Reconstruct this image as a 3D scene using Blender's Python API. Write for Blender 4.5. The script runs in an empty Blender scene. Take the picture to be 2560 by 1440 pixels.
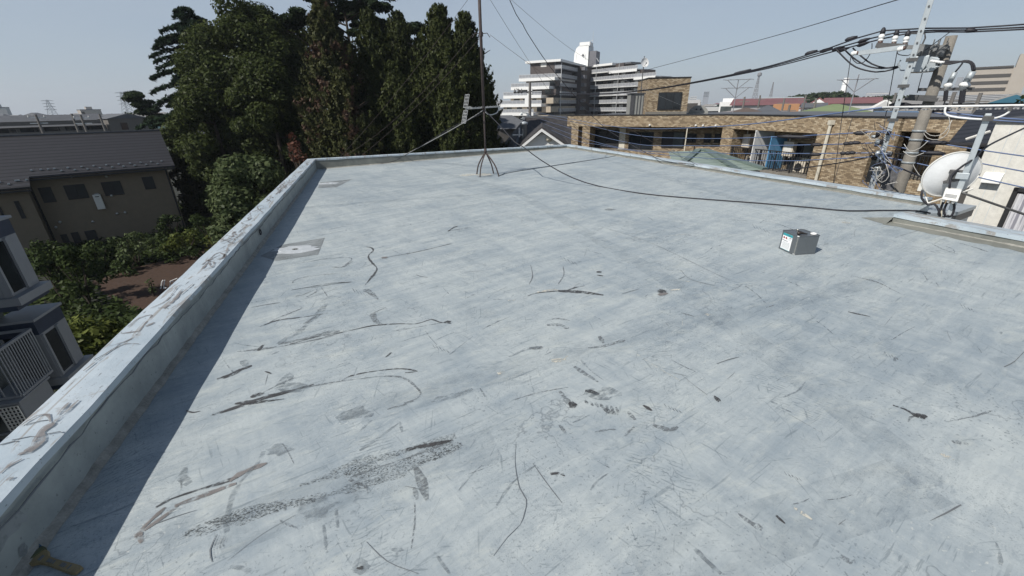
import bpy, math, random
import numpy as np
from mathutils import Vector, Matrix

# ---------------------------------------------------------------- camera, sky, sun, exposure
C = bpy.context.scene.collection
scene = bpy.context.scene
F, CX, CY = 1055.0, 1280.0, 720.0          # focal length and centre in photo pixels (2560 x 1440)
PITCH, ROLL = math.radians(23.295), math.radians(0.889)
H = 1.6                                     # camera height over the low side of the roof
cp, sp, cr, sr = math.cos(PITCH), math.sin(PITCH), math.cos(ROLL), math.sin(ROLL)
FWD = np.array([0, cp, -sp]); UP0 = np.array([0, sp, cp]); R0 = np.array([1.0, 0, 0])
RGT = cr * R0 - sr * UP0
UPV = sr * R0 + cr * UP0
cam_d = bpy.data.cameras.new('camera'); cam = bpy.data.objects.new('camera', cam_d); C.objects.link(cam)
cam_d.sensor_width = 36.0; cam_d.lens = 36.0 * F / 2560.0
cam_d.clip_start = 0.05; cam_d.clip_end = 9000
M = Matrix(((RGT[0], UPV[0], -FWD[0], 0), (RGT[1], UPV[1], -FWD[1], 0), (RGT[2], UPV[2], -FWD[2], H), (0, 0, 0, 1)))
cam.matrix_world = M
scene.camera = cam
scene.render.resolution_x, scene.render.resolution_y = 1024, 576

SUN_AZ = math.atan2(-0.805, -0.593)         # bearing of the sun from +Y towards +X
SUN_EL = math.radians(45)
world = bpy.data.worlds.new('World'); scene.world = world; world.use_nodes = True
wn = world.node_tree; wn.nodes.clear()
wo = wn.nodes.new('ShaderNodeOutputWorld'); wb = wn.nodes.new('ShaderNodeBackground'); sky = wn.nodes.new('ShaderNodeTexSky')
sky.sky_type = 'NISHITA'; sky.sun_disc = False; sky.sun_elevation = SUN_EL; sky.sun_rotation = SUN_AZ
sky.altitude = 20; sky.air_density = 1.0; sky.dust_density = 0.5; sky.ozone_density = 3.0
wb.inputs['Strength'].default_value = 0.12
veil = wn.nodes.new('ShaderNodeMix'); veil.data_type = 'RGBA'                                       # pale haze, thick near the horizon, thin overhead
veil.inputs[7].default_value = (0.43 / 0.12, 0.505 / 0.12, 0.62 / 0.12, 1)
wtc = wn.nodes.new('ShaderNodeTexCoord'); wsep = wn.nodes.new('ShaderNodeSeparateXYZ'); wmr = wn.nodes.new('ShaderNodeMapRange'); wmr.interpolation_type = 'SMOOTHSTEP'
wmr.inputs['From Min'].default_value = 0.20; wmr.inputs['From Max'].default_value = 0.75; wmr.inputs['To Min'].default_value = 0.62; wmr.inputs['To Max'].default_value = 0.0
dim = wn.nodes.new('ShaderNodeMix'); dim.data_type = 'RGBA'; dim.blend_type = 'MULTIPLY'; dim.inputs[0].default_value = 1.0; dim.inputs[7].default_value = (0.62, 0.58, 0.52, 1)
wn.links.new(wtc.outputs['Generated'], wsep.inputs[0]); wn.links.new(wsep.outputs[2], wmr.inputs['Value']); wn.links.new(wmr.outputs[0], veil.inputs[0])
cmap = wn.nodes.new('ShaderNodeMapping'); cmap.inputs['Scale'].default_value = (1.6, 1.6, 7); cn = wn.nodes.new('ShaderNodeTexNoise'); cn.inputs['Scale'].default_value = 1.5; cn.inputs['Detail'].default_value = 6; cn.inputs['Roughness'].default_value = 0.5
cr_ = wn.nodes.new('ShaderNodeMapRange'); cr_.inputs['From Min'].default_value = 0.35; cr_.inputs['From Max'].default_value = 0.7; cr_.inputs['To Min'].default_value = 0.0; cr_.inputs['To Max'].default_value = 0.5
cmx = wn.nodes.new('ShaderNodeMix'); cmx.data_type = 'RGBA'; cmx.inputs[6].default_value = veil.inputs[7].default_value[:]; cmx.inputs[7].default_value = (0.50 / 0.12, 0.56 / 0.12, 0.64 / 0.12, 1)      # wisps of thin cloud
wn.links.new(wtc.outputs['Generated'], cmap.inputs[0]); wn.links.new(cmap.outputs[0], cn.inputs[0]); wn.links.new(cn.outputs['Fac'], cr_.inputs[0]); wn.links.new(cr_.outputs[0], cmx.inputs[0]); wn.links.new(cmx.outputs[2], veil.inputs[7])
wn.links.new(sky.outputs[0], dim.inputs[6]); wn.links.new(dim.outputs[2], veil.inputs[6]); wn.links.new(veil.outputs[2], wb.inputs[0]); wn.links.new(wb.outputs[0], wo.inputs[0])
sd = bpy.data.lights.new('sun', 'SUN'); sun = bpy.data.objects.new('sun', sd); C.objects.link(sun)
sd.energy = 4.3; sd.angle = math.radians(0.53); sd.color = (1.0, 0.955, 0.89)
sdir = Vector((math.sin(SUN_AZ) * math.cos(SUN_EL), math.cos(SUN_AZ) * math.cos(SUN_EL), math.sin(SUN_EL)))
sun.rotation_euler = sdir.to_track_quat('Z', 'Y').to_euler(); sun.location = (-30, -30, 40)
scene.view_settings.view_transform = 'Standard'; scene.view_settings.look = 'None'
scene.view_settings.gamma = 1; scene.view_settings.exposure = 0.12
scene.cycles.max_bounces = 6; scene.cycles.transparent_max_bounces = 16
scene.cycles.use_denoising = True; scene.cycles.volume_bounces = 1

# ---------------------------------------------------------------- measuring the photograph
def ray(x, y): return (x - CX) / F * RGT - (y - CY) / F * UPV + FWD
CAM = np.array([0, 0, H])
def at(x, y, z=0.0):                        # point at height z
    d = ray(x, y); return CAM + d * ((z - H) / d[2])
def atd(x, y, D):                           # point at horizontal distance D
    d = ray(x, y); return CAM + d * (D / math.hypot(d[0], d[1]))
def onplane(x, y, P, dr):                   # point on the vertical plane through P along dr
    n = np.array([dr[1], -dr[0], 0.0]); d = ray(x, y)
    return CAM + d * (np.dot(np.array(P) * [1, 1, 0] - CAM * [1, 1, 0], n) / np.dot(d, n))
N_L = np.array([0.952, 0.306]); U_L = np.array([-0.306, 0.952]); P_L = np.array([-1.889, 1.074])
SLOPE = 0.0215                              # the deck rises away from the left parapet (drains on the left)
def deckz(x, y): return SLOPE * (np.dot(np.array([x, y]) - P_L, N_L))
def roof(x, y, dz=0.0):
    d = ray(x, y); nn = np.array([-SLOPE * N_L[0], -SLOPE * N_L[1], 1.0])
    c0 = dz - SLOPE * np.dot(P_L, N_L)
    return CAM + d * ((c0 - nn @ CAM) / (nn @ d))

# ---------------------------------------------------------------- mesh building
def unit(v): v = np.array(v, float); return v / (np.linalg.norm(v) + 1e-12)
class MB:
    def __init__(s): s.v = []; s.f = []; s.m = []
    def add(s, vs, fs, mi=0):
        b = len(s.v); s.v += [tuple(map(float, p)) for p in vs]
        for f in fs: s.f.append(tuple(i + b for i in f)); s.m.append(mi)
        return s
    def quad(s, a, b, c, d, mi=0): return s.add([a, b, c, d], [(0, 1, 2, 3)], mi)
    def frame_box(s, o, ex, ey, ez, mi=0):  # parallelepiped from corner o and three edge vectors
        o, ex, ey, ez = map(lambda q: np.array(q, float), (o, ex, ey, ez))
        if np.dot(np.cross(ex, ey), ez) < 0: o = o + ex; ex = -ex
        p = [o, o + ex, o + ex + ey, o + ey, o + ez, o + ex + ez, o + ex + ey + ez, o + ey + ez]
        return s.add(p, [(0, 3, 2, 1), (4, 5, 6, 7), (0, 1, 5, 4), (1, 2, 6, 5), (2, 3, 7, 6), (3, 0, 4, 7)], mi)
    def box(s, c, size, yaw=0.0, mi=0):
        c = np.array(c, float); a, b = math.cos(yaw), math.sin(yaw)
        ex = np.array([a, b, 0]) * size[0]; ey = np.array([-b, a, 0]) * size[1]; ez = np.array([0, 0, size[2]])
        return s.frame_box(c - ex / 2 - ey / 2 - ez / 2, ex, ey, ez, mi)
    def prism(s, poly, z0, z1, mi=0):       # plan polygon, z0/z1 numbers or lists
        n = len(poly); A = 0
        for i in range(n): A += poly[i][0] * poly[(i + 1) % n][1] - poly[(i + 1) % n][0] * poly[i][1]
        if A < 0: poly = list(reversed(poly)); z0 = list(reversed(z0)) if isinstance(z0, (list, tuple)) else z0; z1 = list(reversed(z1)) if isinstance(z1, (list, tuple)) else z1
        f0 = (lambda i: z0[i]) if isinstance(z0, (list, tuple)) else (lambda i: z0)
        f1 = (lambda i: z1[i]) if isinstance(z1, (list, tuple)) else (lambda i: z1)
        vs = [(p[0], p[1], f0(i)) for i, p in enumerate(poly)] + [(p[0], p[1], f1(i)) for i, p in enumerate(poly)]
        fs = [tuple(range(n - 1, -1, -1)), tuple(range(n, 2 * n))] + [(i, (i + 1) % n, n + (i + 1) % n, n + i) for i in range(n)]
        return s.add(vs, fs, mi)
    def extrude(s, poly, vec, mi=0):        # planar 3D polygon swept along vec
        n = len(poly); vec = np.array(vec, float); poly = [np.array(p, float) for p in poly]
        nn = np.zeros(3)
        for i in range(n): nn += np.cross(poly[i], poly[(i + 1) % n])
        if np.dot(nn, vec) < 0: poly = poly[::-1]
        vs = poly + [p + vec for p in poly]
        return s.add(vs, [tuple(range(n - 1, -1, -1)), tuple(range(n, 2 * n))] + [(i, (i + 1) % n, n + (i + 1) % n, n + i) for i in range(n)], mi)
    def tube(s, pts, r, k=6, mi=0, caps=True):
        pts = [np.array(p, float) for p in pts]; n = len(pts)
        rr = r if isinstance(r, (list, tuple)) else [r] * n
        t0 = unit(pts[1] - pts[0]); a = np.array([0, 0, 1.0]) if abs(t0[2]) < 0.9 else np.array([1.0, 0, 0])
        u = unit(np.cross(t0, a)); vs = []
        for i in range(n):
            t = unit(pts[min(i + 1, n - 1)] - pts[max(i - 1, 0)])
            u = unit(u - t * np.dot(u, t)); w = np.cross(t, u)
            for j in range(k):
                th = 2 * math.pi * j / k; vs.append(pts[i] + rr[i] * (math.cos(th) * u + math.sin(th) * w))
        fs = [(i * k + j, i * k + (j + 1) % k, (i + 1) * k + (j + 1) % k, (i + 1) * k + j) for i in range(n - 1) for j in range(k)]
        if caps: fs += [tuple(range(k - 1, -1, -1)), tuple(range((n - 1) * k, n * k))]
        return s.add(vs, fs, mi)
    def bar(s, a, b, w, h, mi=0, upv=(0, 0, 1)):   # rectangular bar between two points
        a, b = np.array(a, float), np.array(b, float); t = unit(b - a)
        sd_ = np.cross(t, upv)
        if np.linalg.norm(sd_) < 1e-4: sd_ = np.array([1.0, 0, 0])
        sd_ = unit(sd_); u2 = np.cross(sd_, t)
        return s.frame_box(a - sd_ * w / 2 - u2 * h / 2, sd_ * w, b - a, u2 * h, mi)
    def lathe(s, prof, base, axis=(0, 0, 1), k=16, mi=0):   # profile [(r, h)...]
        ax = unit(axis); a = np.array([1.0, 0, 0]) if abs(ax[0]) < 0.9 else np.array([0, 1.0, 0])
        u = unit(np.cross(ax, a)); w = np.cross(ax, u); base = np.array(base, float); vs = []
        for r, h in prof:
            for j in range(k):
                th = 2 * math.pi * j / k; vs.append(base + ax * h + r * (math.cos(th) * u + math.sin(th) * w))
        n = len(prof)
        fs = [(i * k + j, i * k + (j + 1) % k, (i + 1) * k + (j + 1) % k, (i + 1) * k + j) for i in range(n - 1) for j in range(k)]
        fs += [tuple(range(k - 1, -1, -1)), tuple(range((n - 1) * k, n * k))]
        return s.add(vs, fs, mi)
    def build(s, name, mat, parent=None, smooth=False, bevel=0.0):
        off = np.zeros(3); p = parent
        while p is not None: off += np.array(p.location); p = p.parent
        me = bpy.data.meshes.new(name)
        vv = np.array(s.v, float).reshape(-1, 3)
        me.from_pydata([tuple(q) for q in (vv - off)], [], s.f)
        for m in (mat if isinstance(mat, (list, tuple)) else [mat]): me.materials.append(m)
        me.polygons.foreach_set('material_index', s.m)
        uv = me.uv_layers.new(name='UVMap'); buf = np.zeros((len(me.loops), 2))
        for pl in me.polygons:
            nx, ny, nz = pl.normal
            ix = list(pl.loop_indices); q = vv[[me.loops[i].vertex_index for i in ix]]
            if abs(nz) > 0.97: buf[ix, 0] = q[:, 0]; buf[ix, 1] = q[:, 1]
            else:
                l = math.hypot(nx, ny); tx, ty = -ny / l, nx / l
                buf[ix, 0] = q[:, 0] * tx + q[:, 1] * ty; buf[ix, 1] = q[:, 2] / max(0.3, math.sqrt(1 - nz * nz))
        uv.data.foreach_set('uv', buf.ravel())
        if smooth: me.polygons.foreach_set('use_smooth', [True] * len(me.polygons))
        me.update()
        o = bpy.data.objects.new(name, me); C.objects.link(o)
        if parent is not None: o.parent = parent
        if bevel > 0:
            bm = o.modifiers.new('bevel', 'BEVEL'); bm.width = bevel; bm.segments = 2; bm.limit_method = 'ANGLE'
        return o
def tag(o, label, cat, group=None):
    o['label'] = label; o['category'] = cat
    if group: o['group'] = group
    return o
def thing(name, label, cat, loc, group=None):
    o = bpy.data.objects.new(name, None); C.objects.link(o); o.location = tuple(map(float, loc)); o.empty_display_size = 0.2
    return tag(o, label, cat, group)
def struct(o, kind='structure'): o['kind'] = kind; return o
def copy_tree(o, parent=None):
    c = o.copy(); C.objects.link(c)
    if parent is not None: c.parent = parent
    for ch in list(o.children): copy_tree(ch, c)
    return c

# ---------------------------------------------------------------- materials
class NT:
    def __init__(s, name):
        s.m = bpy.data.materials.new(name); s.m.use_nodes = True; s.t = s.m.node_tree; s.n = s.t.nodes; s.l = s.t.links
        s.b = s.n['Principled BSDF']; s.out = s.n['Material Output']
    def node(s, ty, **k):
        n = s.n.new(ty)
        for a, v in k.items():
            if a in n.inputs.keys(): s.set(n.inputs[a], v)
            else: setattr(n, a, v)
        return n
    def set(s, sock, v):
        if isinstance(v, bpy.types.NodeSocket): s.l.new(v, sock)
        else: sock.default_value = v
    def coord(s, kind='Object', scale=(1, 1, 1), rot=0.0):
        tc = s.node('ShaderNodeTexCoord'); mp = s.node('ShaderNodeMapping')
        if kind == 'Position':
            g = s.node('ShaderNodeNewGeometry'); s.l.new(g.outputs['Position'], mp.inputs['Vector'])
        else: s.l.new(tc.outputs[kind], mp.inputs['Vector'])
        mp.inputs['Rotation'].default_value = (0, 0, rot)
        if tuple(scale) == (1, 1, 1): return mp.outputs[0]
        if rot == 0: mp.inputs['Scale'].default_value = scale; return mp.outputs[0]
        m2 = s.node('ShaderNodeMapping'); s.l.new(mp.outputs[0], m2.inputs['Vector']); m2.inputs['Scale'].default_value = scale   # turn first, then stretch
        return m2.outputs[0]
    def noise(s, vec, scale, detail=4, rough=0.55, dist=0.0):
        n = s.node('ShaderNodeTexNoise'); s.l.new(vec, n.inputs['Vector'])
        n.inputs['Scale'].default_value = scale; n.inputs['Detail'].default_value = detail; n.inputs['Roughness'].default_value = rough
        n.inputs['Distortion'].default_value = dist
        return n.outputs['Fac']
    def ramp(s, fac, a, b, va=0.0, vb=1.0):
        n = s.node('ShaderNodeMapRange'); s.set(n.inputs['Value'], fac)
        n.inputs['From Min'].default_value = a; n.inputs['From Max'].default_value = b
        n.inputs['To Min'].default_value = va; n.inputs['To Max'].default_value = vb
        return n.outputs[0]
    def mix(s, fac, a, b):
        n = s.node('ShaderNodeMix', data_type='RGBA'); s.set(n.inputs[0], fac)
        for sock, v in ((n.inputs[6], a), (n.inputs[7], b)):
            if isinstance(v, bpy.types.NodeSocket): s.l.new(v, sock)
            else: sock.default_value = (*v, 1) if len(v) == 3 else v
        return n.outputs[2]
    def math(s, op, a, b=0.0):
        n = s.node('ShaderNodeMath', operation=op); s.set(n.inputs[0], a); s.set(n.inputs[1], b); return n.outputs[0]
    def color(s, v): s.set(s.b.inputs['Base Color'], v if isinstance(v, bpy.types.NodeSocket) else (*v, 1)); return s
    def rough(s, v): s.set(s.b.inputs['Roughness'], v); return s
    def bump(s, h, strength=0.3, dist=0.01):
        n = s.node('ShaderNodeBump'); s.l.new(h, n.inputs['Height']); n.inputs['Strength'].default_value = strength; n.inputs['Distance'].default_value = dist
        s.l.new(n.outputs[0], s.b.inputs['Normal']); return s
def plain(name, col, rough=0.6, metal=0.0, var=0.25, scale=3.0, kind='Position', spec=None):
    t = NT(name); v = t.coord(kind); f = t.noise(v, scale, 6, 0.65)
    g = t.noise(v, scale * 9, 3)
    f = t.math('ADD', t.math('MULTIPLY', f, 0.7), t.math('MULTIPLY', g, 0.3))
    d = tuple(c * (1 - var) for c in col); b = tuple(min(1, c * (1 + var)) for c in col)
    t.color(t.mix(t.ramp(f, 0.3, 0.7), d, b)).rough(rough); t.b.inputs['Metallic'].default_value = metal
    if spec is not None: t.b.inputs['Specular IOR Level'].default_value = spec
    return t.m
def foliage(name, dark, light, transl=0.25, tint=None):
    t = NT(name); g = t.node('ShaderNodeNewGeometry'); v = t.coord('Position')
    big = t.noise(v, 0.55, 3); r = g.outputs['Random Per Island']
    f = t.math('ADD', t.math('MULTIPLY', r, 0.55), t.math('MULTIPLY', t.ramp(big, 0.3, 0.7), 0.45))
    c = t.mix(f, dark, light)
    if tint: c = t.mix(t.ramp(t.noise(v, 0.8, 2), tint[1], tint[1] + 0.08), c, tint[0])
    d = t.node('ShaderNodeBsdfDiffuse'); tr = t.node('ShaderNodeBsdfTranslucent'); mx = t.node('ShaderNodeMixShader')
    t.l.new(c, d.inputs[0]); t.l.new(c, tr.inputs[0]); mx.inputs[0].default_value = transl
    gl = t.node('ShaderNodeBsdfGlossy'); gl.inputs['Roughness'].default_value = 0.45; gl.inputs[0].default_value = (1, 1, 1, 1)
    mx2 = t.node('ShaderNodeMixShader'); mx2.inputs[0].default_value = 0.006
    t.l.new(d.outputs[0], mx.inputs[1]); t.l.new(tr.outputs[0], mx.inputs[2])
    t.l.new(mx.outputs[0], mx2.inputs[1]); t.l.new(gl.outputs[0], mx2.inputs[2]); t.l.new(mx2.outputs[0], t.out.inputs[0])
    return t.m
def brickmat(name, c1, c2, mortar, w, h, c3=None, msize=0.012):
    t = NT(name); v = t.coord('UV'); sx = t.node('ShaderNodeSeparateXYZ'); t.l.new(v, sx.inputs[0])
    ry = t.math('DIVIDE', sx.outputs[1], h); row = t.math('FLOOR', ry); odd = t.math('MULTIPLY', t.math('MODULO', t.math('ABSOLUTE', row), 2.0), 0.5)
    cx = t.math('ADD', t.math('DIVIDE', sx.outputs[0], w), odd); col = t.math('FLOOR', cx)
    cmb = t.node('ShaderNodeCombineXYZ'); t.l.new(col, cmb.inputs[0]); t.l.new(row, cmb.inputs[1])
    wn_ = t.node('ShaderNodeTexWhiteNoise', noise_dimensions='2D'); t.l.new(cmb.outputs[0], wn_.inputs['Vector']); r = wn_.outputs['Value']
    c = t.mix(t.ramp(r, 0.30, 0.36), c2, c1)
    if c3: c = t.mix(t.ramp(r, 0.74, 0.80), c, c3)
    fx = t.math('FRACT', cx); fy = t.math('FRACT', ry)
    m = t.math('MAXIMUM', t.ramp(fx, msize * 1.6 / w, msize * 1.2 / w, 0, 1), t.ramp(fy, msize * 1.6 / h, msize * 1.2 / h, 0, 1))
    c = t.mix(t.math('MULTIPLY', m, 0.7), c, mortar)
    big = t.noise(t.coord('Position'), 0.7, 4)
    c = t.mix(t.ramp(big, 0.35, 0.7, 0.0, 0.22), c, tuple(x * 0.45 for x in c1))
    t.color(c).rough(0.75); return t.m
def stripemat(name, ca, cb, period, duty=0.5, axis='v', rough=0.6, soft=0.15, kind='UV'):
    t = NT(name); v = t.coord(kind); sx = t.node('ShaderNodeSeparateXYZ'); t.l.new(v, sx.inputs[0])
    s = sx.outputs[1 if axis == 'v' else 0]
    fr = t.math('FRACT', t.math('DIVIDE', s, period))
    f = t.ramp(fr, duty - soft, duty + soft)
    n = t.noise(t.coord('Position'), 2.0, 5)
    a = t.mix(t.ramp(n, 0.3, 0.7), tuple(c * 0.8 for c in ca), ca)
    t.color(t.mix(f, a, cb)).rough(rough); return t.m
def glassmat(name, col, rough=0.08):
    t = NT(name); n = t.noise(t.coord('Position'), 1.3, 2)
    t.color(t.mix(t.ramp(n, 0.35, 0.65), tuple(c * 0.6 for c in col), col)).rough(rough); t.b.inputs['Specular IOR Level'].default_value = 0.5
    return t.m

def roofmat():
    t = NT('deck_coating'); a = math.atan2(0.575, 0.818)
    P = t.coord('Position'); DK = (0.13, 0.16, 0.18)
    def streak(ang, sx, sy, sc=1.0, det=4, ro=0.6, di=0.3): return t.noise(t.coord('Position', (sx, sy, 1), ang), sc, det, ro, di)
    # large worn areas, brushed both ways
    f1 = t.noise(P, 0.5, 8, 0.66, 0.5); s1 = streak(-a, 0.9, 5.0, 1.3, 7, 0.68); s2 = streak(-a, 5.0, 0.7, 1.3, 7, 0.68)
    f = t.math('ADD', t.math('ADD', t.math('MULTIPLY', f1, 0.42), t.math('MULTIPLY', s1, 0.36)), t.math('MULTIPLY', s2, 0.22))
    c = t.mix(t.ramp(f, 0.42, 0.58), (0.275, 0.325, 0.358), (0.455, 0.497, 0.497))
    # brush-stroke grain
    g1 = streak(-a + 0.1, 7, 42, 1.0, 5, 0.7, 0.6); g2 = streak(-a + 1.5, 9, 36, 1.0, 5, 0.7, 0.6)
    sel = t.ramp(t.noise(P, 1.1, 3), 0.44, 0.56)
    gm = t.math('ADD', t.math('MULTIPLY', g1, sel), t.math('MULTIPLY', g2, t.math('SUBTRACT', 1.0, sel)))
    c = t.mix(t.ramp(gm, 0.42, 0.62, 0.0, 0.20), t.mix(0.04, c, (0.6, 0.62, 0.6)), (0.22, 0.26, 0.285))
    # mottled wear with sharp edges
    for sc, th, st, k in ((3.2, 0.555, 0.32, 0), (11, 0.575, 0.34, 1), (30, 0.60, 0.42, 2)):
        m = t.noise(t.coord('Position', (1, 1.7, 1), -a + 0.15 * k), sc, 6, 0.72, 0.7)
        gate = t.ramp(t.noise(P, 0.75 + 0.5 * k, 4, 0.6), 0.40, 0.60, 0.25, 1)
        c = t.mix(t.math('MULTIPLY', t.ramp(m, th, th + 0.05, 0, st), gate), c, (0.185, 0.225, 0.255))
    # chalky pale patches
    m2 = streak(-a + 0.2, 1, 2.4, 2.3, 8, 0.76, 0.5)
    c = t.mix(t.ramp(m2, 0.53, 0.66, 0, 0.5), c, (0.50, 0.53, 0.50))
    m3 = streak(-a, 8, 22, 1.0, 6, 0.75, 0.6)
    c = t.mix(t.math('MULTIPLY', t.ramp(m3, 0.60, 0.64, 0, 0.5), t.ramp(t.noise(P, 1.3, 3), 0.45, 0.6)), c, (0.54, 0.57, 0.545))
    # scuffs: short sharp streaks in a few directions, only in patches
    for k, (ang, sx, sy, th) in enumerate(((-a, 5, 55, 0.615), (-a + 1.45, 5, 60, 0.63), (-a - 0.6, 6, 60, 0.635), (-a + 0.55, 8, 75, 0.63), (-a + 2.1, 3, 50, 0.645), (-a + 0.06, 2.0, 40, 0.625))):
        gate = t.ramp(t.noise(P, 1.5 + 0.4 * k, 3), 0.44, 0.58)
        c = t.mix(t.math('MULTIPLY', t.ramp(streak(ang, sx, sy, 1.0, 3, 0.6, 0.35), th, th + 0.04, 0, 0.46), gate), c, DK)
    # fan-like trowel ripples
    wv = t.node('ShaderNodeTexWave', wave_type='RINGS', rings_direction='SPHERICAL'); t.l.new(t.coord('Position'), wv.inputs['Vector'])
    wv.inputs['Scale'].default_value = 14.0; wv.inputs['Distortion'].default_value = 7; wv.inputs['Detail'].default_value = 3; wv.inputs['Detail Scale'].default_value = 0.6
    gg = t.math('MULTIPLY', t.ramp(t.noise(P, 2.2, 3), 0.57, 0.64), t.ramp(t.noise(P, 26, 3), 0.45, 0.55))
    c = t.mix(t.math('MULTIPLY', t.math('MULTIPLY', t.ramp(wv.outputs['Fac'], 0.74, 0.86), gg), 0.5), c, DK)
    # pin holes and grit
    gp = t.ramp(t.noise(P, 0.9, 4), 0.42, 0.60, 0.12, 1)
    c = t.mix(t.math('MULTIPLY', t.ramp(t.noise(P, 70, 2, 0.6), 0.62, 0.67, 0, 0.62), gp), c, (0.10, 0.12, 0.135))
    c = t.mix(t.math('MULTIPLY', t.ramp(t.noise(P, 150, 2, 0.6), 0.60, 0.66, 0, 0.5), t.ramp(t.noise(P, 1.2, 4), 0.44, 0.6, .1, 1)), c, (0.13, 0.15, 0.165))
    c = t.mix(t.math('MULTIPLY', t.ramp(t.noise(P, 60, 2, 0.6), 0.66, 0.70, 0, 0.6), t.ramp(t.noise(P, 1.4, 4), 0.5, 0.65)), c, (0.56, 0.58, 0.54))
    # rare cream spots where the coating has peeled
    p3 = streak(-a, 4, 9, 3.2, 5, 0.7)
    c = t.mix(t.ramp(p3, 0.72, 0.74, 0, 0.8), c, (0.60, 0.575, 0.47))
    # hairline cracks
    vo = t.node('ShaderNodeTexVoronoi', feature='DISTANCE_TO_EDGE'); vo.inputs['Scale'].default_value = 1.1
    ad = t.node('ShaderNodeVectorMath', operation='ADD')
    nz = t.node('ShaderNodeTexNoise'); t.l.new(P, nz.inputs['Vector']); nz.inputs['Scale'].default_value = 1.8; nz.inputs['Detail'].default_value = 5
    t.l.new(t.coord('Position', (0.5, 0.75, 1), 0.4), ad.inputs[0]); t.l.new(nz.outputs['Color'], ad.inputs[1]); t.l.new(ad.outputs[0], vo.inputs['Vector'])
    ck = t.math('MULTIPLY', t.ramp(vo.outputs['Distance'], 0.0, 0.006, 0.5, 0), t.ramp(t.noise(P, 0.8, 3), 0.50, 0.56))
    c = t.mix(ck, c, (0.10, 0.115, 0.13))
    t.color(c); t.rough(t.ramp(f, 0.35, 0.65, 0.45, 0.6)); t.b.inputs['Specular IOR Level'].default_value = 0.4
    hh = t.math('ADD', t.math('MULTIPLY', t.noise(P, 4.0, 6, 0.7), 0.5), t.math('MULTIPLY', t.noise(P, 30, 4), 0.5))
    t.bump(hh, 0.35, 0.006); return t.m
def wallcoat(name, base, dark):             # painted parapet face with run marks
    t = NT(name); P = t.coord('Position')
    runs = t.noise(t.coord('Position', (7, 7, 0.5)), 1.0, 4, 0.6); n = t.noise(P, 3.5, 6, 0.7)
    c = t.mix(t.ramp(n, 0.35, 0.65), dark, base)
    c = t.mix(t.ramp(runs, 0.6, 0.72, 0, 0.35), c, tuple(min(1, x * 1.5) for x in base))
    c = t.mix(t.ramp(t.noise(P, 45, 3), 0.66, 0.72, 0, 0.5), c, (0.05, 0.055, 0.055))
    t.color(c).rough(0.6); t.bump(t.noise(P, 25, 5), 0.25, 0.005); return t.m
def copingmat():
    t = NT('coping_paint'); P = t.coord('Position'); a = math.atan2(U_L[1], U_L[0])
    n = t.noise(P, 2.2, 6, 0.65); st = t.noise(t.coord('Position', (0.8, 7, 1), -a), 1.6, 5, 0.65, 1.2)
    c = t.mix(t.ramp(n, 0.3, 0.7), (0.34, 0.41, 0.46), (0.50, 0.56, 0.60))
    c = t.mix(t.ramp(st, 0.55, 0.60, 0, 0.7), c, (0.25, 0.22, 0.185))       # peeled brown bands
    c = t.mix(t.ramp(t.noise(P, 9, 6, 0.75), 0.60, 0.66, 0, 0.5), c, (0.30, 0.285, 0.26))
    c = t.mix(t.ramp(t.noise(t.coord('Position', (3, 16, 1), -a), 2.2, 3, 0.6), 0.66, 0.69, 0, 0.8), c, (0.11, 0.11, 0.11))
    c = t.mix(t.ramp(t.noise(P, 55, 2), 0.68, 0.72, 0, 0.7), c, (0.10, 0.10, 0.10))
    t.color(c).rough(0.55); t.bump(t.noise(P, 30, 5, 0.7), 0.4, 0.006); return t.m
def stainmat(name, col, lo, hi, scale=14, aspect=(1, 1, 1), alpha=1.0, rough=0.5):
    t = NT(name); n = t.noise(t.coord('Position', aspect, -math.atan2(0.575, 0.818)), scale, 5, 0.7)
    uv = t.coord('UV'); n2 = t.noise(t.coord('Position'), 4, 3)
    c = t.mix(t.ramp(n2, 0.3, 0.7), tuple(x * 0.75 for x in col), tuple(min(1, x * 1.3) for x in col))
    t.color(c).rough(rough); t.set(t.b.inputs['Alpha'], t.ramp(n, lo, hi, 0, alpha)); return t.m

W = {}
W['deck'] = roofmat()
W['coping'] = copingmat()
W['parapet'] = wallcoat('parapet_paint', (0.335, 0.365, 0.355), (0.24, 0.265, 0.26))
W['parapet_grey'] = wallcoat('parapet_grey_coat', (0.215, 0.22, 0.195), (0.15, 0.155, 0.14))
W['mortar'] = plain('joint_mortar', (0.25, 0.245, 0.22), 0.8, var=0.45, scale=12)
W['wall_grey'] = plain('grey_render', (0.40, 0.42, 0.43), 0.8, var=0.12, scale=1.5)
W['st_dark'] = stainmat('sealant_dark', (0.06, 0.058, 0.058), 0.36, 0.52, 26, (1, 1.8, 1), alpha=0.86)
W['st_mid'] = stainmat('sealant_worn', (0.15, 0.163, 0.172), 0.40, 0.60, 28, (1, 2.5, 1), 0.68)
W['st_fleck'] = stainmat('sealant_flecks', (0.075, 0.08, 0.08), 0.50, 0.60, 100, (1, 1.6, 1), 0.66)
W['st_soft'] = stainmat('grey_smear', (0.19, 0.22, 0.24), 0.40, 0.62, 16, (1, 2, 1), alpha=0.55)
W['st_brown'] = stainmat('brown_smear', (0.22, 0.20, 0.19), 0.36, 0.5, 14, alpha=0.8)
W['st_cream'] = stainmat('bare_cream', (0.66, 0.63, 0.54), 0.46, 0.54, 30, (1, 2, 1), 0.95)
W['loop'] = plain('grey_white_sheath', (0.42, 0.41, 0.38), 0.5, var=0.15)
W['arm_grey'] = plain('arm_galvanised', (0.20, 0.205, 0.205), 0.55, 0.3, var=0.4, scale=12)
W['st_patch'] = stainmat('fresh_coat', (0.25, 0.27, 0.275), 0.25, 0.5, 6, alpha=0.85)
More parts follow.
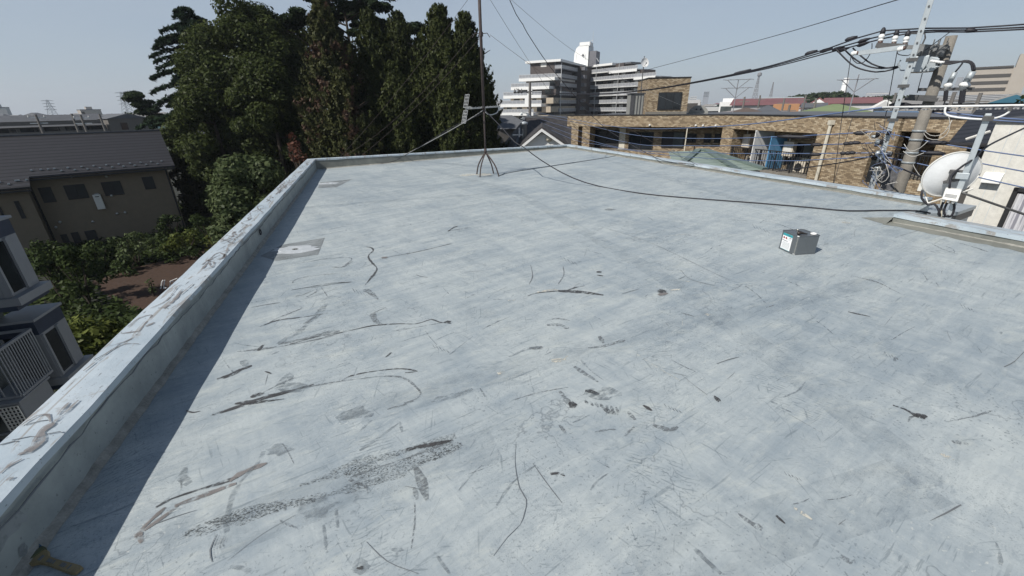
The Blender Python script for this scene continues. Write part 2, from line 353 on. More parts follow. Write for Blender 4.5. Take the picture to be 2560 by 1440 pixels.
W['st_white'] = plain('pale_collar', (0.46, 0.49, 0.51), 0.5, var=0.2, scale=9)
W['st_seam'] = stainmat('sheet_seam', (0.20, 0.245, 0.285), 0.38, 0.70, 6.0, (1, 2, 1), 0.20)
W['crack'] = plain('crack_line', (0.155, 0.168, 0.178), 0.8)
W['brick'] = brickmat('tan_brick', (0.36, 0.275, 0.175), (0.215, 0.158, 0.098), (0.10, 0.08, 0.055), 0.18, 0.065, (0.49, 0.40, 0.275))
W['roof_dark'] = plain('roof_sheet', (0.11, 0.115, 0.125), 0.7, var=0.2, scale=1)
W['black'] = plain('black_paint', (0.02, 0.02, 0.022), 0.55, var=0.3)
W['rubber'] = plain('black_rubber', (0.018, 0.018, 0.024), 0.6, var=0.2)
W['rust'] = plain('rusty_steel', (0.06, 0.045, 0.042), 0.75, var=0.35, scale=14)
W['glass'] = glassmat('dark_glass', (0.025, 0.03, 0.035))
W['glass_pale'] = glassmat('pale_glass', (0.10, 0.115, 0.115), 0.15)
W['white'] = plain('white_paint', (0.78, 0.78, 0.76), 0.5, var=0.06)
W['offwhite'] = plain('off_white_plastic', (0.66, 0.65, 0.61), 0.45, var=0.08)
W['cream'] = plain('cream_paint', (0.62, 0.58, 0.48), 0.6, var=0.1)
W['galv'] = plain('galvanised_steel', (0.42, 0.46, 0.48), 0.45, 0.3, var=0.15, scale=8)
W['alu'] = plain('weathered_aluminium', (0.50, 0.50, 0.49), 0.4, 0.5, var=0.15, scale=20)
W['concrete'] = plain('pole_concrete', (0.20, 0.185, 0.16), 0.85, var=0.3, scale=5)
W['steel_dark'] = plain('dark_fitting', (0.09, 0.09, 0.09), 0.55, 0.3, var=0.3, scale=12)
W['blue_wire'] = plain('blue_grey_sheath', (0.12, 0.17, 0.30), 0.5, var=0.15)
W['grey_wire'] = plain('grey_sheath', (0.30, 0.30, 0.30), 0.5, var=0.15)
W['tin'] = plain('tinplate', (0.19, 0.205, 0.215), 0.38, 0.6, var=0.12, scale=6)
W['tin_edge'] = plain('tinplate_seam', (0.45, 0.44, 0.40), 0.35, 0.8, var=0.1)
W['paper'] = plain('label_paper', (0.85, 0.86, 0.86), 0.55, var=0.03)
W['teal'] = plain('label_teal', (0.03, 0.30, 0.34), 0.5, var=0.05)
W['red'] = plain('label_red', (0.30, 0.02, 0.02), 0.5, var=0.05)
W['ink'] = plain('label_ink', (0.10, 0.11, 0.12), 0.6, var=0.1)
W['ink_soft'] = plain('label_small_print', (0.55, 0.58, 0.58), 0.6, var=0.1)
W['soil'] = plain('garden_soil', (0.050, 0.027, 0.016), 0.95, var=0.4, scale=5)
W['ground'] = plain('ground_mixed', (0.022, 0.024, 0.017), 0.95, var=0.45, scale=0.25)
W['asphalt'] = plain('asphalt', (0.05, 0.05, 0.052), 0.9, var=0.2, scale=3)
W['bark'] = plain('bark', (0.05, 0.038, 0.028), 0.95, var=0.4, scale=8)

# ---------------------------------------------------------------- ground and garden (setting)
GZ = -8.0
mb = MB(); mb.quad((-3000, -600, GZ), (3500, -600, GZ), (3500, 4000, GZ), (-3000, 4000, GZ))
struct(mb.build('ground', W['ground']))
def ground_px(x, y, dz=0.0): return at(x, y, GZ + dz)
mb = MB(); pl = [ground_px(*p, .03) for p in ((225, 705), (300, 676), (400, 655), (470, 640), (560, 600), (700, 640), (500, 760), (420, 800), (330, 775), (270, 740))]
mb.add(pl, [tuple(range(len(pl)))]); struct(mb.build('garden_soil', W['soil'])); SOIL = pl
mb = MB(); mb.prism([(6.9, -20), (14, -20), (10.2, 9.4), (4.2, 21), (-1.0, 32), (-3.5, 30), (2.7, 17.5)], GZ + 0.004, GZ + 0.01); struct(mb.build('alley_road', W['asphalt']))

# ---------------------------------------------------------------- the roof we stand on
PT = 0.288
roofb = thing('flat_roof_building', 'flat roofed building in front with worn blue grey painted deck and low parapets', 'building', (0, 4, GZ))
def v2(p): return np.array([p[0], p[1]])
Lback = P_L - 3.2 * U_L
far_o = [v2(at(x, y, PT)) for x, y in ((769, 397), (1423, 360.5))]
fdir = (far_o[1] - far_o[0]) / np.linalg.norm(far_o[1] - far_o[0]); fn = np.array([fdir[1], -fdir[0]])    # fn points to the camera side
if np.dot(fn, -far_o[0]) < 0: fn = -fn
rt_o = [v2(at(x, y, PT)) for x, y in ((1423, 360.5), (1702, 402.6), (2000, 445), (2332, 494))]
rdir = (rt_o[-1] - rt_o[0]) / np.linalg.norm(rt_o[-1] - rt_o[0]); rn = np.array([rdir[1], -rdir[0]])
if np.dot(rn, np.array([0, 6]) - rt_o[0]) < 0: rn = -rn
B_i = [v2(at(x, y, PT)) for x, y in ((2237, 534), (2560, 592))]
bdir = (B_i[1] - B_i[0]) / np.linalg.norm(B_i[1] - B_i[0]); bn = np.array([bdir[1], -bdir[0]])
if np.dot(bn, -B_i[0]) < 0: bn = -bn
B_end = B_i[0] + bdir * 9.0
TH = 0.21
def inter(p, d, q, e):
    A = np.array([[d[0], -e[0]], [d[1], -e[1]]]); t = np.linalg.solve(A, q - p); return p + d * t[0]
Lo = P_L - N_L * TH
c_in = inter(P_L, U_L, far_o[0] + fn * TH, fdir); c_out = inter(Lo, U_L, far_o[0], fdir)
f_in2 = inter(far_o[0] + fn * TH, fdir, rt_o[0] + rn * TH, rdir); f_out2 = inter(far_o[0], fdir, rt_o[0], rdir)
outline = [Lback - N_L * TH, c_out, f_out2, rt_o[-1], B_i[0] - bn * 0.27 - bdir * 0.02, B_end - bn * 0.27, B_end + bn * 9]
poly = [tuple(p) for p in outline]
mb = MB(); mb.prism(poly, GZ, -0.35)
mb.build('outer_wall', W['wall_grey'], roofb)
mb = MB(); ztop = [deckz(*p) for p in poly]; mb.prism(poly, [-0.349] * len(poly), ztop)
deck = mb.build('roof_deck', W['deck'], roofb)
def parapet(o0, o1, i0, i1, mats, base=-0.3, coping_over=0.012):
    """one parapet run: painted upstand and its coping"""
    mb = MB(); mb.prism([tuple(o0), tuple(o1), tuple(i1), tuple(i0)], base, PT - 0.03)
    p = mb.build('parapet', mats[0], roofb)
    d = unit(np.array(o1) - np.array(o0)); q = unit(np.array(i0) - np.array(o0)) if np.linalg.norm(np.array(i0) - np.array(o0)) < .6 else unit(np.array(i1) - np.array(o1))
    # slightly wavy top edge, built in short lengths of one mesh
    mb = MB(); n = 40; rng = random.Random(int(abs(o0[0]) * 977)); rows = []
    for k in range(n + 1):
        t = k / n; a = np.array(o0) * (1 - t) + np.array(o1) * t; b = np.array(i0) * (1 - t) + np.array(i1) * t
        w = unit(b - a); a = a - w * (0.006 + rng.random() * 0.006); b = b + w * (coping_over + rng.uniform(-0.005, 0.006)); z = PT + rng.uniform(-0.003, 0.003)
        rows.append([(*a, PT - 0.0295), (*a, z), (*(a * .5 + b * .5), z + .003), (*b, z - .002), (*b, PT - 0.036 - rng.random() * .012)])
    vs = [q for r in rows for q in r]
    fs = [(k * 5 + j, (k + 1) * 5 + j, (k + 1) * 5 + (j + 1) % 5, k * 5 + (j + 1) % 5) for k in range(n) for j in range(5)]
    mb.add(vs, fs); mb.add(rows[0], [(0, 1, 2, 3, 4)]); mb.add(rows[-1], [(4, 3, 2, 1, 0)])
    mb.build('coping', mats[1], p); return p
pl_ = parapet(Lback - N_L * TH, c_out, Lback, c_in, (W['parapet'], W['coping']))
pf_ = parapet(c_out, f_out2, c_in, f_in2, (W['parapet_grey'], W['coping']))
pr_ = parapet(f_out2, rt_o[-1], f_in2, rt_o[-1] + rn * TH, (W['parapet_grey'], W['coping']))
pb_ = parapet(B_i[0] - bn * 0.26, B_end - bn * 0.26, B_i[0], B_end, (W['parapet_grey'], W['coping']))
# mortar fillets where parapets meet the deck
def fillet(p0, p1, n, w, h, mat, parent, name='mortar_fillet', seed=1):
    mb = MB(); rng = random.Random(seed); m = max(12, int(np.linalg.norm(np.array(p1) - np.array(p0)) / .08)); rows = []
    for k in range(m + 1):
        q = np.array(p0) * (1 - k / m) + np.array(p1) * (k / m); ww = w * rng.uniform(.8, 1.2); hh = h * rng.uniform(.8, 1.2)
        a = q - n * .004; b = q + n * ww
        rows += [(*a, deckz(*a) + hh), (*(q + n * ww * .45), deckz(*q) + hh * .62), (*b, deckz(*b) + .001)]
    mb.add(rows, [(k * 3 + j, (k + 1) * 3 + j, (k + 1) * 3 + j + 1, k * 3 + j + 1) for k in range(m) for j in range(2)])
    return mb.build(name, mat, parent)
fillet(Lback, c_in, N_L, .032, .035, W['mortar'], pl_, seed=3)
fillet(c_in, f_in2, fn, .03, .025, W['mortar'], pf_, seed=4)
fillet(f_in2, rt_o[-1] + rn * TH, rn, .035, .014, W['mortar'], pr_, seed=5)
fillet(B_i[0] - bdir * .02, B_end, bn, .14, .016, W['parapet_grey'], pb_, seed=6)
fillet(B_i[0] + bdir * .02, B_end, bn, .02, .030, W['mortar'], pb_, seed=7)
# flared skirt at the free end of the near parapet
mb = MB(); e = B_i[0]; a = e - bdir * .34 + bn * .02; b_ = e + bn * .13; c_ = e - bn * .2
zz = lambda p, d=0: (*p, deckz(*p) + d)
mb.add([zz(e, .075), zz(a, .002), zz(b_, .002), zz(c_ - bdir * .05, .002), zz(c_, .075)], [(0, 1, 2), (0, 4, 3), (0, 3, 1)])
mb.build('mortar_fillet', W['parapet_grey'], pb_)
# crack line along the inner edge of the left coping and hairline cracks across
mb = MB(); rng = random.Random(8); pts = []
for k in range(160):
    s_ = -0.6 + k * .085; q = P_L + U_L * s_; pts.append((*(q + N_L * .0165), PT - .055 - .02 * rng.random() - .012 * math.sin(k * .23)))
mb.tube(pts, [rng.uniform(.0015, .005) for _ in pts], 5, caps=False); mb.build('crack', W['crack'], pl_)
mb = MB()
for (a0, a1, w) in (((0, 1112), (45, 1104), .005), ((30, 1100), (95, 1092), .003), ((60, 1063), (120, 1050), .004), ((118, 1085), (156, 1082), .004), ((235, 900), (300, 860), .003), ((395, 770), (420, 772), .003)):
    q0, q1 = at(*a0, PT + .006), at(*a1, PT + .006); mb.bar(q0, (q0 + q1) / 2 + [.01, .012, 0], w, .002); mb.bar((q0 + q1) / 2 + [.01, .012, 0], q1, w * .7, .002)
mb.build('crack', W['crack'], pl_)

# ---------------------------------------------------------------- marks on the deck (traced, laid 2-8 mm proud)
def spline(pts, step):
    P = [np.array(p, float) for p in pts]; P = [2 * P[0] - P[1]] + P + [2 * P[-1] - P[-2]]; out = []
    for i in range(1, len(P) - 2):
        n = max(2, int(np.linalg.norm(P[i + 1] - P[i]) / step))
        for k in range(n):
            t = k / n; p0, p1, p2, p3 = P[i - 1:i + 3]
            out.append(.5 * ((2 * p1) + (p2 - p0) * t + (2 * p0 - 5 * p1 + 4 * p2 - p3) * t * t + (3 * p1 - p0 - 3 * p2 + p3) * t ** 3))
    out.append(P[-2]); return out
class Marks:
    def __init__(s): s.mb = {}; s.r = random.Random(5)
    def get(s, m): return s.mb.setdefault(m, MB())
    def ribbon(s, m, world, w, dz):
        c = spline(world, .035) if len(world) > 1 else world; n = len(c); vs = []
        if n < 2: return
        ph = s.r.random() * 9
        for i, p in enumerate(c):
            t = c[min(i + 1, n - 1)] - c[max(i - 1, 0)]; t = t[:2] / (np.linalg.norm(t[:2]) + 1e-9); q = np.array([-t[1], t[0]])
            e = min(1, .55 + 3.0 * min(i, n - 1 - i) / max(n - 1, 1)) * (.72 + .25 * math.sin(i * .5 + ph) + s.r.uniform(-.2, .2)) * w * 1.0 / 2
            if m == 'st_seam': e = w / 2 * (1 + .03 * math.sin(i * .13 + ph))
            for sg in (-1, 1):
                x, y = p[:2] + q * sg * e * (1 + (.2 if m != 'st_seam' else .015) * s.r.uniform(-1, 1)); vs.append((x, y, deckz(x, y) + dz))
        s.get(m).add(vs, [(2 * i, 2 * i + 2, 2 * i + 3, 2 * i + 1) for i in range(n - 1)])
    def line(s, m, pts, w, dz=.003):
        w = w * (.8 if m == 'st_dark' else 1)
        s.ribbon(m, [roof(*p) for p in pts], w, dz)
    def blob(s, m, p, r, dz=.004, asp=1.0, ang=0.0):
        c = roof(*p); n = 14; vs = []; r = r * (.62 if m == 'st_dark' else .85)
        for k in range(n):
            th = 2 * math.pi * k / n; rr = r * s.r.uniform(.65, 1.15); dx, dy = rr * math.cos(th), rr * asp * math.sin(th)
            x = c[0] + dx * math.cos(ang) - dy * math.sin(ang); y = c[1] + dx * math.sin(ang) + dy * math.cos(ang); vs.append((x, y, deckz(x, y) + dz))
        s.get(m).add(vs, [tuple(range(n))])
K = Marks()
z7 = lambda *pp: [(400 + x / 3.2, 560 + y / 3.2) for x, y in pp]
z8 = lambda *pp: [(300 + x / 2.56, 1000 + y / 2.56) for x, y in pp]
z4 = lambda *pp: [(1200 + x / 3.273, 660 + y / 3.273) for x, y in pp]
D_, M_, S_, B_, C_, FL = 'st_dark', 'st_mid', 'st_soft', 'st_brown', 'st_cream', 'st_fleck'
# wide sheet seams
for pts, w in (([(1290, 480), (1480, 590), (1650, 690), (1850, 830), (2100, 1020), (2350, 1215)], .20), ([(900, 1030), (1100, 975), (1300, 915), (1560, 852)], .22), ([(1500, 395), (1750, 470), (2050, 560)], .2),
               ([(560, 1330), (900, 1210), (1240, 1110)], .24), ([(1560, 850), (1900, 770), (2200, 700)], .2), ([(760, 520), (1000, 500), (1290, 480)], .2), ([(1600, 1440), (1900, 1330), (2300, 1200)], .25), ([(1060, 420), (1290, 480)], .2)):
    K.line('st_seam', pts, w, .0015)
K.line(D_, z7((1650, 185), (1690, 190), (1705, 215), (1670, 250), (1675, 285), (1705, 320), (1735, 355), (1720, 395), (1690, 430), (1640, 490)), .035)
K.line(M_, z7((1635, 525), (1680, 550), (1745, 605)), .06)
K.line(D_, z7((1790, 270), (2000, 235), (2200, 190), (2340, 155)), .022); K.blob(B_, z7((1795, 272))[0], .05)
K.line(M_, z7((1030, 325), (1180, 305), (1330, 280), (1500, 270), (1535, 285), (1480, 330)), .025); K.line(M_, z7((1380, 345), (1460, 345), (1545, 298)), .035)
K.line(M_, z7((1060, 480), (1085, 445), (1250, 412), (1420, 398)), .022); K.line(D_, z7((1050, 530), (1200, 505), (1370, 475), (1530, 465), (1400, 480), (1210, 512)), .018)
K.line(M_, z7((1085, 580), (1150, 565), (1250, 525), (1240, 550), (1170, 585)), .028); K.line('crack', z7((730, 670), (830, 650), (960, 630)), .008)
K.line(D_, z7((785, 828), (860, 800), (950, 770), (1150, 745), (1340, 715)), .022); K.line(M_, z7((860, 800), (950, 750), (1080, 700), (1140, 672)), .022)
K.line(S_, z7((945, 965), (1000, 925), (1120, 855), (1180, 800), (1250, 735), (1330, 640)), .07); K.line(M_, z7((1150, 800), (1250, 740)), .04)
K.line(M_, z7((615, 1025), (740, 1010), (790, 1005), (1000, 975), (1250, 925), (1450, 870)), .03); K.line(D_, z7((790, 1015), (805, 990), (840, 960)), .035)
K.line(D_, z7((1400, 880), (1560, 845), (1700, 815), (1900, 800), (2050, 800), (2170, 765), (2230, 785), (2330, 798)), .022); K.blob(D_, z7((2305, 785))[0], .055, asp=.6)
K.line(M_, z7((945, 965), (1150, 920), (1300, 880), (1440, 860)), .05); K.line(D_, z7((1000, 975), (1250, 905), (1460, 868)), .018)
K.line(M_, z7((1850, 860), (2040, 830), (2160, 808), (2280, 790)), .016); K.line(M_, z7((1700, 715), (1710, 750), (1740, 790), (1790, 810)), .05)
K.line(D_, z7((455, 1245), (560, 1210), (650, 1165), (735, 1135)), .055); K.line(S_, z7((660, 1090), (690, 1150)), .05)
K.line(D_, z7((600, 1440), (730, 1425), (860, 1385), (1000, 1350), (1230, 1285)), .05); K.line(M_, z7((1150, 1310), (1450, 1260), (1600, 1240), (1800, 1220), (1950, 1235), (2040, 1300), (2085, 1355), (2050, 1400), (1950, 1435)), .018)
K.line(D_, z7((1450, 1260), (1500, 1230), (1570, 1205), (1750, 1175), (1930, 1160), (2055, 1180), (1960, 1192)), .018); K.line(D_, z7((725, 1390), (770, 1368), (830, 1360)), .045)
K.line(S_, z7((2165, 1420), (2400, 1360), (2500, 1320)), .045); K.line(S_, z7((950, 1330), (970, 1270), (1030, 1200), (1045, 1260)), .07); K.blob(S_, z7((1050, 1310))[0], .14, asp=.5)
K.line(D_, z7((840, 1180), (890, 1200)), .02); K.line(D_, z7((1800, 1070), (1850, 1030)), .02); K.line(D_, z7((2305, 60), (2340, 35), (2380, 18)), .05); K.line(S_, z7((2300, 60), (2420, 40), (2520, 20)), .05)
K.line('crack', z7((2050, 405), (2080, 420), (2140, 428)), .012)
# lower left strokes
K.line(D_, z8((590, 100), (700, 62), (850, 22), (1050, -5)), .035); K.line(D_, z8((425, 70), (465, 82), (515, 72)), .018)
K.line(D_, z8((230, 690), (330, 635), (500, 578), (640, 535), (755, 495)), .03); K.line(B_, z8((700, 525), (760, 480), (850, 440), (940, 405)), .028); K.line(B_, z8((350, 680), (500, 625), (620, 580), (745, 535)), .03)
K.line(B_, z8((290, 690), (200, 770), (120, 850), (100, 880)), .022); K.line(B_, z8((370, 680), (250, 770), (150, 840)), .02); K.line(B_, z8((110, 850), (125, 880), (140, 915)), .035)
K.line('crack', z8((215, 800), (350, 750), (490, 707)), .005)
K.line(S_, z8((920, 330), (870, 420), (800, 490), (740, 570), (700, 680), (685, 760), (680, 850)), .035)
K.line(FL, z8((1150, 550), (1300, 505), (1450, 445), (1600, 390), (1800, 335), (2000, 275), (2150, 230)), .075); K.line(FL, z8((400, 865), (600, 790), (800, 730), (1000, 690), (1200, 640), (1400, 590), (1600, 530), (1900, 420), (2190, 285)), .065, .0035)
K.line(FL, z8((1450, 470), (1700, 440), (2000, 340), (2180, 290)), .10, .002); K.line(FL, z8((400, 870), (800, 740), (1250, 640)), .085, .002)
K.line(D_, z8((1800, 330), (1900, 305), (2120, 262)), .03); K.line(M_, z8((1585, 600), (1570, 555), (1490, 522), (1480, 500), (1600, 450), (1800, 385), (1980, 320), (2130, 258)), .018)
K.blob(S_, z8((1260, 690))[0], .10, asp=.7); K.line(S_, z8((1300, 800), (1310, 880), (1318, 955)), .02); K.line(S_, z8((1380, 700), (1392, 820)), .02)
K.line(M_, z8((1890, 430), (1940, 560), (1965, 645)), .045); K.line(M_, z8((1880, 560), (1900, 640)), .02)
K.line(S_, z8((2010, 975), (2060, 1050), (2115, 1126)), .02); K.blob(D_, z8((1540, 1080))[0], .022, asp=.6); K.blob(S_, z8((1535, 1070))[0], .04)
for k in range(6): K.line('crack' if k == 0 else M_, z8((590 + k * 18, 1040 - k * 25), (578 + k * 20, 960 - k * 10), (620 + k * 14, 862 + k * 4)), .005)
K.blob(S_, z8((1020, 320))[0], .085, asp=.6); K.blob(S_, z8((1775, 962))[0], .03, asp=.5); K.line(S_, z8((1770, 980), (1765, 1040)), .014); K.blob(S_, z8((1500, 90))[0], .12, asp=.6)
K.line('crack', z8((2535, 270), (2528, 400), (2555, 560), (2600, 640), (2590, 720), (2560, 800), (2480, 880), (2390, 1000)), .004); K.line(S_, z8((420, 430), (400, 500), (440, 540)), .05); K.line(M_, z8((390, 500), (392, 580)), .012)
K.line(S_, z8((1790, 140), (1805, 215)), .03); K.line(S_, z8((1530, 205), (1610, 130)), .025); K.line(M_, z8((1710, 60), (1800, 38), (1880, 8)), .018); K.line(S_, z8((700, 1070), (790, 1080), (850, 1115)), .018)
# middle of the deck
K.line(D_, z4((640, 222), (760, 226), (880, 238), (1010, 256)), .085); K.line(D_, z4((720, 215), (780, 195), (850, 182)), .035); K.line(C_, z4((470, 232), (560, 218), (640, 212)), .05); K.line(D_, z4((390, 265), (460, 240), (640, 222)), .025)
K.blob(D_, z4((975, 68))[0], .055, asp=.7); K.line(D_, z4((960, 92), (1008, 100)), .04); K.blob(D_, z4((1490, 225))[0], .065); K.line(B_, z4((1460, 255), (1535, 240)), .06)
K.line(M_, z4((555, 462), (640, 447), (735, 466)), .022); K.line(M_, z4((545, 500), (650, 500), (700, 520), (715, 532)), .06); K.line(S_, z4((235, 762), (330, 720), (440, 688), (492, 685)), .045); K.blob(M_, z4((460, 688))[0], .06, asp=.5)
K.line(M_, z4((885, 690), (1020, 672), (1130, 640), (1185, 625)), .04); K.line(C_, z4((585, 792), (640, 790), (705, 780)), .055); K.line(C_, z4((145, 900), (200, 885)), .045); K.line(C_, z4((1555, 215), (1640, 210)), .05); K.line(C_, z4((230, 300), (285, 298)), .05); K.line(C_, z4((1850, 410), (1885, 425)), .05)
K.line(M_, z4((650, 1040), (690, 1092), (730, 1150)), .05); K.blob(D_, z4((757, 1155))[0], .05); K.line(D_, z4((860, 1040), (920, 1050), (970, 1072)), .045); K.blob(S_, z4((1000, 1060))[0], .12, asp=.6)
K.line(D_, z4((1335, 1158), (1405, 1202)), .035); K.line(M_, z4((1415, 1318), (1500, 1350), (1560, 1356), (1620, 1335)), .035); K.line(M_, z4((940, 1378), (1060, 1356), (1112, 1360)), .022); K.line(M_, z4((975, 590), (1010, 650)), .04)
K.line('crack', z4((1645, 400), (1700, 415), (1750, 432)), .012); K.line('crack', z4((1160, 246), (1300, 206)), .008); K.blob(D_, z4((1938, 1110))[0], .045, asp=.6, ang=1.5); K.line(M_, z4((1210, 1210), (1270, 1278)), .035); K.line(M_, z4((770, 840), (860, 900), (965, 966)), .03)
for k in range(7): K.line(M_, z4((860 + k * 42, 1118 + k * 9), (880 + k * 42, 1150 + k * 12)), .02); K.line(M_, z4((985 + k * 22, 1165 + k * 8), (1040 + k * 14, 1225 + k * 2)), .016)
K.line('crack', z4((1645, 905), (1740, 985), (1860, 1075)), .006); K.line('crack', z4((1640, 50), (1720, 125), (1920, 180)), .008); K.line('crack', z4((680, 20), (685, 90), (640, 165)), .008); K.line('crack', z4((415, 10), (430, 100), (400, 170)), .008)
K.line(M_, z4((650, 1320), (710, 1400)), .02); K.line(M_, z4((1180, 1410), (1260, 1335)), .018); K.line(S_, z4((0, 1020), (45, 1090)), .02)
# right half
K.line(D_, [(2232, 1014), (2262, 1024), (2290, 1040), (2312, 1046)], .045); K.blob(D_, (2302, 1041), .05, asp=.7); K.line('crack', [(2325, 1303), (2362, 1285), (2402, 1263)], .008); K.line('crack', [(1792, 910), (1820, 900), (1848, 893)], .006)
K.line(D_, [(1376, 1186), (1395, 1184), (1412, 1191)], .025); K.line(M_, [(2128, 690), (2190, 705), (2225, 722), (2252, 735)], .022); K.line(M_, [(1960, 600), (2010, 590), (1945, 560), (1905, 552)], .018); K.line(D_, [(1450, 484), (1490, 478)], .02)
K.blob(M_, (1525, 524), .10, asp=.8); K.blob('st_patch', (1525, 524), .05, .006); K.line(M_, [(1845, 1285), (1880, 1310), (1905, 1325)], .03); K.line(M_, [(2380, 1105), (2420, 1110)], .05); K.line(C_, [(2350, 1135), (2385, 1150)], .03); K.line(C_, [(1700, 700), (1725, 705)], .03); K.line(C_, [(1985, 1270), (2030, 1300)], .02); K.line(D_, [(2120, 780), (2175, 792)], .025)
K.line('crack', [(1495, 565), (1620, 605), (1800, 690), (1830, 700)], .005); K.line('crack', [(2250, 590), (2330, 570), (2420, 575)], .008); K.line(M_, [(2330, 610), (2360, 625), (2385, 632), (2380, 622), (2362, 616)], .02); K.line(M_, [(2395, 607), (2440, 620), (2470, 630)], .03)
K.line('crack', [(2560, 880), (2535, 905), (2510, 918)], .008); K.line(M_, [(2130, 1410), (2100, 1390)], .03); K.line(D_, [(1940, 1290), (1962, 1310)], .02); K.line(C_, [(1420, 890), (1400, 902)], .03); K.line(C_, [(2105, 556), (2125, 558)], .12)
for x0, y0 in ((1960, 1180), (2210, 880), (1660, 1010), (1400, 640), (1080, 860), (2400, 760), (700, 1300), (880, 720), (1880, 560)):
    for k in range(5): K.line(M_, [(x0 + k * 9, y0 + k * 4), (x0 + 8 + k * 9, y0 + 12 + k * 3)], .008)
# many small scuffs
rs = random.Random(21)
for k in range(900):
    q = np.array([rs.uniform(-5, 7), 0.6 + 15.4 * rs.random() ** 1.3]); nn_ = np.dot(q - P_L, N_L)
    if nn_ < .35 or np.dot(q - far_o[0], -fn) > -.5 or np.dot(q - rt_o[0], -rn) > -.5 or np.dot(q - B_i[0], -bn) > -.4: continue
    th = rs.choice((.6, .6, .62, .62, -.9, 2.2, .1, 1.3)) + rs.gauss(0, .3); l = min(.4, abs(rs.gauss(.0, .09)) + .02); cv = rs.gauss(0, .08) * l
    dv = np.array([math.cos(th), math.sin(th)]); pv = np.array([-dv[1], dv[0]])
    m_ = rs.choice((M_, M_, M_, S_, S_, S_, S_, 'crack', 'crack')) if rs.random() > .04 else C_
    w_ = rs.uniform(.003, .012) if m_ != 'crack' else .0035
    K.ribbon(m_, [np.array([*(q - dv * l), 0]), np.array([*(q + pv * cv), 0]), np.array([*(q + dv * l), 0])], w_ * (1.8 if m_ == S_ else 1), .0022)
K.line(C_, [(1150, 440), (1190, 436), (1230, 438)], .35, .002); K.blob(S_, (1215, 441), .3, asp=.6)
NAMES = {D_: 'sealant_stain', M_: 'worn_stain', S_: 'grey_stain', B_: 'brown_stain', C_: 'pale_stain', FL: 'fleck_stain', 'st_seam': 'sheet_seam', 'crack': 'crack', 'st_patch': 'coat_patch'}
# drains: fresh dark coat patch, pale dished collar, dark hole
def drain(px, rx, ry, patch):
    mbp = MB(); pts = [roof(*p, .0028) for p in patch]; mbp.add(pts, [tuple(range(len(pts)))]); mbp.build('coat_patch', W['st_patch'], deck)
    c = roof(*px); mbd = MB(); rng = random.Random(int(px[0])); n = 24; rows = []
    for j, (f, h) in enumerate(((1, .004), (.75, .012), (.36, .012), (.13, .003))):
        for k in range(n):
            th = 2 * math.pi * k / n; w = f * (1 + .22 * rng.uniform(-1, 1) * (j == 0)); x, y = c[0] + rx * w * math.cos(th), c[1] + ry * w * math.sin(th); rows.append((x, y, deckz(x, y) + h))
    mbd.add(rows, [(j * n + k, j * n + (k + 1) % n, (j + 1) * n + (k + 1) % n, (j + 1) * n + k) for j in range(3) for k in range(n)])
    d_ = mbd.build('drain', W['st_white'], roofb)
    mbh = MB(); mbh.add(rows[-n:], [tuple(range(n))]); mbh.build('drain_hole', W['black'], d_)
    mbg = MB()
    for k in range(6): th = k * math.pi / 3; mbg.bar(c + [0, 0, .014], c + [rx * .15 * math.cos(th), ry * .15 * math.sin(th), .008], .006, .005)
    mbg.build('drain_grate', W['tin_edge'], d_)
drain((738, 624), .27, .15, [(650, 640), (705, 612), (812, 594), (795, 636), (690, 652)])
drain((820, 459), .24, .13, [(795, 470), (800, 456), (880, 448), (840, 468)])
for m_, b_m in K.mb.items(): b_m.build(NAMES[m_], W[m_], deck)
# small ring hook set in the left parapet, and dark drips on its face
c = at(650, 582, .15); q = P_L + U_L * np.dot(c[:2] - P_L, U_L)
mb = MB(); pts = [np.array([*(q + N_L * .018 + U_L * .035 * math.cos(t)), .16 + .035 * math.sin(t)]) for t in np.linspace(0, 2 * math.pi, 17)]
mb.tube(pts, .007, 6); mb.build('ring_hook', W['black'], pl_)
mb = MB(); c = at(30, 1310, .12); s0 = np.dot(onplane(30, 1310, (*P_L, 0), U_L)[:2] - P_L, U_L)
def on_left(s, z, d=.003): return np.array([*(P_L + U_L * s + N_L * d), z])
def patch_left(pxs, mat, name):
    mb = MB(); pts = [onplane(*p, (*(P_L + N_L * .003), 0), U_L) for p in pxs]; mb.add(pts, [tuple(range(len(pts)))]); mb.build(name, mat, pl_)
patch_left([(0, 1298), (30, 1277), (50, 1276), (70, 1290), (68, 1303), (55, 1306), (48, 1322), (38, 1330), (20, 1345), (8, 1370), (0, 1382)], W['st_patch'], 'coat_patch')
patch_left([(47, 1370), (60, 1356), (70, 1366), (68, 1392), (50, 1392)], W['st_patch'], 'coat_patch')

# brown peeled strokes along the left coping
cop = {}
def cop_line(m, pts, w, dz=.0072):
    c = spline([at(*p, PT + dz) for p in pts], .03); n = len(c); vs = []; rr_ = random.Random(int(pts[0][0] * 7 + pts[0][1]))
    for i, p in enumerate(c):
        t = (c[min(i + 1, n - 1)] - c[max(i - 1, 0)])[:2]; t = t / (np.linalg.norm(t) + 1e-9); q = np.array([-t[1], t[0]]); e = w / 2 * min(1, .5 + 3 * min(i, n - 1 - i) / n) * rr_.uniform(.6, 1.2)
        for sg in (-1, 1):
            x, y = p[:2] + q * sg * e; nn_ = np.clip(np.dot(np.array([x, y]) - P_L, N_L), -TH + .004, 0.004); s_ = np.dot(np.array([x, y]) - P_L, U_L); x, y = P_L + N_L * nn_ + U_L * s_; vs.append((x, y, PT + dz))
    cop.setdefault(m, MB()).add(vs, [(2 * i, 2 * i + 2, 2 * i + 3, 2 * i + 1) for i in range(n - 1)])
zc = lambda *pp: [(x / 2.88, 500 + y / 2.88) for x, y in pp]
zd = lambda *pp: [(x / 3.27, 1000 + y / 3.27) for x, y in pp]
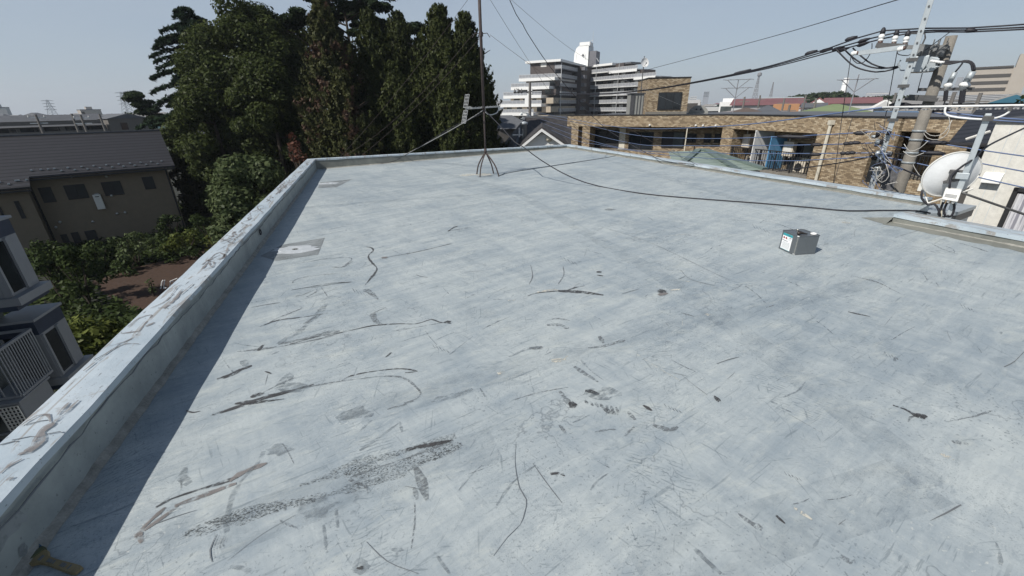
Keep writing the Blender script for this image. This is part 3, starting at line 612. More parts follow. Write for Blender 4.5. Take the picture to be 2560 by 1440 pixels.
for pts, w in ((zc((600, 1230), (680, 1170), (800, 1080), (900, 1035), (1000, 1035)), .012), (zc((870, 960), (990, 945)), .018), (zc((740, 1060), (940, 1000), (1060, 870), (1090, 825), (1000, 850), (920, 910)), .012), (zc((1180, 780), (1260, 710), (1310, 640)), .028), (zc((1080, 780), (1200, 720), (1280, 620), (1310, 610)), .012), (zc((1050, 910), (1110, 880)), .03), (zc((1300, 680), (1390, 600)), .012),
               (zd((150, 440), (220, 420), (310, 350), (330, 270), (390, 215), (450, 185)), .04), (zd((0, 600), (70, 540), (180, 480)), .012), (zd((140, 220), (300, 130), (390, 120), (410, 180)), .014), (zd((640, 0), (520, 110), (430, 190)), .022), (zd((50, 655), (110, 630)), .02), (zd((560, 20), (470, 120)), .014)): cop_line('st_brown', pts, w)
rk = random.Random(14)
for k in range(46):
    s = rk.uniform(2.6, 11.5); o_ = rk.uniform(-.18, -.02); pts = []
    for j in range(5): q = P_L + U_L * (s + .11 * j + rk.gauss(0, .05)) + N_L * np.clip(o_ + rk.gauss(0, .04), -.2, -.005); d = np.array([q[0], q[1], PT + .0072]) - CAM; pts.append(q)
    c_ = [np.array([*q, PT + .0072]) for q in pts]; mbq = cop.setdefault('st_brown', MB()); w = rk.uniform(.008, .03); vs = []
    for i, p in enumerate(spline(c_, .03)): e = w * rk.uniform(.5, 1.1) / 2; vs += [tuple(p + [N_L[0] * e, N_L[1] * e, 0]), tuple(p - [N_L[0] * e, N_L[1] * e, 0])]
    mbq.add(vs, [(2 * i, 2 * i + 2, 2 * i + 3, 2 * i + 1) for i in range(len(vs) // 2 - 1)])
for m_, b_m in cop.items(): b_m.build('peeled_stain', W[m_], pl_)
# ---------------------------------------------------------------- things on the roof
# square tin can
p0, p1, p2 = roof(1946, 621), roof(1984, 638), roof(2043, 634)
ex = unit((p2 - p1) * [1, 1, 0]); ey0 = (p0 - p1) * [1, 1, 0]; ey = unit(ey0 - ex * np.dot(ey0, ex)); a_ = .245; hc = .198
can = thing('paint_can', 'square grey tin can with a white and teal label on the roof deck', 'can', (*(p1[:2]), p1[2] + .003))
zb = p1[2] + .004
def cq(u, v, w): return np.array([*(p1[:2] + ex[:2] * u + ey[:2] * v), zb + w])
mb = MB(); r = .012
ring = [(r, 0), (a_ - r, 0), (a_, r), (a_, a_ - r), (a_ - r, a_), (r, a_), (0, a_ - r), (0, r)]
mb.prism([tuple(cq(u, v, 0)[:2]) for u, v in ring], zb, zb + hc); mb.build('can_body', W['tin'], can)
mb = MB(); lo = [cq(u, v, 0) for u, v in ring]
for z in (.004, hc): mb.tube([q + [0, 0, z] for q in lo + lo[:1]], .0045, 5)
mb.build('can_rim', W['tin'], can)
mb = MB(); mb.tube([cq(.004, .004, .004), cq(.004, .004, hc)], .004, 5); mb.build('can_seam', W['tin_edge'], can)
def lab(u0, u1, w0, w1, mat, name, d, par):   # on the left face (along ey); u measured from the front corner
    mb = MB(); A = [cq(-d, u0 * a_, w0 * hc), cq(-d, u1 * a_, w0 * hc), cq(-d, u1 * a_, w1 * hc), cq(-d, u0 * a_, w1 * hc)]
    mb.extrude(A, -np.array([*ex[:2], 0]) * .0006); return mb.build(name, mat, par)
L_ = lab(.30, .87, .06, .93, W['paper'], 'label', .0005, can)
lab(.30, .87, .80, .93, W['teal'], 'label_header', .0012, L_); lab(.30, .87, .06, .075, W['teal'], 'label_band', .0012, L_)
for cu in (.78, .64):
    mb = MB(); A = [cq(-.0013, (cu + dx) * a_, (.69 + dz) * hc) for dx, dz in ((-.06, 0), (0, -.075), (.06, 0), (0, .075))]; mb.extrude(A, -ex * .0006); hz = mb.build('hazard_diamond', W['red'], L_)
mb = MB()
for k, (u0, u1, w) in enumerate(((.52, .84, .545), (.33, .46, .75), (.40, .55, .86))):
    A = [cq(-.002, u0 * a_, (w - .012) * hc), cq(-.002, u1 * a_, (w - .012) * hc), cq(-.002, u1 * a_, (w + .012) * hc), cq(-.002, u0 * a_, (w + .012) * hc)]; mb.extrude(A, -ex * .0006)
mb.build('label_lettering', W['ink'], L_)
mb = MB(); rg = random.Random(3)
for w in np.arange(.13, .50, .035):
    u = .36
    while u < .8:
        l = rg.uniform(.02, .08); A = [cq(-.0021, u * a_, (w - .008) * hc), cq(-.0021, (u + l) * a_, (w - .008) * hc), cq(-.0021, (u + l) * a_, (w + .008) * hc), cq(-.0021, u * a_, (w + .008) * hc)]; mb.extrude(A, -ex * .0006); u += l + .015
for w in (.63, .67, .71):
    A = [cq(-.0021, .34 * a_, (w - .006) * hc), cq(-.0021, .56 * a_, (w - .006) * hc), cq(-.0021, .56 * a_, (w + .006) * hc), cq(-.0021, .34 * a_, (w + .006) * hc)]; mb.extrude(A, -ex * .0006)
mb.build('small_print', W['ink_soft'], L_)
mb = MB(); mb.lathe([(.028, 0), (.030, .006), (.028, .014), (.019, .015), (.018, .009), (.002, .009)], cq(.205, .05, hc + .002), k=20); mb.build('can_cap', W['white'], can, True)
mb = MB(); mb.lathe([(.012, 0), (.012, .012), (.002, .014)], cq(.15, .21, hc + .002), k=12); mb.build('handle_stud', W['tin_edge'], can, True)
mb = MB(); bk = cq(.03, .045, hc + .016); mb.tube([bk, cq(.05, .065, hc + .022), cq(.075, .07, hc + .020), cq(.10, .065, hc + .014), cq(.145, .06, hc + .006)], [.014, .019, .016, .010, .004], 10)
kn = mb.build('hand_scraper', plain('dark_brown_handle', (.035, .026, .022), .45), None, True); tag(kn, 'dark brown handled scraper lying on top of the square tin can', 'scraper')

# paint brush at the foot of the left parapet
bh = thing('paint_brush', 'worn paint brush with wooden handle and blue bristles at the parapet foot', 'brush', roof(95, 1400))
a0, a1 = roof(92, 1397), roof(202, 1432); ax = unit(a1 - a0); sx = unit(np.cross(ax, [0, 0, 1])); Lb = np.linalg.norm(a1 - a0)
mb = MB(); prof = [(0, .034), (.10, .030), (.22, .016), (.4, .013), (.8, .0165), (.93, .017), (1.0, .012)]; up = np.array([0, 0, 1.])
vs = []
for t, w in prof:
    c = a0 + ax * Lb * t + up * .006
    vs += [c - sx * w, c - sx * w * .85 + up * .011, c + sx * w * .85 + up * .011, c + sx * w]
n = len(prof); mb.add(vs, [(4 * i + j, 4 * i + 4 + j, 4 * i + 4 + (j + 1) % 4, 4 * i + (j + 1) % 4) for i in range(n - 1) for j in range(4)] + [(0, 1, 2, 3), (4 * n - 4, 4 * n - 1, 4 * n - 2, 4 * n - 3)])
hd = mb.build('brush_handle', plain('brush_wood', (.26, .20, .10), .55, var=.3, scale=30), bh)
mb = MB()
for t, l in ((.14, .02), (.17, .018), (.32, .012), (.36, .012), (.40, .010), (.45, .012), (.62, .012), (.66, .014), (.70, .012), (.80, .016)):
    c = a0 + ax * Lb * t + up * .0176; mb.bar(c - sx * l * .5 - ax * .004, c + sx * l * .5, .006, .001)
mb.build('handle_lettering', W['crack'], hd)
mb = MB()
for t in (-.01, -.05): mb.bar(a0 + ax * Lb * t - sx * .034 + up * .012, a0 + ax * Lb * t + sx * .034 + up * .012, .012, .022)
mb.build('ferrule', plain('brush_ferrule', (.09, .10, .05), .5), bh)
mb = MB(); rg = random.Random(4)
for k in range(420):
    u = rg.uniform(-1, 1); s_ = a0 - ax * .012 + sx * u * .032 + up * rg.uniform(.004, .022); e_ = a0 - ax * rg.uniform(.09, .15) + sx * (u * .055 + rg.gauss(0, .008)) + up * rg.uniform(.002, .035)
    mid = (s_ + e_) / 2 + up * rg.uniform(0, .012); mb.tube([s_, mid, e_], [.0016, .0018, .0008], 3, caps=False)
mb.build('bristles', plain('blue_bristles', (.035, .10, .17), .6, var=.5, scale=60), bh)

# aerial mast on four bowed legs
feet = [roof(*p) for p in ((1192, 436), (1200, 443), (1234, 434), (1247, 440))]; mc = sum(feet) / 4; Dm = math.hypot(mc[0], mc[1])
mast = thing('antenna_mast', 'thin rusty antenna mast standing on four bowed legs on the roof deck', 'mast', mc)
apex = atd(1213.5, 378, Dm)
for f in feet:
    d = f - mc; mb = MB(); ap = apex - [0, 0, .02]
    c = [ap, ap * .7 + f * .3 + [d[0] * .14, d[1] * .14, 0], ap * .4 + f * .6 + [d[0] * .18, d[1] * .18, .0], f + [0, 0, .004]]; mb.tube(spline(c, .05), .016, 6); mb.build('leg', W['rust'], mast)
top = atd(1195.5, -75, Dm); ab = lambda t: apex * (1 - t) + top * t
hook_t = float((378 - 87) / (378 + 75.)) ; ant = atd(1209.5, 270, Dm)
mb = MB(); mb.tube([ab(-.01), ab(.16), ab(.25)], .021, 8); mb.tube([ab(.25), ab(.7), ab(1.0)], [.031, .033, .033], 8); mb.tube([apex - [0, 0, .05], apex + [0, 0, .06]], .032, 8)
pole_o = mb.build('pole', W['rust'], mast, True)
hk = atd(1202.5, 87, Dm); mb = MB()
for a in (0, math.pi / 2, math.pi, 3 * math.pi / 2): mb.tube([hk + [.03 * math.cos(a), .03 * math.sin(a), 0.02], hk + [.13 * math.cos(a), .13 * math.sin(a), 0.03], hk + [.19 * math.cos(a), .19 * math.sin(a), -.05]], .008, 5)
mb.tube([hk - [0, 0, .03], hk + [0, 0, .05]], .045, 8); mb.build('guy_ring', W['rust'], mast)
mb = MB(); mb.lathe([(.42, 0), (.44, .015), (.30, .03), (.1, .035)], mc + [-.05, 0, -.004], k=18); 
# UHF aerial on the mast
ua = thing('tv_antenna', 'silver TV antenna with grid reflector clamped to the thin roof mast', 'antenna', ant)
b0, b1 = atd(1164, 272.5, Dm - .12), atd(1250, 266.5, Dm + .25); bd = unit(b1 - b0); bs = unit(np.cross(bd, [0, 0, 1])); bu = np.cross(bs, bd)
mb = MB(); mb.bar(b0, b1, .022, .024); mb.build('boom', W['alu'], ua)
mb = MB(); mb.tube(spline([b0 * .45 + b1 * .55 - [0, 0, .01], b0 * .43 + b1 * .57 - [0, 0, .10], b0 * .3 + b1 * .7 - bu * .16, b0 * .1 + b1 * .9 - bu * .12, b1 - bd * .02 - bu * .015], .05), .011, 6); mb.build('brace', W['alu'], ua)
for k in range(11):
    c = b0 + (b1 - b0) * (.12 + .085 * k); mb = MB(); l = .10 - .003 * k; mb.bar(c - bs * l + bu * .016, c + bs * l + bu * .016, .010, .008); mb.bar(c - bu * .0, c + bu * .03, .016, .016, upv=bs); mb.build('director', W['alu'], ua)
mb = MB(); c = b0 + bd * .1
mb.tube([c - bs * .12 + bu * .03, c + bs * .12 + bu * .03, c + bs * .12 - bu * .0, c - bs * .12, c - bs * .12 + bu * .03], .008, 5); mb.box(c + bu * .03, (.05, .05, .04)); mb.build('dipole', W['alu'], ua)
for sg in (1, -1):
    mb = MB(); o = b0 - bd * .0; dd = unit(bu * sg * .9 - bd * (.28 if sg < 0 else -.25)); wd = .11; ln = .27
    o = o + bu * sg * .03
    for w in (-1, -.33, .33, 1): mb.tube([o + bs * wd * w, o + dd * ln + bs * wd * w - bd * .02 * 0], .006, 5)
    for k in range(5): q = o + dd * ln * k / 4; mb.tube([q - bs * wd, q + bs * wd], .006, 5)
    mb.build('reflector', W['alu'], ua)

def wire(pts, r, mat, name, label, cat, step=.25, k=5, group=None, sag=0.0):
    P = [np.array(p, float) for p in pts]
    if sag and len(P) == 2: P = [P[0] * (1 - t) + P[1] * t - np.array([0, 0, sag * 4 * t * (1 - t)]) for t in np.linspace(0, 1, 13)]
    elif len(P) > 2: P = spline(P, step)
    mb = MB(); mb.tube(P, r, k); o = mb.build(name, mat, None, True); return tag(o, label, cat, group)
mtop = ab(.97)
pf = lambda x, y: onplane(x, y, (*(far_o[0] + fn * .1), 0), fdir)
wire([ab(.93), pf(849, 393)], .0035, W['rust'], 'guy_wire', 'highest thin guy wire from the mast to the far left corner of the parapet', 'wire', sag=.12, group='guy wires of the roof mast')
wire([hk + [-.19, 0, 0], pf(857, 392)], .0035, W['rust'], 'guy_wire', 'guy wire from the mast ring crossing another one near the far left parapet corner', 'wire', sag=.25, group='guy wires of the roof mast')
wire([hk + [0, .19, 0], pf(904, 388.5)], .0035, W['rust'], 'guy_wire', 'guy wire from the mast ring to the far parapet, right of two others', 'wire', sag=.12, group='guy wires of the roof mast')
pr3 = lambda x, y, z=PT: at(x, y, z)
wire([hk + [.19, 0, 0], pr3(1745, 413)], .0035, W['rust'], 'guy_wire', 'thin guy wire from the mast ring down to the right parapet', 'wire', sag=.15, group='guy wires of the roof mast')
wire([ab(.95), pr3(1480, 371)], .0035, W['rust'], 'guy_wire', 'thin guy wire from the mast top to the far right parapet corner', 'wire', sag=.15, group='guy wires of the roof mast')
wire([ab(.99), atd(1457, 142, 14), atd(1700, 262, 16), atd(1890, 325, 20)], .004, W['grey_wire'], 'span_wire', 'thin wire from the mast top towards the brick building balcony', 'wire')
wire([atd(1262, -30, 10.6), atd(1290, 35, 10.9), atd(1308, 62, 11.1), atd(1318, 82, 11.3), atd(1370, 160, 12), atd(1430, 232, 13), atd(1477, 287, 13.5), atd(1494, 302, 13.5), atd(1515, 322, 13.5), atd(1569, 356, 13.3), atd(1606, 377, 13), pr3(1660, 402), pr3(1735, 411)], .0085, W['rubber'], 'coaxial_cable', 'kinked black cable coming down from above to the right parapet', 'cable')
rq = lambda x, y: roof(x, y, .012)
wire([ant + [0, 0, -.03], atd(1250, 314, Dm - .5), atd(1287, 355, Dm - 1.0), atd(1308, 367, Dm - 1.1), atd(1335, 388, Dm - 1.25), atd(1379, 417, Dm - 1.4), atd(1433, 445, Dm - 1.65), rq(1496, 465), rq(1600, 483), rq(1700, 493), rq(1900, 508), rq(2040, 520), rq(2120, 527), rq(2200, 526), rq(2270, 526), roof(2300, 528, .02), roof(2325, 533, .05)], .011, W['rubber'], 'coaxial_cable', 'black cable hanging from the antenna and running across the deck to the dish', 'cable')
wire([roof(1246, 441, .008), roof(1262, 434, .006), roof(1320, 424, .006), roof(1400, 412, .006), roof(1496, 397, .006), roof(1560, 386, .006)], .006, W['rubber'], 'ground_wire', 'thin wire lying on the deck from the mast legs towards the right parapet', 'wire')
wire([ant + [-.02, -.03, -.05], atd(1150, 312, Dm + .5), atd(1060, 362, 13.0), pf(1006, 390)], .009, W['grey_wire'], 'coaxial_cable', 'pale cable from the antenna down to a knot on the far parapet', 'cable')
wire([ant + [.0, .05, -.1], atd(1130, 318, Dm + .6), atd(1050, 367, 13.1), pf(1006, 392), at(985, 402, .15) + np.array([*(fn * .04), 0]), roof(950, 408, .02), roof(880, 402, .02)], .007, W['rubber'], 'coaxial_cable', 'dark cable from the antenna that trails along the far parapet foot', 'cable')
mb = MB(); q = pf(1006, 391) + np.array([0, 0, .03]); mb.tube([q - [0, 0, .06], q], .012, 6); mb.tube([q + [-.05, 0, 0], q, q + [.05, 0, 0]], .016, 6); tag(mb.build('cable_hook', W['black'], None), 'small dark hook on the far parapet where two cables meet', 'hook')

# ---------------------------------------------------------------- foliage tools
def leafmesh(name, pos, nrm, size, mat, parent, aspect=1.7, seed=0, upbias=0.0):
    """many small leaf faces at pos, roughly facing nrm"""
    rng = np.random.default_rng(seed); n = len(pos); pos = np.asarray(pos, float)
    nr = nrm + rng.normal(0, .55, (n, 3)); nr /= np.linalg.norm(nr, axis=1)[:, None] + 1e-9
    ref = rng.normal(0, 1, (n, 3)); ref[:, 2] += upbias
    t = np.cross(nr, np.cross(ref, nr)); t /= np.linalg.norm(t, axis=1)[:, None] + 1e-9
    b = np.cross(nr, t); s = (size * rng.uniform(.6, 1.35, n))[:, None]; L = t * s * aspect / 2; Wd = b * s / 2
    q = np.stack([pos - L, pos + Wd * .9 - L * .1, pos + L, pos - Wd * .9 - L * .1], 1).reshape(-1, 3)
    off = np.zeros(3); p = parent
    while p is not None: off += np.array(p.location); p = p.parent
    q = q - off
    me = bpy.data.meshes.new(name); me.vertices.add(4 * n); me.vertices.foreach_set('co', q.ravel())
    me.loops.add(4 * n); me.loops.foreach_set('vertex_index', np.arange(4 * n, dtype=np.int32))
    me.polygons.add(n); me.polygons.foreach_set('loop_start', np.arange(0, 4 * n, 4, dtype=np.int32)); me.polygons.foreach_set('loop_total', np.full(n, 4, dtype=np.int32))
    me.materials.append(mat); me.update(calc_edges=True); me.validate()
    o = bpy.data.objects.new(name, me); C.objects.link(o); o.parent = parent; return o
def clump_points(centers, radii, per, seed, squash=.75, out=None):
    rng = np.random.default_rng(seed); P = []; Nn = []
    for c, r in zip(centers, radii):
        m = int(per * r * r); d = rng.normal(0, 1, (m, 3)); d /= np.linalg.norm(d, axis=1)[:, None]
        rad = r * rng.uniform(.35, 1.05, m) ** .6; p = c + d * rad[:, None] * [1, 1, squash]; P.append(p); Nn.append(d + [0, 0, .35])
    return np.concatenate(P), np.concatenate(Nn)
FO = {
 'oak': foliage('leaves_evergreen', (0.011, 0.019, 0.007), (0.085, 0.105, 0.032)),
 'cedar': foliage('needles_cedar', (0.014, 0.026, 0.016), (0.042, 0.068, 0.038)),
 'cyp': foliage('sprays_cypress', (0.012, 0.020, 0.008), (0.088, 0.102, 0.034)),
 'cypb': foliage('sprays_browning', (0.022, 0.030, 0.012), (0.098, 0.102, 0.040), tint=((0.10, 0.062, 0.045), 0.56)),
 'pine': foliage('needles_pine', (0.016, 0.026, 0.014), (0.045, 0.065, 0.030)),
 'bush': foliage('leaves_glossy', (0.030, 0.048, 0.018), (0.135, 0.165, 0.075)),
 'lime': foliage('leaves_yellow_green', (0.045, 0.065, 0.016), (0.17, 0.19, 0.05)),
 'dkshrub': foliage('leaves_shrub', (0.016, 0.030, 0.010), (0.075, 0.10, 0.034)),
 'redsh': foliage('leaves_reddish', (0.06, 0.028, 0.020), (0.17, 0.075, 0.05)),
 'far': foliage('leaves_far', (0.022, 0.036, 0.018), (0.055, 0.075, 0.035)),
}
def trunk(root, x, y, z0, z1, r, lean=(0, 0), limbs=6, seed=0, lim_len=2.0, z_l=.3):
    rng = random.Random(seed); mb = MB(); n = 7; pts = []
    for k in range(n):
        t = k / (n - 1); pts.append((x + lean[0] * t * t + rng.gauss(0, .06), y + lean[1] * t * t + rng.gauss(0, .06), z0 + (z1 - z0) * t))
    mb.tube(pts, [r * (1 - .85 * k / (n - 1)) + .02 for k in range(n)], 8)
    for k in range(limbs):
        t = z_l + (0.95 - z_l) * rng.random(); i = t * (n - 1); a = np.array(pts[int(i)]); th = rng.random() * 6.28; l = lim_len * (1.15 - t * .7)
        b = a + [math.cos(th) * l, math.sin(th) * l, l * .35]; mb.tube([a, (a + b) / 2 + [0, 0, -.1 * l], b], [r * .35 * (1 - t) + .03, r * .2 + .02, .02], 5)
    return mb.build('trunk', W['bark'], root)
def px_m(px, py, D): return np.linalg.norm(atd(px + 1, py, D) - atd(px, py, D))
def broad_tree(name, label, cat, px, D, top_py, halfw_px, mat, seed, n_clump=46, per=150, leaf=.26, base_py=None, group=None, shape=1.0, cr=None, low=.12, z0=None):
    z0 = GZ if z0 is None else z0
    top = atd(px, top_py, D); x, y = top[:2]; h = top[2] - z0; R = halfw_px * px_m(px, 300, D)
    root = thing(name, label, cat, (x, y, z0), group); rng = np.random.default_rng(seed)
    trunk(root, x, y, z0, z0 + h * .8, max(.05, h * .022), seed=seed, limbs=7, lim_len=R * .8)
    cs = []; rr = []
    for k in range(n_clump):
        t = low + (1 - low) * (k + rng.random()) / n_clump; prof = (math.sin(math.pi * min(1, max(0.04, (t - low * .6) / (1.02 - low * .6))) ** (1.15 * shape))) ** .62
        th = rng.random() * 6.28; r_ = R * prof * rng.uniform(.55, .95); c_ = cr or R * .30
        cs.append(np.array([x + r_ * math.cos(th), y + r_ * math.sin(th), z0 + h * t - c_ * .5])); rr.append(c_ * rng.uniform(.7, 1.3))
    P, Nn = clump_points(cs, rr, per, seed); leafmesh('crown', P, Nn, leaf, mat, root, 1.8, seed); return root
def cypress(name, label, cat, px, D, top_py, halfw_px, mat, seed, n=300, per=60, leaf=.22, group=None, power=.8, ragged=.45, z0=None, low=.06, maxr_t=.12, spray=None):
    z0 = GZ if z0 is None else z0
    top = atd(px, top_py, D); x, y = top[:2]; h = top[2] - z0; R = halfw_px * px_m(px, 300, D)
    root = thing(name, label, cat, (x, y, z0), group); rng = np.random.default_rng(seed)
    trunk(root, x, y, z0, z0 + h * .97, h * .016, seed=seed, limbs=14, lim_len=R * .8, z_l=.1); P = []; Nn = []
    lobes = [(rng.random() * 6.28, rng.uniform(.15, .97), rng.uniform(.2, 1.45)) for _ in range(40)]
    for k in range(n):
        t = low + (1 - low) * rng.random() ** .85; r_env = R * min(1, ((1 - t) / (1 - maxr_t)) ** power)
        th = rng.random() * 6.28; f = 1 - ragged * rng.random()
        for (a, tt, g) in lobes:
            if abs(t - tt) < .06 and abs((th - a + 3.14) % 6.28 - 3.14) < .7: f *= .75 + .4 * (g - .5)
        r_ = r_env * f; c = np.array([x + r_ * math.cos(th), y + r_ * math.sin(th), z0 + h * t]); sl = (spray or (.35 + R * .13)) * (1.12 - .55 * t)
        m = per; u = rng.random(m); dirv = np.array([math.cos(th) * .75, math.sin(th) * .75, .62 + .5 * t])
        p = c + (u[:, None] - .6) * dirv * sl * 1.6 + rng.normal(0, 1, (m, 3)) * sl * .26 * (1.15 - u)[:, None]
        P.append(p); Nn.append(np.tile([math.cos(th), math.sin(th), .3], (m, 1)))
    P = np.concatenate(P); Nn = np.concatenate(Nn); leafmesh('crown', P, Nn, leaf, mat, root, 2.3, seed, upbias=1.5); return root
def shrub(name, label, px, py, D, wpx, hm, mat, seed, leaf=.12, per=420, n=16, cat='shrub', group=None, z0=None):
    p = ground_px(px, py) if D is None else atd(px, py, D)
    z0 = p[2] if z0 is None else z0; Dd = math.hypot(p[0], p[1]); R = wpx * px_m(px, py, Dd) / 2
    root = thing(name, label, cat, (p[0], p[1], z0), group); rng = np.random.default_rng(seed); cs = []; rr = []
    for k in range(n):
        th = rng.random() * 6.28; t = rng.random(); r_ = R * math.sqrt(rng.random()) * (1 - .45 * t)
        cs.append(np.array([p[0] + r_ * math.cos(th), p[1] + r_ * math.sin(th), z0 + hm * (.25 + .65 * t)])); rr.append(max(.18, min(R, hm) * rng.uniform(.25, .42)))
    mb = MB()
    for k in range(5): th = k * 1.256; mb.tube([(p[0], p[1], z0), (p[0] + R * .2 * math.cos(th), p[1] + R * .2 * math.sin(th), z0 + hm * .35), (p[0] + R * .5 * math.cos(th), p[1] + R * .5 * math.sin(th), z0 + hm * .7)], [.04, .03, .015], 5)
    mb.build('stem', W['bark'], root); P, Nn = clump_points(cs, rr, per, seed, .8); P[:, 2] = np.maximum(P[:, 2], z0 + .03)
    leafmesh('foliage', P, Nn, leaf, mat, root, 1.9, seed); return root

GT = 'tall trees beyond the far left corner of the roof'
# Himalayan cedar on the far left: level boughs with drooping tips
def cedar(label, px, D, top_py, halfw_px, seed, az_bias=None):
    top = atd(px, top_py, D); x, y = top[:2]; h = top[2] - GZ; R = halfw_px * px_m(px, 300, D)
    root = thing('cedar_tree', label, 'tree', (x, y, GZ), GT); rng = np.random.default_rng(seed); trunk(root, x, y, GZ, GZ + h * .98, .32, seed=seed, limbs=0)
    P = []; Nn = []; mb = MB(); tz = .16
    while tz < .985:
        for k in range(6):
            th = rng.random() * 6.28; L = R * ((1 - tz) ** .60) * (rng.uniform(.55, .8) if rng.random() < .6 else rng.uniform(.8, 1.05)) + .35; zc = GZ + h * tz; dv = np.array([math.cos(th), math.sin(th), 0]); sv = np.array([-dv[1], dv[0], 0])
            m = int(190 * L / 2); u = rng.random(m) ** .7; drop = .10 * L * u + .16 * L * u ** 3
            wd = (.10 + .26 * L * .5 * np.sin(np.pi * np.clip(u, .05, 1)) ** .8)
            p = np.array([x, y, zc]) + dv * (u * L)[:, None] + sv * (rng.normal(0, .55, m) * wd)[:, None]; p[:, 2] += .22 * L - drop - np.abs(rng.normal(0, .13, m)); P.append(p); Nn.append(np.tile([0, 0, 1.0], (m, 1)))
            mb.tube([(x, y, zc + .1 * L), (x + dv[0] * L * .6, y + dv[1] * L * .6, zc + .12 * L), (x + dv[0] * L * .95, y + dv[1] * L * .95, zc - .04 * L)], [.06, .04, .015], 4)
        tz += .034
    mb.build('bough', W['bark'], root); leafmesh('crown', np.concatenate(P), np.concatenate(Nn), .20, FO['cedar'], root, 2.6, seed); return root
cedar('dark cedar with long level boughs at the left edge of the tree group', 462, 60, 14, 270, 11)
broad_tree('evergreen_tree', 'broad dense evergreen tree right beside the level boughed cedar', 'tree', 590, 52, 0, 180, FO['oak'], 12, 95, 420, .17, group=GT, cr=1.55, low=.10)
broad_tree('evergreen_tree', 'lower front evergreen tree beside the end of the brown house', 'tree', 500, 47, 170, 100, FO['oak'], 13, 60, 460, .16, group=GT, cr=1.15, low=.05)
broad_tree('evergreen_tree', 'mid height evergreen tree in front, above the round glossy shrub', 'tree', 650, 44, 140, 105, FO['oak'], 14, 64, 460, .16, group=GT, cr=1.1, low=.05)
broad_tree('evergreen_tree', 'evergreen tree with ragged top between the dense one and the browning cypress', 'tree', 695, 56, 38, 100, FO['oak'], 15, 60, 380, .18, group=GT, cr=1.35)
broad_tree('evergreen_tree', 'small evergreen at the foot of the trees, behind the brown house corner', 'tree', 440, 54, 300, 60, FO['oak'], 16, 40, 380, .18, group=GT, cr=1.1, low=.04)
# tall red pine with a bare dark trunk and flat pads
def pine(label, px, D, top_py, halfw_px, seed, z0=GZ, padr=1.2, npad=16, lean=0.0, low=.6, leaf=.2, group=GT, r=.28, per=420):
    top = atd(px, top_py, D); x, y = top[:2]; h = top[2] - z0; R = halfw_px * px_m(px, 300, D)
    root = thing('pine_tree', label, 'tree', (x, y, z0), group); rng = np.random.default_rng(seed); mb = MB(); P = []; Nn = []
    sv = unit(np.cross([x, y, 0], [0, 0, 1])); q = lambda t: np.array([x, y, z0 + h * t]) + sv * lean * (t * t - 1)
    mb.tube([q(t) for t in np.linspace(0, .97, 9)], [r * (1 - .7 * t) for t in np.linspace(0, 1, 9)], 8)
    for k in range(npad):
        t = low + (1 - low) * (k + .5) / npad; th = k * 2.4 + rng.random(); L = R * (1.05 - .75 * max(0, (t - low) / (1 - low)) ** 1.5) * rng.uniform(.55, 1)
        e = q(t) + np.array([math.cos(th) * L, math.sin(th) * L, .12 * L]); mb.tube([q(max(0, t - .03)), (q(t) + e) / 2 + [0, 0, -.05 * L], e], [r * .35, r * .22, .03], 5)
        for j in range(3):
            c = q(t) * (j * .28) + e * (1 - j * .28) + rng.normal(0, .12 * R, 3) * [1, 1, .3]; pr = padr * rng.uniform(.6, 1.1); m = int(per * pr * pr); d = rng.normal(0, 1, (m, 3)); d /= np.linalg.norm(d, axis=1)[:, None]
            P.append(c + d * (pr * rng.random(m) ** .4)[:, None] * [1, 1, .38]); Nn.append(d * .5 + [0, 0, .8])
    mb.build('trunk', W['bark'], root); leafmesh('crown', np.concatenate(P), np.concatenate(Nn), leaf, FO['pine'], root, 2.4, seed); return root
pine('tall pine with a dark forked trunk rising behind the cypresses', 848, 54, -70, 215, 21, padr=1.3, npad=20, low=.66)
cypress('cypress_tree', 'browning cypress with reddish dead sprays, left of the tall pine trunk', 'tree', 800, 40, 5, 175, FO['cypb'], 31, 800, 110, .115, group=GT, power=.75, ragged=.55)
cypress('cypress_tree', 'slim topped cypress directly below the tall pine crown on its right', 'tree', 918, 42, 36, 165, FO['cyp'], 32, 720, 110, .115, group=GT, power=.72, ragged=.62)
cypress('cypress_tree', 'grey green cypress with a thin top between two taller ones', 'tree', 993, 46, 42, 170, FO['cyp'], 33, 700, 110, .115, group=GT, power=.72, ragged=.62)
cypress('cypress_tree', 'tallest cypress of the right half of the tree group', 'tree', 1097, 38, 28, 195, FO['cyp'], 34, 900, 110, .115, group=GT, power=.72, ragged=.62)
cypress('cypress_tree', 'narrow cypress just left of the antenna mast', 'tree', 1161, 41, 41, 140, FO['cyp'], 35, 620, 110, .115, group=GT, power=.72, ragged=.62)
cypress('cypress_tree', 'low spreading cypress behind the mast at the right end of the tree group', 'tree', 1195, 42, 150, 100, FO['cyp'], 36, 520, 110, .115, group=GT, power=.75, ragged=.5)
cypress('cypress_tree', 'lower front cypress with brown sprays above the far left parapet', 'tree', 850, 33, 185, 150, FO['cypb'], 37, 560, 110, .115, group=GT, power=.7, ragged=.55)
cypress('cypress_tree', 'ragged cypress filling the gap left of the tallest one', 'tree', 1048, 47, 92, 120, FO['cyp'], 43, 520, 110, .12, group=GT, power=.9, ragged=.6)
cypress('cypress_tree', 'ragged cypress filling the gap between the slim topped and grey green ones', 'tree', 955, 48, 100, 120, FO['cyp'], 44, 520, 110, .12, group=GT, power=.9, ragged=.6)
cypress('cypress_tree', 'ragged cypress filling the gap between the tallest one and the mast', 'tree', 1131, 46, 98, 100, FO['cyp'], 45, 480, 110, .12, group=GT, power=.9, ragged=.6)
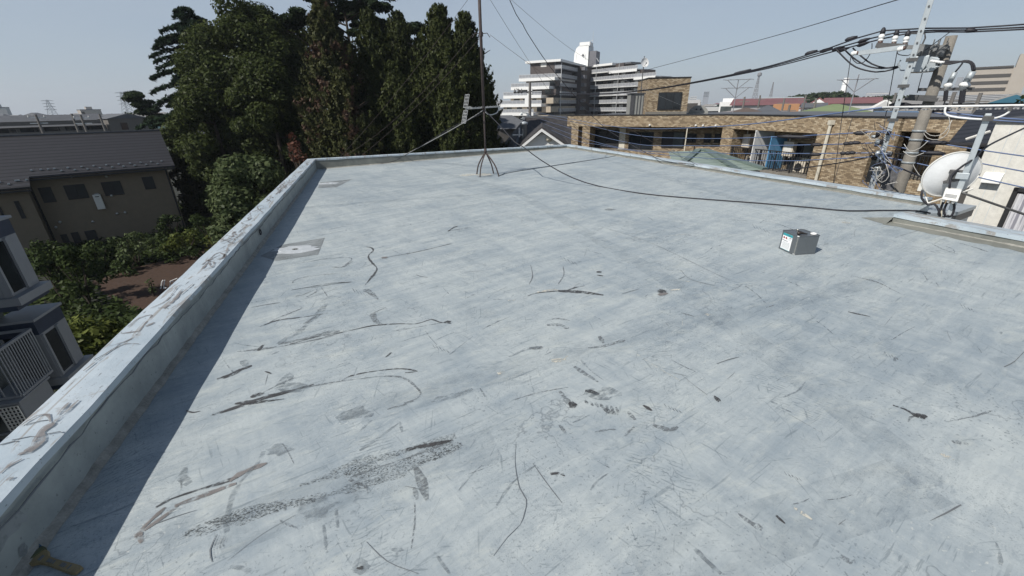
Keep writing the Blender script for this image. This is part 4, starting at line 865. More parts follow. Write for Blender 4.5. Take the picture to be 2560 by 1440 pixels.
cypress('cypress_tree', 'lower front cypress behind the guy wires and far parapet', 'tree', 985, 34, 165, 150, FO['cyp'], 38, 560, 110, .115, group=GT, power=.7, ragged=.55)
cypress('cypress_tree', 'lower front cypress behind the antenna reflector', 'tree', 1120, 34, 205, 140, FO['cyp'], 39, 520, 110, .115, group=GT, power=.7, ragged=.55)
shrub('reddish_shrub', 'reddish brown shrub behind the far left parapet corner', 752, 450, 27, 70, 2.6, FO['redsh'], 41, .13, 330, 12)
b_ = broad_tree('glossy_shrub', 'large round glossy leaved shrub beside the left parapet', 'shrub', 607, 30, 392, 112, FO['bush'], 42, 40, 620, .15, cr=1.0, low=.05, shape=.8)
# garden shrubs
GS = 'shrubs in the garden by the brown house'
shrub('garden_shrub', 'grey green round shrub against the brown house wall', 345, 655, 37, 125, 2.6, FO['bush'], 51, .13, 330, 14, group=GS, z0=GZ)
shrub('garden_shrub', 'yellow green low shrub right of the round grey green one', 470, 622, 38, 120, 1.5, FO['lime'], 52, .13, 300, 14, group=GS, z0=GZ)
shrub('garden_shrub', 'yellow green shrub next to the left parapet, below the glossy shrub', 540, 610, 36, 70, 1.6, FO['lime'], 58, .13, 300, 10, group=GS, z0=GZ)
shrub('garden_shrub', 'dark shrub beside the grey house bay window', 130, 690, 33, 120, 3.2, FO['dkshrub'], 53, .14, 330, 16, group=GS, z0=GZ)
shrub('garden_shrub', 'largest dark shrub at the edge of the bare soil', 215, 735, 31, 150, 3.6, FO['dkshrub'], 54, .14, 330, 22, group=GS, z0=GZ)
shrub('garden_shrub', 'bright green shrub at the corner of the grey house, nearest the parapet', 270, 880, 21, 210, 2.6, FO['lime'], 55, .13, 420, 26, group=GS, z0=GZ)
shrub('garden_shrub', 'low dark green plants along the far edge of the soil', 320, 668, 36, 110, .9, FO['dkshrub'], 56, .14, 330, 12, group=GS, z0=GZ)
shrub('garden_shrub', 'low leafy plants in the shade under the yellow green shrubs', 480, 640, 36, 130, .8, FO['dkshrub'], 57, .14, 330, 12, group=GS, z0=GZ)
shrub('onion_clump', 'spiky grey green clump beside the white pipe frame', 386, 742, None, 20, 1.1, FO['bush'], 59, .09, 330, 8, cat='plant')
shrub('garden_shrub', 'dark bush at the right corner of the brown house', 440, 600, 42, 90, 2.2, FO['dkshrub'], 63, .13, 420, 16, group=GS, z0=GZ)
shrub('garden_shrub', 'dark bush along the brown house wall, left of the round one', 250, 640, 38, 110, 1.9, FO['dkshrub'], 64, .13, 420, 16, group=GS, z0=GZ)
shrub('garden_shrub', 'dark bush behind the largest dark shrub, by the house wing', 120, 640, 37, 130, 2.8, FO['dkshrub'], 65, .13, 420, 18, group=GS, z0=GZ)
shrub('garden_shrub', 'dark bush between the glossy shrub and the yellow green shrubs', 520, 585, 40, 90, 2.4, FO['dkshrub'], 66, .13, 420, 14, group=GS, z0=GZ)
# white pipe frame on the soil
c = ground_px(418, 720); mb = MB(); q = lambda x, y: onplane(x, y, c, np.array([.8, .6]))
fr = thing('pipe_frame', 'small white pipe frame standing on the soil behind the left parapet', 'frame', c)
mb.tube([q(402, 722), q(405, 705), q(408, 700)], .03, 6); mb.tube([q(409, 722), q(411, 706), q(412, 700)], .03, 6); mb.build('upright', W['white'], fr)
mb = MB(); mb.tube([q(425, 716), q(426, 703), q(443, 696), q(446, 702)], .03, 6); mb.tube([q(426, 703), q(440, 706)], .025, 6); mb.build('hoop', W['white'], fr)
mb = MB(); mb.lathe([(.10, 0), (.13, .05), (.10, .12), (.02, .15)], q(414, 724), k=10); mb.build('knob', W['white'], fr, True)

# low ground cover over the garden floor (countless leaves: one object)
rng = np.random.default_rng(90); n_ = 90000; gx = rng.uniform(-46, -9, n_); gy = rng.uniform(9, 47, n_); sp_ = np.array([p[:2] for p in SOIL]); ins = np.zeros(n_, bool); j = len(sp_) - 1
for i in range(len(sp_)):
    xi, yi = sp_[i]; xj, yj = sp_[j]; ins ^= ((yi > gy) != (yj > gy)) & (gx < (xj - xi) * (gy - yi) / (yj - yi) + xi); j = i
patch = np.sin(gx * .9) + np.sin(gy * .7 + 1) + np.sin((gx + gy) * .37); keep = (~ins) & (patch + rng.normal(0, .6, n_) > -1.5); gx, gy = gx[keep], gy[keep]
gp = np.stack([gx, gy, GZ + .04 + np.abs(rng.normal(0, .16, len(gx)))], 1)
gc = leafmesh('ground_cover', gp, np.tile([0, 0, 1.], (len(gp), 1)), .20, FO['dkshrub'], None, 1.8, 91); gc['kind'] = 'stuff'
# ---------------------------------------------------------------- brown two storey house on the left
BH = thing('brown_house', 'brown two storey house with a dark stepped tile roof on the left', 'house', (*at(300, 560, GZ)[:2], GZ))
W['brown'] = plain('brown_render', (0.20, 0.162, 0.118), 0.9, var=.10, scale=2)
W['tile'] = stripemat('dark_roof_tiles', (0.026, 0.026, 0.032), (0.004, 0.004, 0.005), .44, .74, 'v', .6, .05)
W['house_glass'] = plain('dim_window_glass', (.018, .021, .024), .4, var=.2); De = 46.; e0, e1 = atd(82, 442, De), atd(434, 410, De - .3); ze = (e0[2] + e1[2]) / 2 + .05
hd_ = unit((e1 - e0) * [1, 1, 0]); hn = np.array([hd_[1], -hd_[0], 0]);
if np.dot(hn, -e0) < 0: hn = -hn
w1 = onplane(416, 418, e1 - hn * .6, hd_); wallP = w1 * [1, 1, 0]; sL = 26.0
def hw(s, z, d=0.0): return np.array([*(wallP[:2] - hd_[:2] * s + hn[:2] * d), z])      # s: metres left of the right end, d: proud of wall
mb = MB(); dep = 9.0
gab = lambda s: [hw(s, GZ), hw(s, ze + .12), hw(s, ze + 2.35, -dep / 2), hw(s, ze + .12, -dep), hw(s, GZ, -dep)]
mb.extrude(gab(0), -hd_ * sL); mb.build('wall', W['brown'], BH)
s_w = lambda px, py: np.dot((wallP - onplane(px, py, wallP, hd_)) * [1, 1, 0], hd_)
s_step = s_w(82, 455)
# main roof: front and back slopes with thickness; left of the step the front slope runs further down
def slope(s0, s1, over, name='roof', ov_t=.55):
    mb = MB(); k = 2.35 / (dep / 2); r0 = [hw(s0, ze + .12 - over * k + .12, over), hw(s0, ze + 2.35 + .14, -dep / 2), hw(s0, ze + 2.35 + .0, -dep / 2), hw(s0, ze + .12 - over * k - .02, over)]
    mb.extrude(r0, -hd_ * (s1 - s0)); return mb.build(name, W['tile'], BH)
rfm = slope(-.55, s_step, .62); slope(s_step - .002, sL, 1.7)
mb = MB(); k = 2.35 / (dep / 2); mb.extrude([hw(-.55, ze + 2.35 + .14, -dep / 2 - .01), hw(-.55, ze + .2 - .6 * k, -dep - .6), hw(-.55, ze + .05 - .6 * k, -dep - .6), hw(-.55, ze + 2.35, -dep / 2 - .01)], -hd_ * (sL + .5)); mb.build('roof', W['tile'], BH)
mb = MB(); mb.bar(hw(-.55, ze + 2.52, -dep / 2), hw(sL, ze + 2.52, -dep / 2), .22, .1); mb.build('ridge_cap', W['roof_dark'], BH)
mb = MB(); mb.bar(hw(-.50, ze + .0 - .62 * k + .0, .70), hw(s_step, ze - .62 * k, .70), .12, .12); mb.build('gutter', W['black'], BH)
mb = MB(); mb.bar(hw(s_step, ze - 1.7 * k, 1.78), hw(sL, ze - 1.7 * k, 1.78), .12, .12); mb.build('gutter', W['black'], BH)
mb = MB(); mb.frame_box(hw(s_step + .3, GZ, -.05), -hd_ * (sL - s_step - .3), hn * 1.15, np.array([0, 0, ze - 1.3 * k - GZ])); mb.build('wing_wall', W['brown'], BH)
for px, py in ((53, 448), (88, 446), (75, 452), (110, 441), (128, 439), (144, 440), (158, 434), (177, 437), (191, 431), (211, 434), (222, 428), (241, 432), (253, 426), (272, 429), (283, 423), (303, 427), (311, 421), (331, 425), (339, 419), (357, 422), (367, 417), (383, 420), (395, 414), (409, 418), (25, 442 + 1), (6, 450), (45, 446)):
    # snow guards in two rows on the lower slope
    s = s_w(px, py); d = .35 if py < 447 - px * .078 else .05
    if px < 80: d += 1.0
    c = hw(s, ze + .12 - d * k + .14, d); mb = MB(); mb.box(c + [0, 0, .05], (.12, .10, .09), math.atan2(hd_[1], hd_[0])); mb.build('snow_guard', W['galv'], rfm)
def house_win(x0, y0, x1, y1, two=True, white_dot=True, d0=.0):
    a = onplane(x0, y0, wallP + hn * d0, hd_); b = onplane(x1, y1, wallP + hn * d0, hd_); zt, zb = max(a[2], b[2]), min(a[2], b[2]); sa, sb = [np.dot((wallP - q * [1, 1, 0]), hd_) for q in (a, b)]
    mb = MB(); fw = .07
    for (u0, u1, v0, v1) in ((sa, sb, zt - fw, zt), (sa, sb, zb, zb + fw), (sa, sa - fw, zb + fw, zt - fw), (sb + fw, sb, zb + fw, zt - fw)) + ((((sa + sb) / 2 + .03, (sa + sb) / 2 - .03, zb + fw, zt - fw),) if two else ()):
        mb.frame_box(hw(u0, v0, d0 - .02), hd_ * (u0 - u1), hn * .09, [0, 0, v1 - v0])
    f = mb.build('window', W['black'], BH)
    for i in range(2 if two else 1):
        m_ = (sa + sb) / 2; u0, u1 = (sa - fw, m_ + .03) if two and i == 0 else ((m_ - .03 if two else sa - fw), sb + fw)
        mb = MB(); mb.frame_box(hw(u0, zb + fw, d0 - .03), hd_ * (u0 - u1), hn * .06, [0, 0, zt - zb - 2 * fw]); mb.build('pane', W['house_glass'] if i else W['black'], f)
for r in ((157, 464, 224, 494), (251, 456, 312, 485), (353, 443, 391, 471), (94, 470, 142, 504)): house_win(*r, two=r[0] != 94)
for r in ((34, 503, 66, 545), (-4, 515, 12, 545)): house_win(*r, two=False, d0=1.1)
for r in ((150, 587, 175, 605), (176, 582, 206, 606), (210, 578, 250, 606), (392, 545, 426, 572)): house_win(*r, two=False)
mb = MB(); mb.tube([hw(s_step + .22, ze - .8, .12), hw(s_step + .22, GZ + .1, .12)], .06, 6); mb.build('downpipe', W['black'], BH)
mb = MB(); mb.tube([hw(.12, ze - .2, .08), hw(.12, GZ + .1, .08)], .05, 6); mb.build('downpipe', W['black'], BH)
for px, py in ((178, 442), (266, 441), (279, 489), (293, 534), (313, 531), (150, 555), (232, 554), (140, 568)):
    c = onplane(px, py, wallP, hd_); mb = MB(); mb.lathe([(.09, 0), (.10, .05), (.06, .09), (.01, .1)], c, hn, 10); mb.build('vent_cap', W['alu'], BH, True)
mb = MB(); a, b = onplane(229, 487, wallP, hd_), onplane(262, 521, wallP, hd_); sa, sb = s_w(231, 488), s_w(252, 488)
wh = thing('wall_unit', 'white tall utility box hung on the brown house wall between two windows', 'utility box', hw((sa + sb) / 2, a[2] - 1.3, .12))
zt, zb = a[2], b[2]; mb.frame_box(hw(sa, zb, .02), hd_ * (sa - sb), hn * .22, [0, 0, zt - zb]); mb.build('casing', W['offwhite'], wh, bevel=.02)
mb = MB(); mb.frame_box(hw(sa - .12, zt - .18, .24), hd_ * (sa - sb - .24), hn * .02, [0, 0, .06]); mb.build('vent_slot', W['black'], wh)
mb = MB(); mb.tube([hw((sa + sb) / 2 + .1, zt + .02, .12), hw((sa + sb) / 2 - .15, zt + .02, .12)], .05, 6); mb.build('bracket', W['alu'], wh)

# ---------------------------------------------------------------- grey house at the near left
NH = thing('grey_house', 'blue grey house close by on the left with two boxed bay windows', 'house', (*atd(40, 800, 13)[:2], GZ))
W['house_grey'] = plain('blue_grey_render', (0.125, 0.145, 0.15), .85, var=.10, scale=2); W['house_lt'] = plain('pale_grey_trim', (0.24, 0.255, 0.275), .6, var=.08); W['navy'] = plain('navy_trim', (.03, .042, .07), .5)
Dn = 13.; nd = np.array([*U_L, 0]); nn3 = np.array([*N_L, 0]); c0 = atd(100, 705, Dn) - nn3 * .66 - nd * .25; NP = c0 * [1, 1, 0]
def nh(s, z, d=0.0): return np.array([*(NP[:2] + nd[:2] * s + nn3[:2] * d), z])
mb = MB(); ztop = .55; mb.frame_box(nh(0, GZ), -nd * 12, -nn3 * 9, [0, 0, ztop - GZ]); mb.build('wall', W['house_grey'], NH)
mb = MB(); mb.frame_box(nh(.25, ztop, .25), -nd * 12.4, -nn3 * 9.5, [0, 0, .12]); mb.build('roof', W['roof_dark'], NH)
def bay(z0, z1, s1, s0, dpt):
    mb = MB(); mb.frame_box(nh(s1, z1 - .30, dpt), nd * (s0 - s1), -nn3 * (dpt + .02), [0, 0, .30]); cap = mb.build('bay_window', W['navy'], NH)
    mb = MB(); mb.frame_box(nh(s1 + .03, z1 + .002, dpt + .04), nd * (s0 - s1 - .06), -nn3 * (dpt + .06), [0, 0, .05]); mb.build('bay_roof', W['house_lt'], cap)
    mb = MB(); mb.frame_box(nh(s1 + .06, z0 - .16, dpt + .14), nd * (s0 - s1 - .12), -nn3 * (dpt + .15), [0, 0, .16]); mb.build('bay_sill', W['house_lt'], cap)
    mb = MB(); mb.frame_box(nh(s1 + .05, z0 - .26, dpt + .05), nd * (s0 - s1 - .1), -nn3 * (dpt + .05), [0, 0, .098]); mb.build('bay_base', W['navy'], cap)
    mb = MB(); mb.frame_box(nh(s1, z0 + .002, dpt - .004), nd * (s0 - s1), -nn3 * .08, [0, 0, z1 - z0 - .304]); mb.build('front_panel', W['house_lt'], cap)
    L_ = s1 - s0; mb = MB(); mb.frame_box(nh(s0 + .06, z0 + .06, dpt - .003), nd * L_ * .46, nn3 * .012, [0, 0, z1 - z0 - .42]); mb.build('pane', W['glass'], cap)
    mb = MB(); mb.frame_box(nh(s0 + .06 + L_ * .47, z0 + .03, dpt - .003), nd * L_ * .10, nn3 * .05, [0, 0, z1 - z0 - .34]); mb.frame_box(nh(s0 + .005, z0 + .03, dpt - .003), nd * .05, nn3 * .05, [0, 0, z1 - z0 - .34]); mb.build('window_frame', W['house_lt'], cap)
    mb = MB()
    for f in (0, .92): mb.frame_box(nh(s0 + .004, z0 + .002, (dpt - .09) * (1 - f) + .0), nd * .06, -nn3 * .09, [0, 0, z1 - z0 - .304])
    mb.build('post', W['house_lt'], cap)
    mb = MB(); mb.frame_box(nh(s0 + .03, z0 + .002, dpt - .18), nd * .02, -nn3 * (dpt - .18), [0, 0, z1 - z0 - .304]); mb.build('pane', W['glass'], cap)
zA = atd(20, 545, Dn)[2]; zB = atd(70, 712, Dn)[2]
bay(zB, zA, 0.25, -.60, .66)
zC = atd(140, 770, Dn)[2]; zD = atd(190, 905, Dn)[2]
bay(zD, zC, 0.45, -.40, .66)
mb = MB(); mb.tube([nh(-1.9, zB + .4, .06), nh(-1.6, zC + .4, .06), nh(-1.55, zD - .9, .06)], .04, 6); mb.build('downpipe', W['navy'], NH)
for s, z in ((-2.9, zB - .1), (-2.2, zD + .2)):
    mb = MB(); mb.frame_box(nh(s, z - 1.1, .01), -nd * .9, nn3 * .05, [0, 0, 1.1]); f = mb.build('window', W['house_lt'], NH); mb = MB(); mb.frame_box(nh(s - .06, z - 1.04, .05), -nd * .78, nn3 * .02, [0, 0, .98]); mb.build('pane', W['glass'], f)
# wall hung rack with an outdoor unit
RK = thing('railing_rack', 'pale metal railing cage fixed to the grey house wall beside the lower bay', 'railing', nh(-.9, zD - .6, .4))
za, zb_ = atd(105, 790, Dn)[2], atd(100, 905, Dn)[2]; s0, s1, dd_ = -.55, -1.45, .66
mb = MB(); mb.bar(nh(s0, za, dd_), nh(s1, za, dd_), .05, .05); mb.bar(nh(s0, za, .02), nh(s0, za, dd_), .05, .05); mb.bar(nh(s1, za, .02), nh(s1, za, dd_), .05, .05); mb.bar(nh(s0, zb_, dd_), nh(s1, zb_, dd_), .05, .05); mb.bar(nh(s1, zb_, .02), nh(s1, zb_, dd_), .05, .05); mb.build('rail', W['house_lt'], RK)
mb = MB()
for t in np.linspace(0, 1, 15): mb.bar(nh(s0 + (s1 - s0) * t, zb_, dd_), nh(s0 + (s1 - s0) * t, za, dd_), .018, .018)
for t in np.linspace(.1, .9, 4): mb.bar(nh(s1, zb_, dd_ * t), nh(s1, za, dd_ * t), .018, .018)
mb.build('baluster', W['house_lt'], RK)
AU = thing('outdoor_unit', 'white outdoor air conditioner behind a lattice grille below the railing cage', 'air conditioner', nh(-1.1, zb_ - .7, .4))
mb = MB(); mb.frame_box(nh(-.75, zb_ - .70, .66), -nd * .82, -nn3 * .34, [0, 0, .62]); mb.build('casing', W['house_lt'], AU, bevel=.02)
mb = MB(); mb.frame_box(nh(-.72, zb_ - .075, .70), -nd * .9, -nn3 * .6, [0, 0, .04]); mb.build('top_cover', W['house_lt'], AU)
mb = MB(); mb.frame_box(nh(-1.57, zb_ - .62, .62), -nd * .012, -nn3 * .27, [0, 0, .48]); gr = mb.build('fan_opening', W['black'], AU)
mb = MB()
for t in np.linspace(0, 1, 6): mb.bar(nh(-1.60, zb_ - .64, .63 - .29 * t), nh(-1.60, zb_ - .12, .63 - .29 * t), .018, .018)
for t in np.linspace(0, 1, 8): mb.bar(nh(-1.605, zb_ - .64 + .52 * t, .63), nh(-1.605, zb_ - .64 + .52 * t, .34), .018, .018)
mb.build('grille', W['offwhite'], AU)
mb = MB(); mb.bar(nh(-.8, zb_ - .74, .02), nh(-.8, zb_ - .74, .74), .04, .05); mb.bar(nh(-1.5, zb_ - .74, .02), nh(-1.5, zb_ - .74, .74), .04, .05); mb.build('bracket', W['house_lt'], AU)

# ---------------------------------------------------------------- long low apartment block behind the brown house
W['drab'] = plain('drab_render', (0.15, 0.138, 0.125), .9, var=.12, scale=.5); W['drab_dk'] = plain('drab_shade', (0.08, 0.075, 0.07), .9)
Dl = 105.; A0, A1 = atd(-60, 318, Dl), atd(283, 306, Dl + 4); LB = thing('long_block', 'long low drab apartment block with a dark window strip, beyond the brown house', 'apartment block', (*(A0 + A1)[:2] / 2, GZ))
ld = unit((A1 - A0) * [1, 1, 0]); ln = np.array([ld[1], -ld[0], 0]); ln = ln if np.dot(ln, -A0) > 0 else -ln; Ll = np.linalg.norm((A1 - A0)[:2]); zt = atd(140, 302, Dl)[2]; zs = atd(140, 312, Dl)[2]; zw = atd(140, 328, Dl)[2]
lb = lambda s, z, d=0: np.array([*(A0[:2] + ld[:2] * s + ln[:2] * d), z])
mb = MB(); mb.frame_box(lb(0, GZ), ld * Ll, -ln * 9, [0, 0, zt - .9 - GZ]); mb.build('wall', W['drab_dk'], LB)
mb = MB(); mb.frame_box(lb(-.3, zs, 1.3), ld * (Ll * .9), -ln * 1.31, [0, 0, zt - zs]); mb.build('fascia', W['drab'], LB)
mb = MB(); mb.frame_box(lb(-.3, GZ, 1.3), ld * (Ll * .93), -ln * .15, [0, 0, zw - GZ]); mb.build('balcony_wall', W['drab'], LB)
mb = MB(); mb.extrude([lb(0, zt - .89, .0), lb(0, zt + .9, -4.5), lb(0, zt - .89, -9)], ld * Ll); mb.build('roof', W['roof_dark'], LB)
rg = random.Random(7)
for k in range(16):
    s = Ll * (.02 + .057 * k); mb = MB(); mb.frame_box(lb(s, zw - .6, .01), ld * rg.uniform(1.2, 2.0), ln * .06, [0, 0, zs - zw + .2]); mb.build('window', W['glass'] if k % 3 else W['drab'], LB)
E1 = thing('stair_block', 'grey end building with a small gable right of the long drab block', 'building', (*A1[:2], GZ))
mb = MB(); mb.frame_box(lb(Ll - 1.2, GZ, 1.6), ld * 6.0, -ln * 8, [0, 0, zt + .1 - GZ]); mb.build('wall', W['drab'], E1)
mb = MB(); mb.extrude([lb(Ll - 1.4, zt + .1, 1.8), lb(Ll + 1.8, zt + .9, 1.8), lb(Ll + 5, zt + .1, 1.8)], -ln * 8.4); mb.build('roof', W['roof_dark'], E1)
mb = MB(); mb.frame_box(lb(Ll + .4, zt - 1.8, 1.61), ld * 1.0, ln * .05, [0, 0, 1.2]); mb.build('window', W['glass'], E1)
# pale green hipped roof behind the pine
p = atd(325, 318, 112); GH = thing('green_roof_house', 'small house with a pale green metal roof below the leaning pine', 'house', (*p[:2], GZ))
mb = MB(); mb.frame_box(p * [1, 1, 0] + [-3, 0, GZ], [7, 0, 0], [0, 6, 0], [0, 0, p[2] - .3 - GZ]); mb.build('wall', W['cream'], GH)
mb = MB(); z = p[2] - .3; mb.add([(p[0] - 3.5, p[1] - .5, z), (p[0] + 5.5, p[1] - .5, z), (p[0] + 5.5, p[1] + 6.5, z), (p[0] - 3.5, p[1] + 6.5, z), (p[0] + 2.2, p[1] + 3, z + 2.0), (p[0] + 3.4, p[1] + 3, z + 2.0)], [(0, 1, 5, 4), (1, 2, 5), (2, 3, 4, 5), (3, 0, 4), (3, 2, 1, 0)]); mb.build('roof', plain('pale_green_metal', (.33, .47, .40), .5, var=.1), GH)
# service poles in front of the long block
GP = 'utility poles beyond the brown house'
W['pole_dk'] = plain('weathered_pole', (0.16, 0.15, 0.14), .9, var=.2)
def far_pole(pxt, pyt, pxb, pyb, D, label, r=.16, arm=True, mat='pole_dk', group=GP):
    t, b = atd(pxt, pyt, D), atd(pxb, pyb, D); x, y = (t + b)[:2] / 2; root = thing('utility_pole', label, 'utility pole', (x, y, GZ), group)
    mb = MB(); mb.tube([(x, y, GZ), (x, y, (GZ + t[2]) / 2), (x, y, t[2])], [r * 1.25, r * 1.1, r * .85], 8); mb.build('post', W[mat], root)
    if arm:
        a = math.atan2(y, x) + 1.2; mb = MB()
        for dz in (.4, 1.1): mb.bar((x - math.cos(a) * .9, y - math.sin(a) * .9, t[2] - dz), (x + math.cos(a) * .9, y + math.sin(a) * .9, t[2] - dz), .10, .10)
        mb.build('crossarm', W['galv'], root)
        mb = MB()
        for f in (-.8, 0, .8): mb.lathe([(.06, 0), (.09, .05), (.05, .2), (.02, .22)], (x + math.cos(a) * f, y + math.sin(a) * f, t[2] - .35), k=6)
        mb.build('insulator', W['offwhite'], root)
    return root, np.array([x, y, t[2]])
for i, (a, b, c_, d_, D, lb_, ar) in enumerate(((88, 286, 109, 334, 88, 'grey service pole before the long drab block, leftmost of the tall ones', True), (178, 284, 197, 329, 90, 'dark slim pole before the long drab block, left of the one with white fittings', False), (200, 287, 218, 329, 86, 'pole with white fittings near the middle of the long drab block', True), (247, 285, 261, 318, 92, 'dark slim pole at the right end of the long drab block', False), (63, 293, 70, 306, 120, 'short distant pole rising over the left part of the long block', False), (213, 289, 218, 303, 122, 'short distant pole right behind the pole with white fittings', False))):
    far_pole(a, b, c_, d_, D, lb_, .15 if D < 110 else .12, ar)
pine('small leaning pine with flat pads against the sky, left of the big trees', 327, 78, 231, 44, 61, padr=.95, npad=12, lean=-3.4, low=.66, leaf=.22, group=None, r=.2, per=330)
broad_tree('round_tree', 'dark round tree below the leaning pine', 'tree', 323, 118, 282, 26, FO['far'], 62, 16, 60, .4, cr=1.5, low=.3)
# lattice pylons far away
W['pylon'] = plain('pylon_steel', (.30, .33, .35), .6, var=.1)
def pylon(pxt, pyt, pxb, pyb, D, label, hw_, arms=True, name='pylon', group='far transmission pylons', kx=0.8, mat='pylon', r=.16):
    t = atd(pxt, pyt, D); x, y = t[:2]; h = t[2] - GZ; root = thing(name, label, 'pylon' if arms else 'mast', (x, y, GZ), group); mb = MB(); n = 11
    cor = lambda k, z: np.array([x + (hw_ * (1 - z) ** 1.2 + hw_ * .12) * (1 if k in (0, 3) else -1), y + (hw_ * (1 - z) ** 1.2 + hw_ * .12) * (1 if k < 2 else -1), GZ + h * z])
    for k in range(4):
        mb.tube([cor(k, z) for z in np.linspace(0, 1, 8)], r, 4)
        for i in range(n):
            z0, z1 = i / n, (i + 1) / n; mb.tube([cor(k, z0), cor((k + 1) % 4, z1)], r * .6, 3); mb.tube([cor((k + 1) % 4, z0), cor(k, z1)], r * .6, 3)
    mb.build('lattice_body', W[mat], root)
    if arms:
        sv = unit(np.cross([x, y, 0], [0, 0, 1]))
        for z in (.97, .86, .75, .64):
            c = np.array([x, y, GZ + h * z]); mb = MB()
            for sg in (-1, 1): mb.tube([c + sv * sg * hw_ * .1, c + sv * sg * hw_ * 1.05], r * .7, 4); mb.tube([c + [0, 0, h * .035], c + sv * sg * hw_ * 1.05], r * .5, 3)
            mb.build('crossarm', W[mat], root)
    return root
pylon(117, 250, 135, 288, 520, 'distant lattice pylon over the middle of the left skyline', 3.4)
pylon(302, 230, 323, 283, 480, 'distant lattice pylon just left of the leaning pine', 3.8)

# ---------------------------------------------------------------- white terraced apartment building
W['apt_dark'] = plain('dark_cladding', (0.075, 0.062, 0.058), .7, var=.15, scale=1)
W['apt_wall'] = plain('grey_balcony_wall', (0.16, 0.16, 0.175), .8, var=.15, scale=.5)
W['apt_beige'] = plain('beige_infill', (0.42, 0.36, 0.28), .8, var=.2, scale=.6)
W['rail'] = plain('pale_railing', (0.55, 0.56, 0.56), .5, var=.08)
W['screen'] = plain('railing_screen', (0.30, 0.31, 0.33), .3, var=.15, scale=1)
zR = 16.3; ST = 2.8
AP = thing('terraced_apartments', 'white stepped apartment building with terraces and a tower on its roof', 'apartment building', (*at(1420, 160, zR)[:2], GZ))
def g2(x, y, z): return at(x, y, z)[:2]
# wing A plan directions from its roof edge
rA0, rA1 = g2(1313, 153, zR), g2(1402, 147, zR); cI = g2(1469, 164, zR)
ad = (rA1 - rA0) / np.linalg.norm(rA1 - rA0); bk = cI - rA1; bkd = bk / np.linalg.norm(bk)
LA = np.linalg.norm(bk)
levels = []   # (k, left px, right px, y)
bands = {2: ((1297, 195), (1387, 189)), 3: ((1277, 217), (1373, 211)), 4: ((1258, 238), (1353, 233)), 5: ((1240, 260), (1353, 258)), 6: ((1249, 284), (1333, 282))}
def slabbox(a, b, depth_dir, depth, z0, z1, mat, name='slab', par=None):
    mb = MB(); mb.prism([tuple(a), tuple(b), tuple(b + depth_dir * depth), tuple(a + depth_dir * depth)], z0, z1); return mb.build(name, mat, par or AP)
slabbox(rA0, rA1, bkd, LA + 2, zR - .75, zR, W['white'], 'roof_slab')
# gable panel under the roof (two storeys) and body of wing A
inset = .9
ga, gb = rA0 + ad * 1.6 + bkd * inset, rA1 - ad * 2.6 + bkd * inset
slabbox(ga, gb, bkd, LA - 1, zR - 2 * ST + .1, zR - .751, W['apt_dark'], 'gable_wall')
q = ga * .56 + gb * .44; slabbox(q, q + ad * 2.2, -bkd, .08, zR - 2.1, zR - .95, W['offwhite'], 'window')
def railing(a, b, z, n=14, h=1.1, scr=True, name='railing'):
    mb = MB(); a3, b3 = np.array([*a, z]), np.array([*b, z]); up = np.array([0, 0, h])
    mb.bar(a3 + up, b3 + up, .10, .10); mb.bar(a3 + up * .12, b3 + up * .12, .08, .08)
    for t in np.linspace(0, 1, n): mb.bar(a3 * (1 - t) + b3 * t, a3 * (1 - t) + b3 * t + up, .09, .09)
    r_ = mb.build(name, W['rail'], AP)
    if scr:
        mb = MB(); d = unit(b3 - a3); nrm = np.array([-d[1], d[0], 0]); mb.frame_box(a3 + up * .16 - nrm * .02, b3 - a3, nrm * .04, up * .76); mb.build('railing_panel', W['screen'], r_)
    return r_
rg = random.Random(2)
prev = (rA0, rA1)
def lpx(p, P, dr):
    d = ray(*p)[:2]; A = np.array([[d[0], -dr[0]], [d[1], -dr[1]]]); t = np.linalg.solve(A, P); return P + dr * t[1]
for k, (pa, pb) in bands.items():
    z = zR - ST * k; a, b = g2(*pa, z), g2(*pb, z)
    # keep the terrace edge parallel with the roof edge, at the front
    m_ = (a + b) / 2; L = np.linalg.norm(b - a); out = np.dot(m_ - rA0, -bkd)
    front0 = rA0 - bkd * max(.6 * (k - 1), min(out, 2.2 * (k - 1))); c0 = lpx(pa, front0, ad); c1 = lpx(pb, front0, ad)
    cR = front0 + ad * np.dot(rA1 - front0, ad)
    slabbox(c0, c1, bkd, LA * .8, z - .95, z, W['white'], 'terrace_slab')
    # storey below: recessed wall with windows, reaching to the right side
    w0, w1 = c0 + ad * 2.0 + bkd * 2.0, cR - ad * .4 + bkd * 2.0
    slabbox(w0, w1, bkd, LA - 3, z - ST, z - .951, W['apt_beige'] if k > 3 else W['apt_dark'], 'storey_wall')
    for f in (.08, .30, .52, .72):
        p_ = w0 + ad * np.linalg.norm(w1 - w0) * f; slabbox(p_, p_ + ad * rg.uniform(1.6, 2.4), -bkd, .06, z - ST + .2, z - 1.1, W['glass'] if rg.random() < .6 else W['glass_pale'], 'window')
    railing(c0 + bkd * .2, c1 + bkd * .2, z, 12); railing(c0 + bkd * .2 + ad * .1, c0 + bkd * 7 + ad * .1, z, 6)
    if k in (4, 5): p_ = c0 * .35 + c1 * .65; slabbox(p_, p_ + ad * 1.7, bkd, .5, z, z + 2.1, W['white'], 'divider_panel')
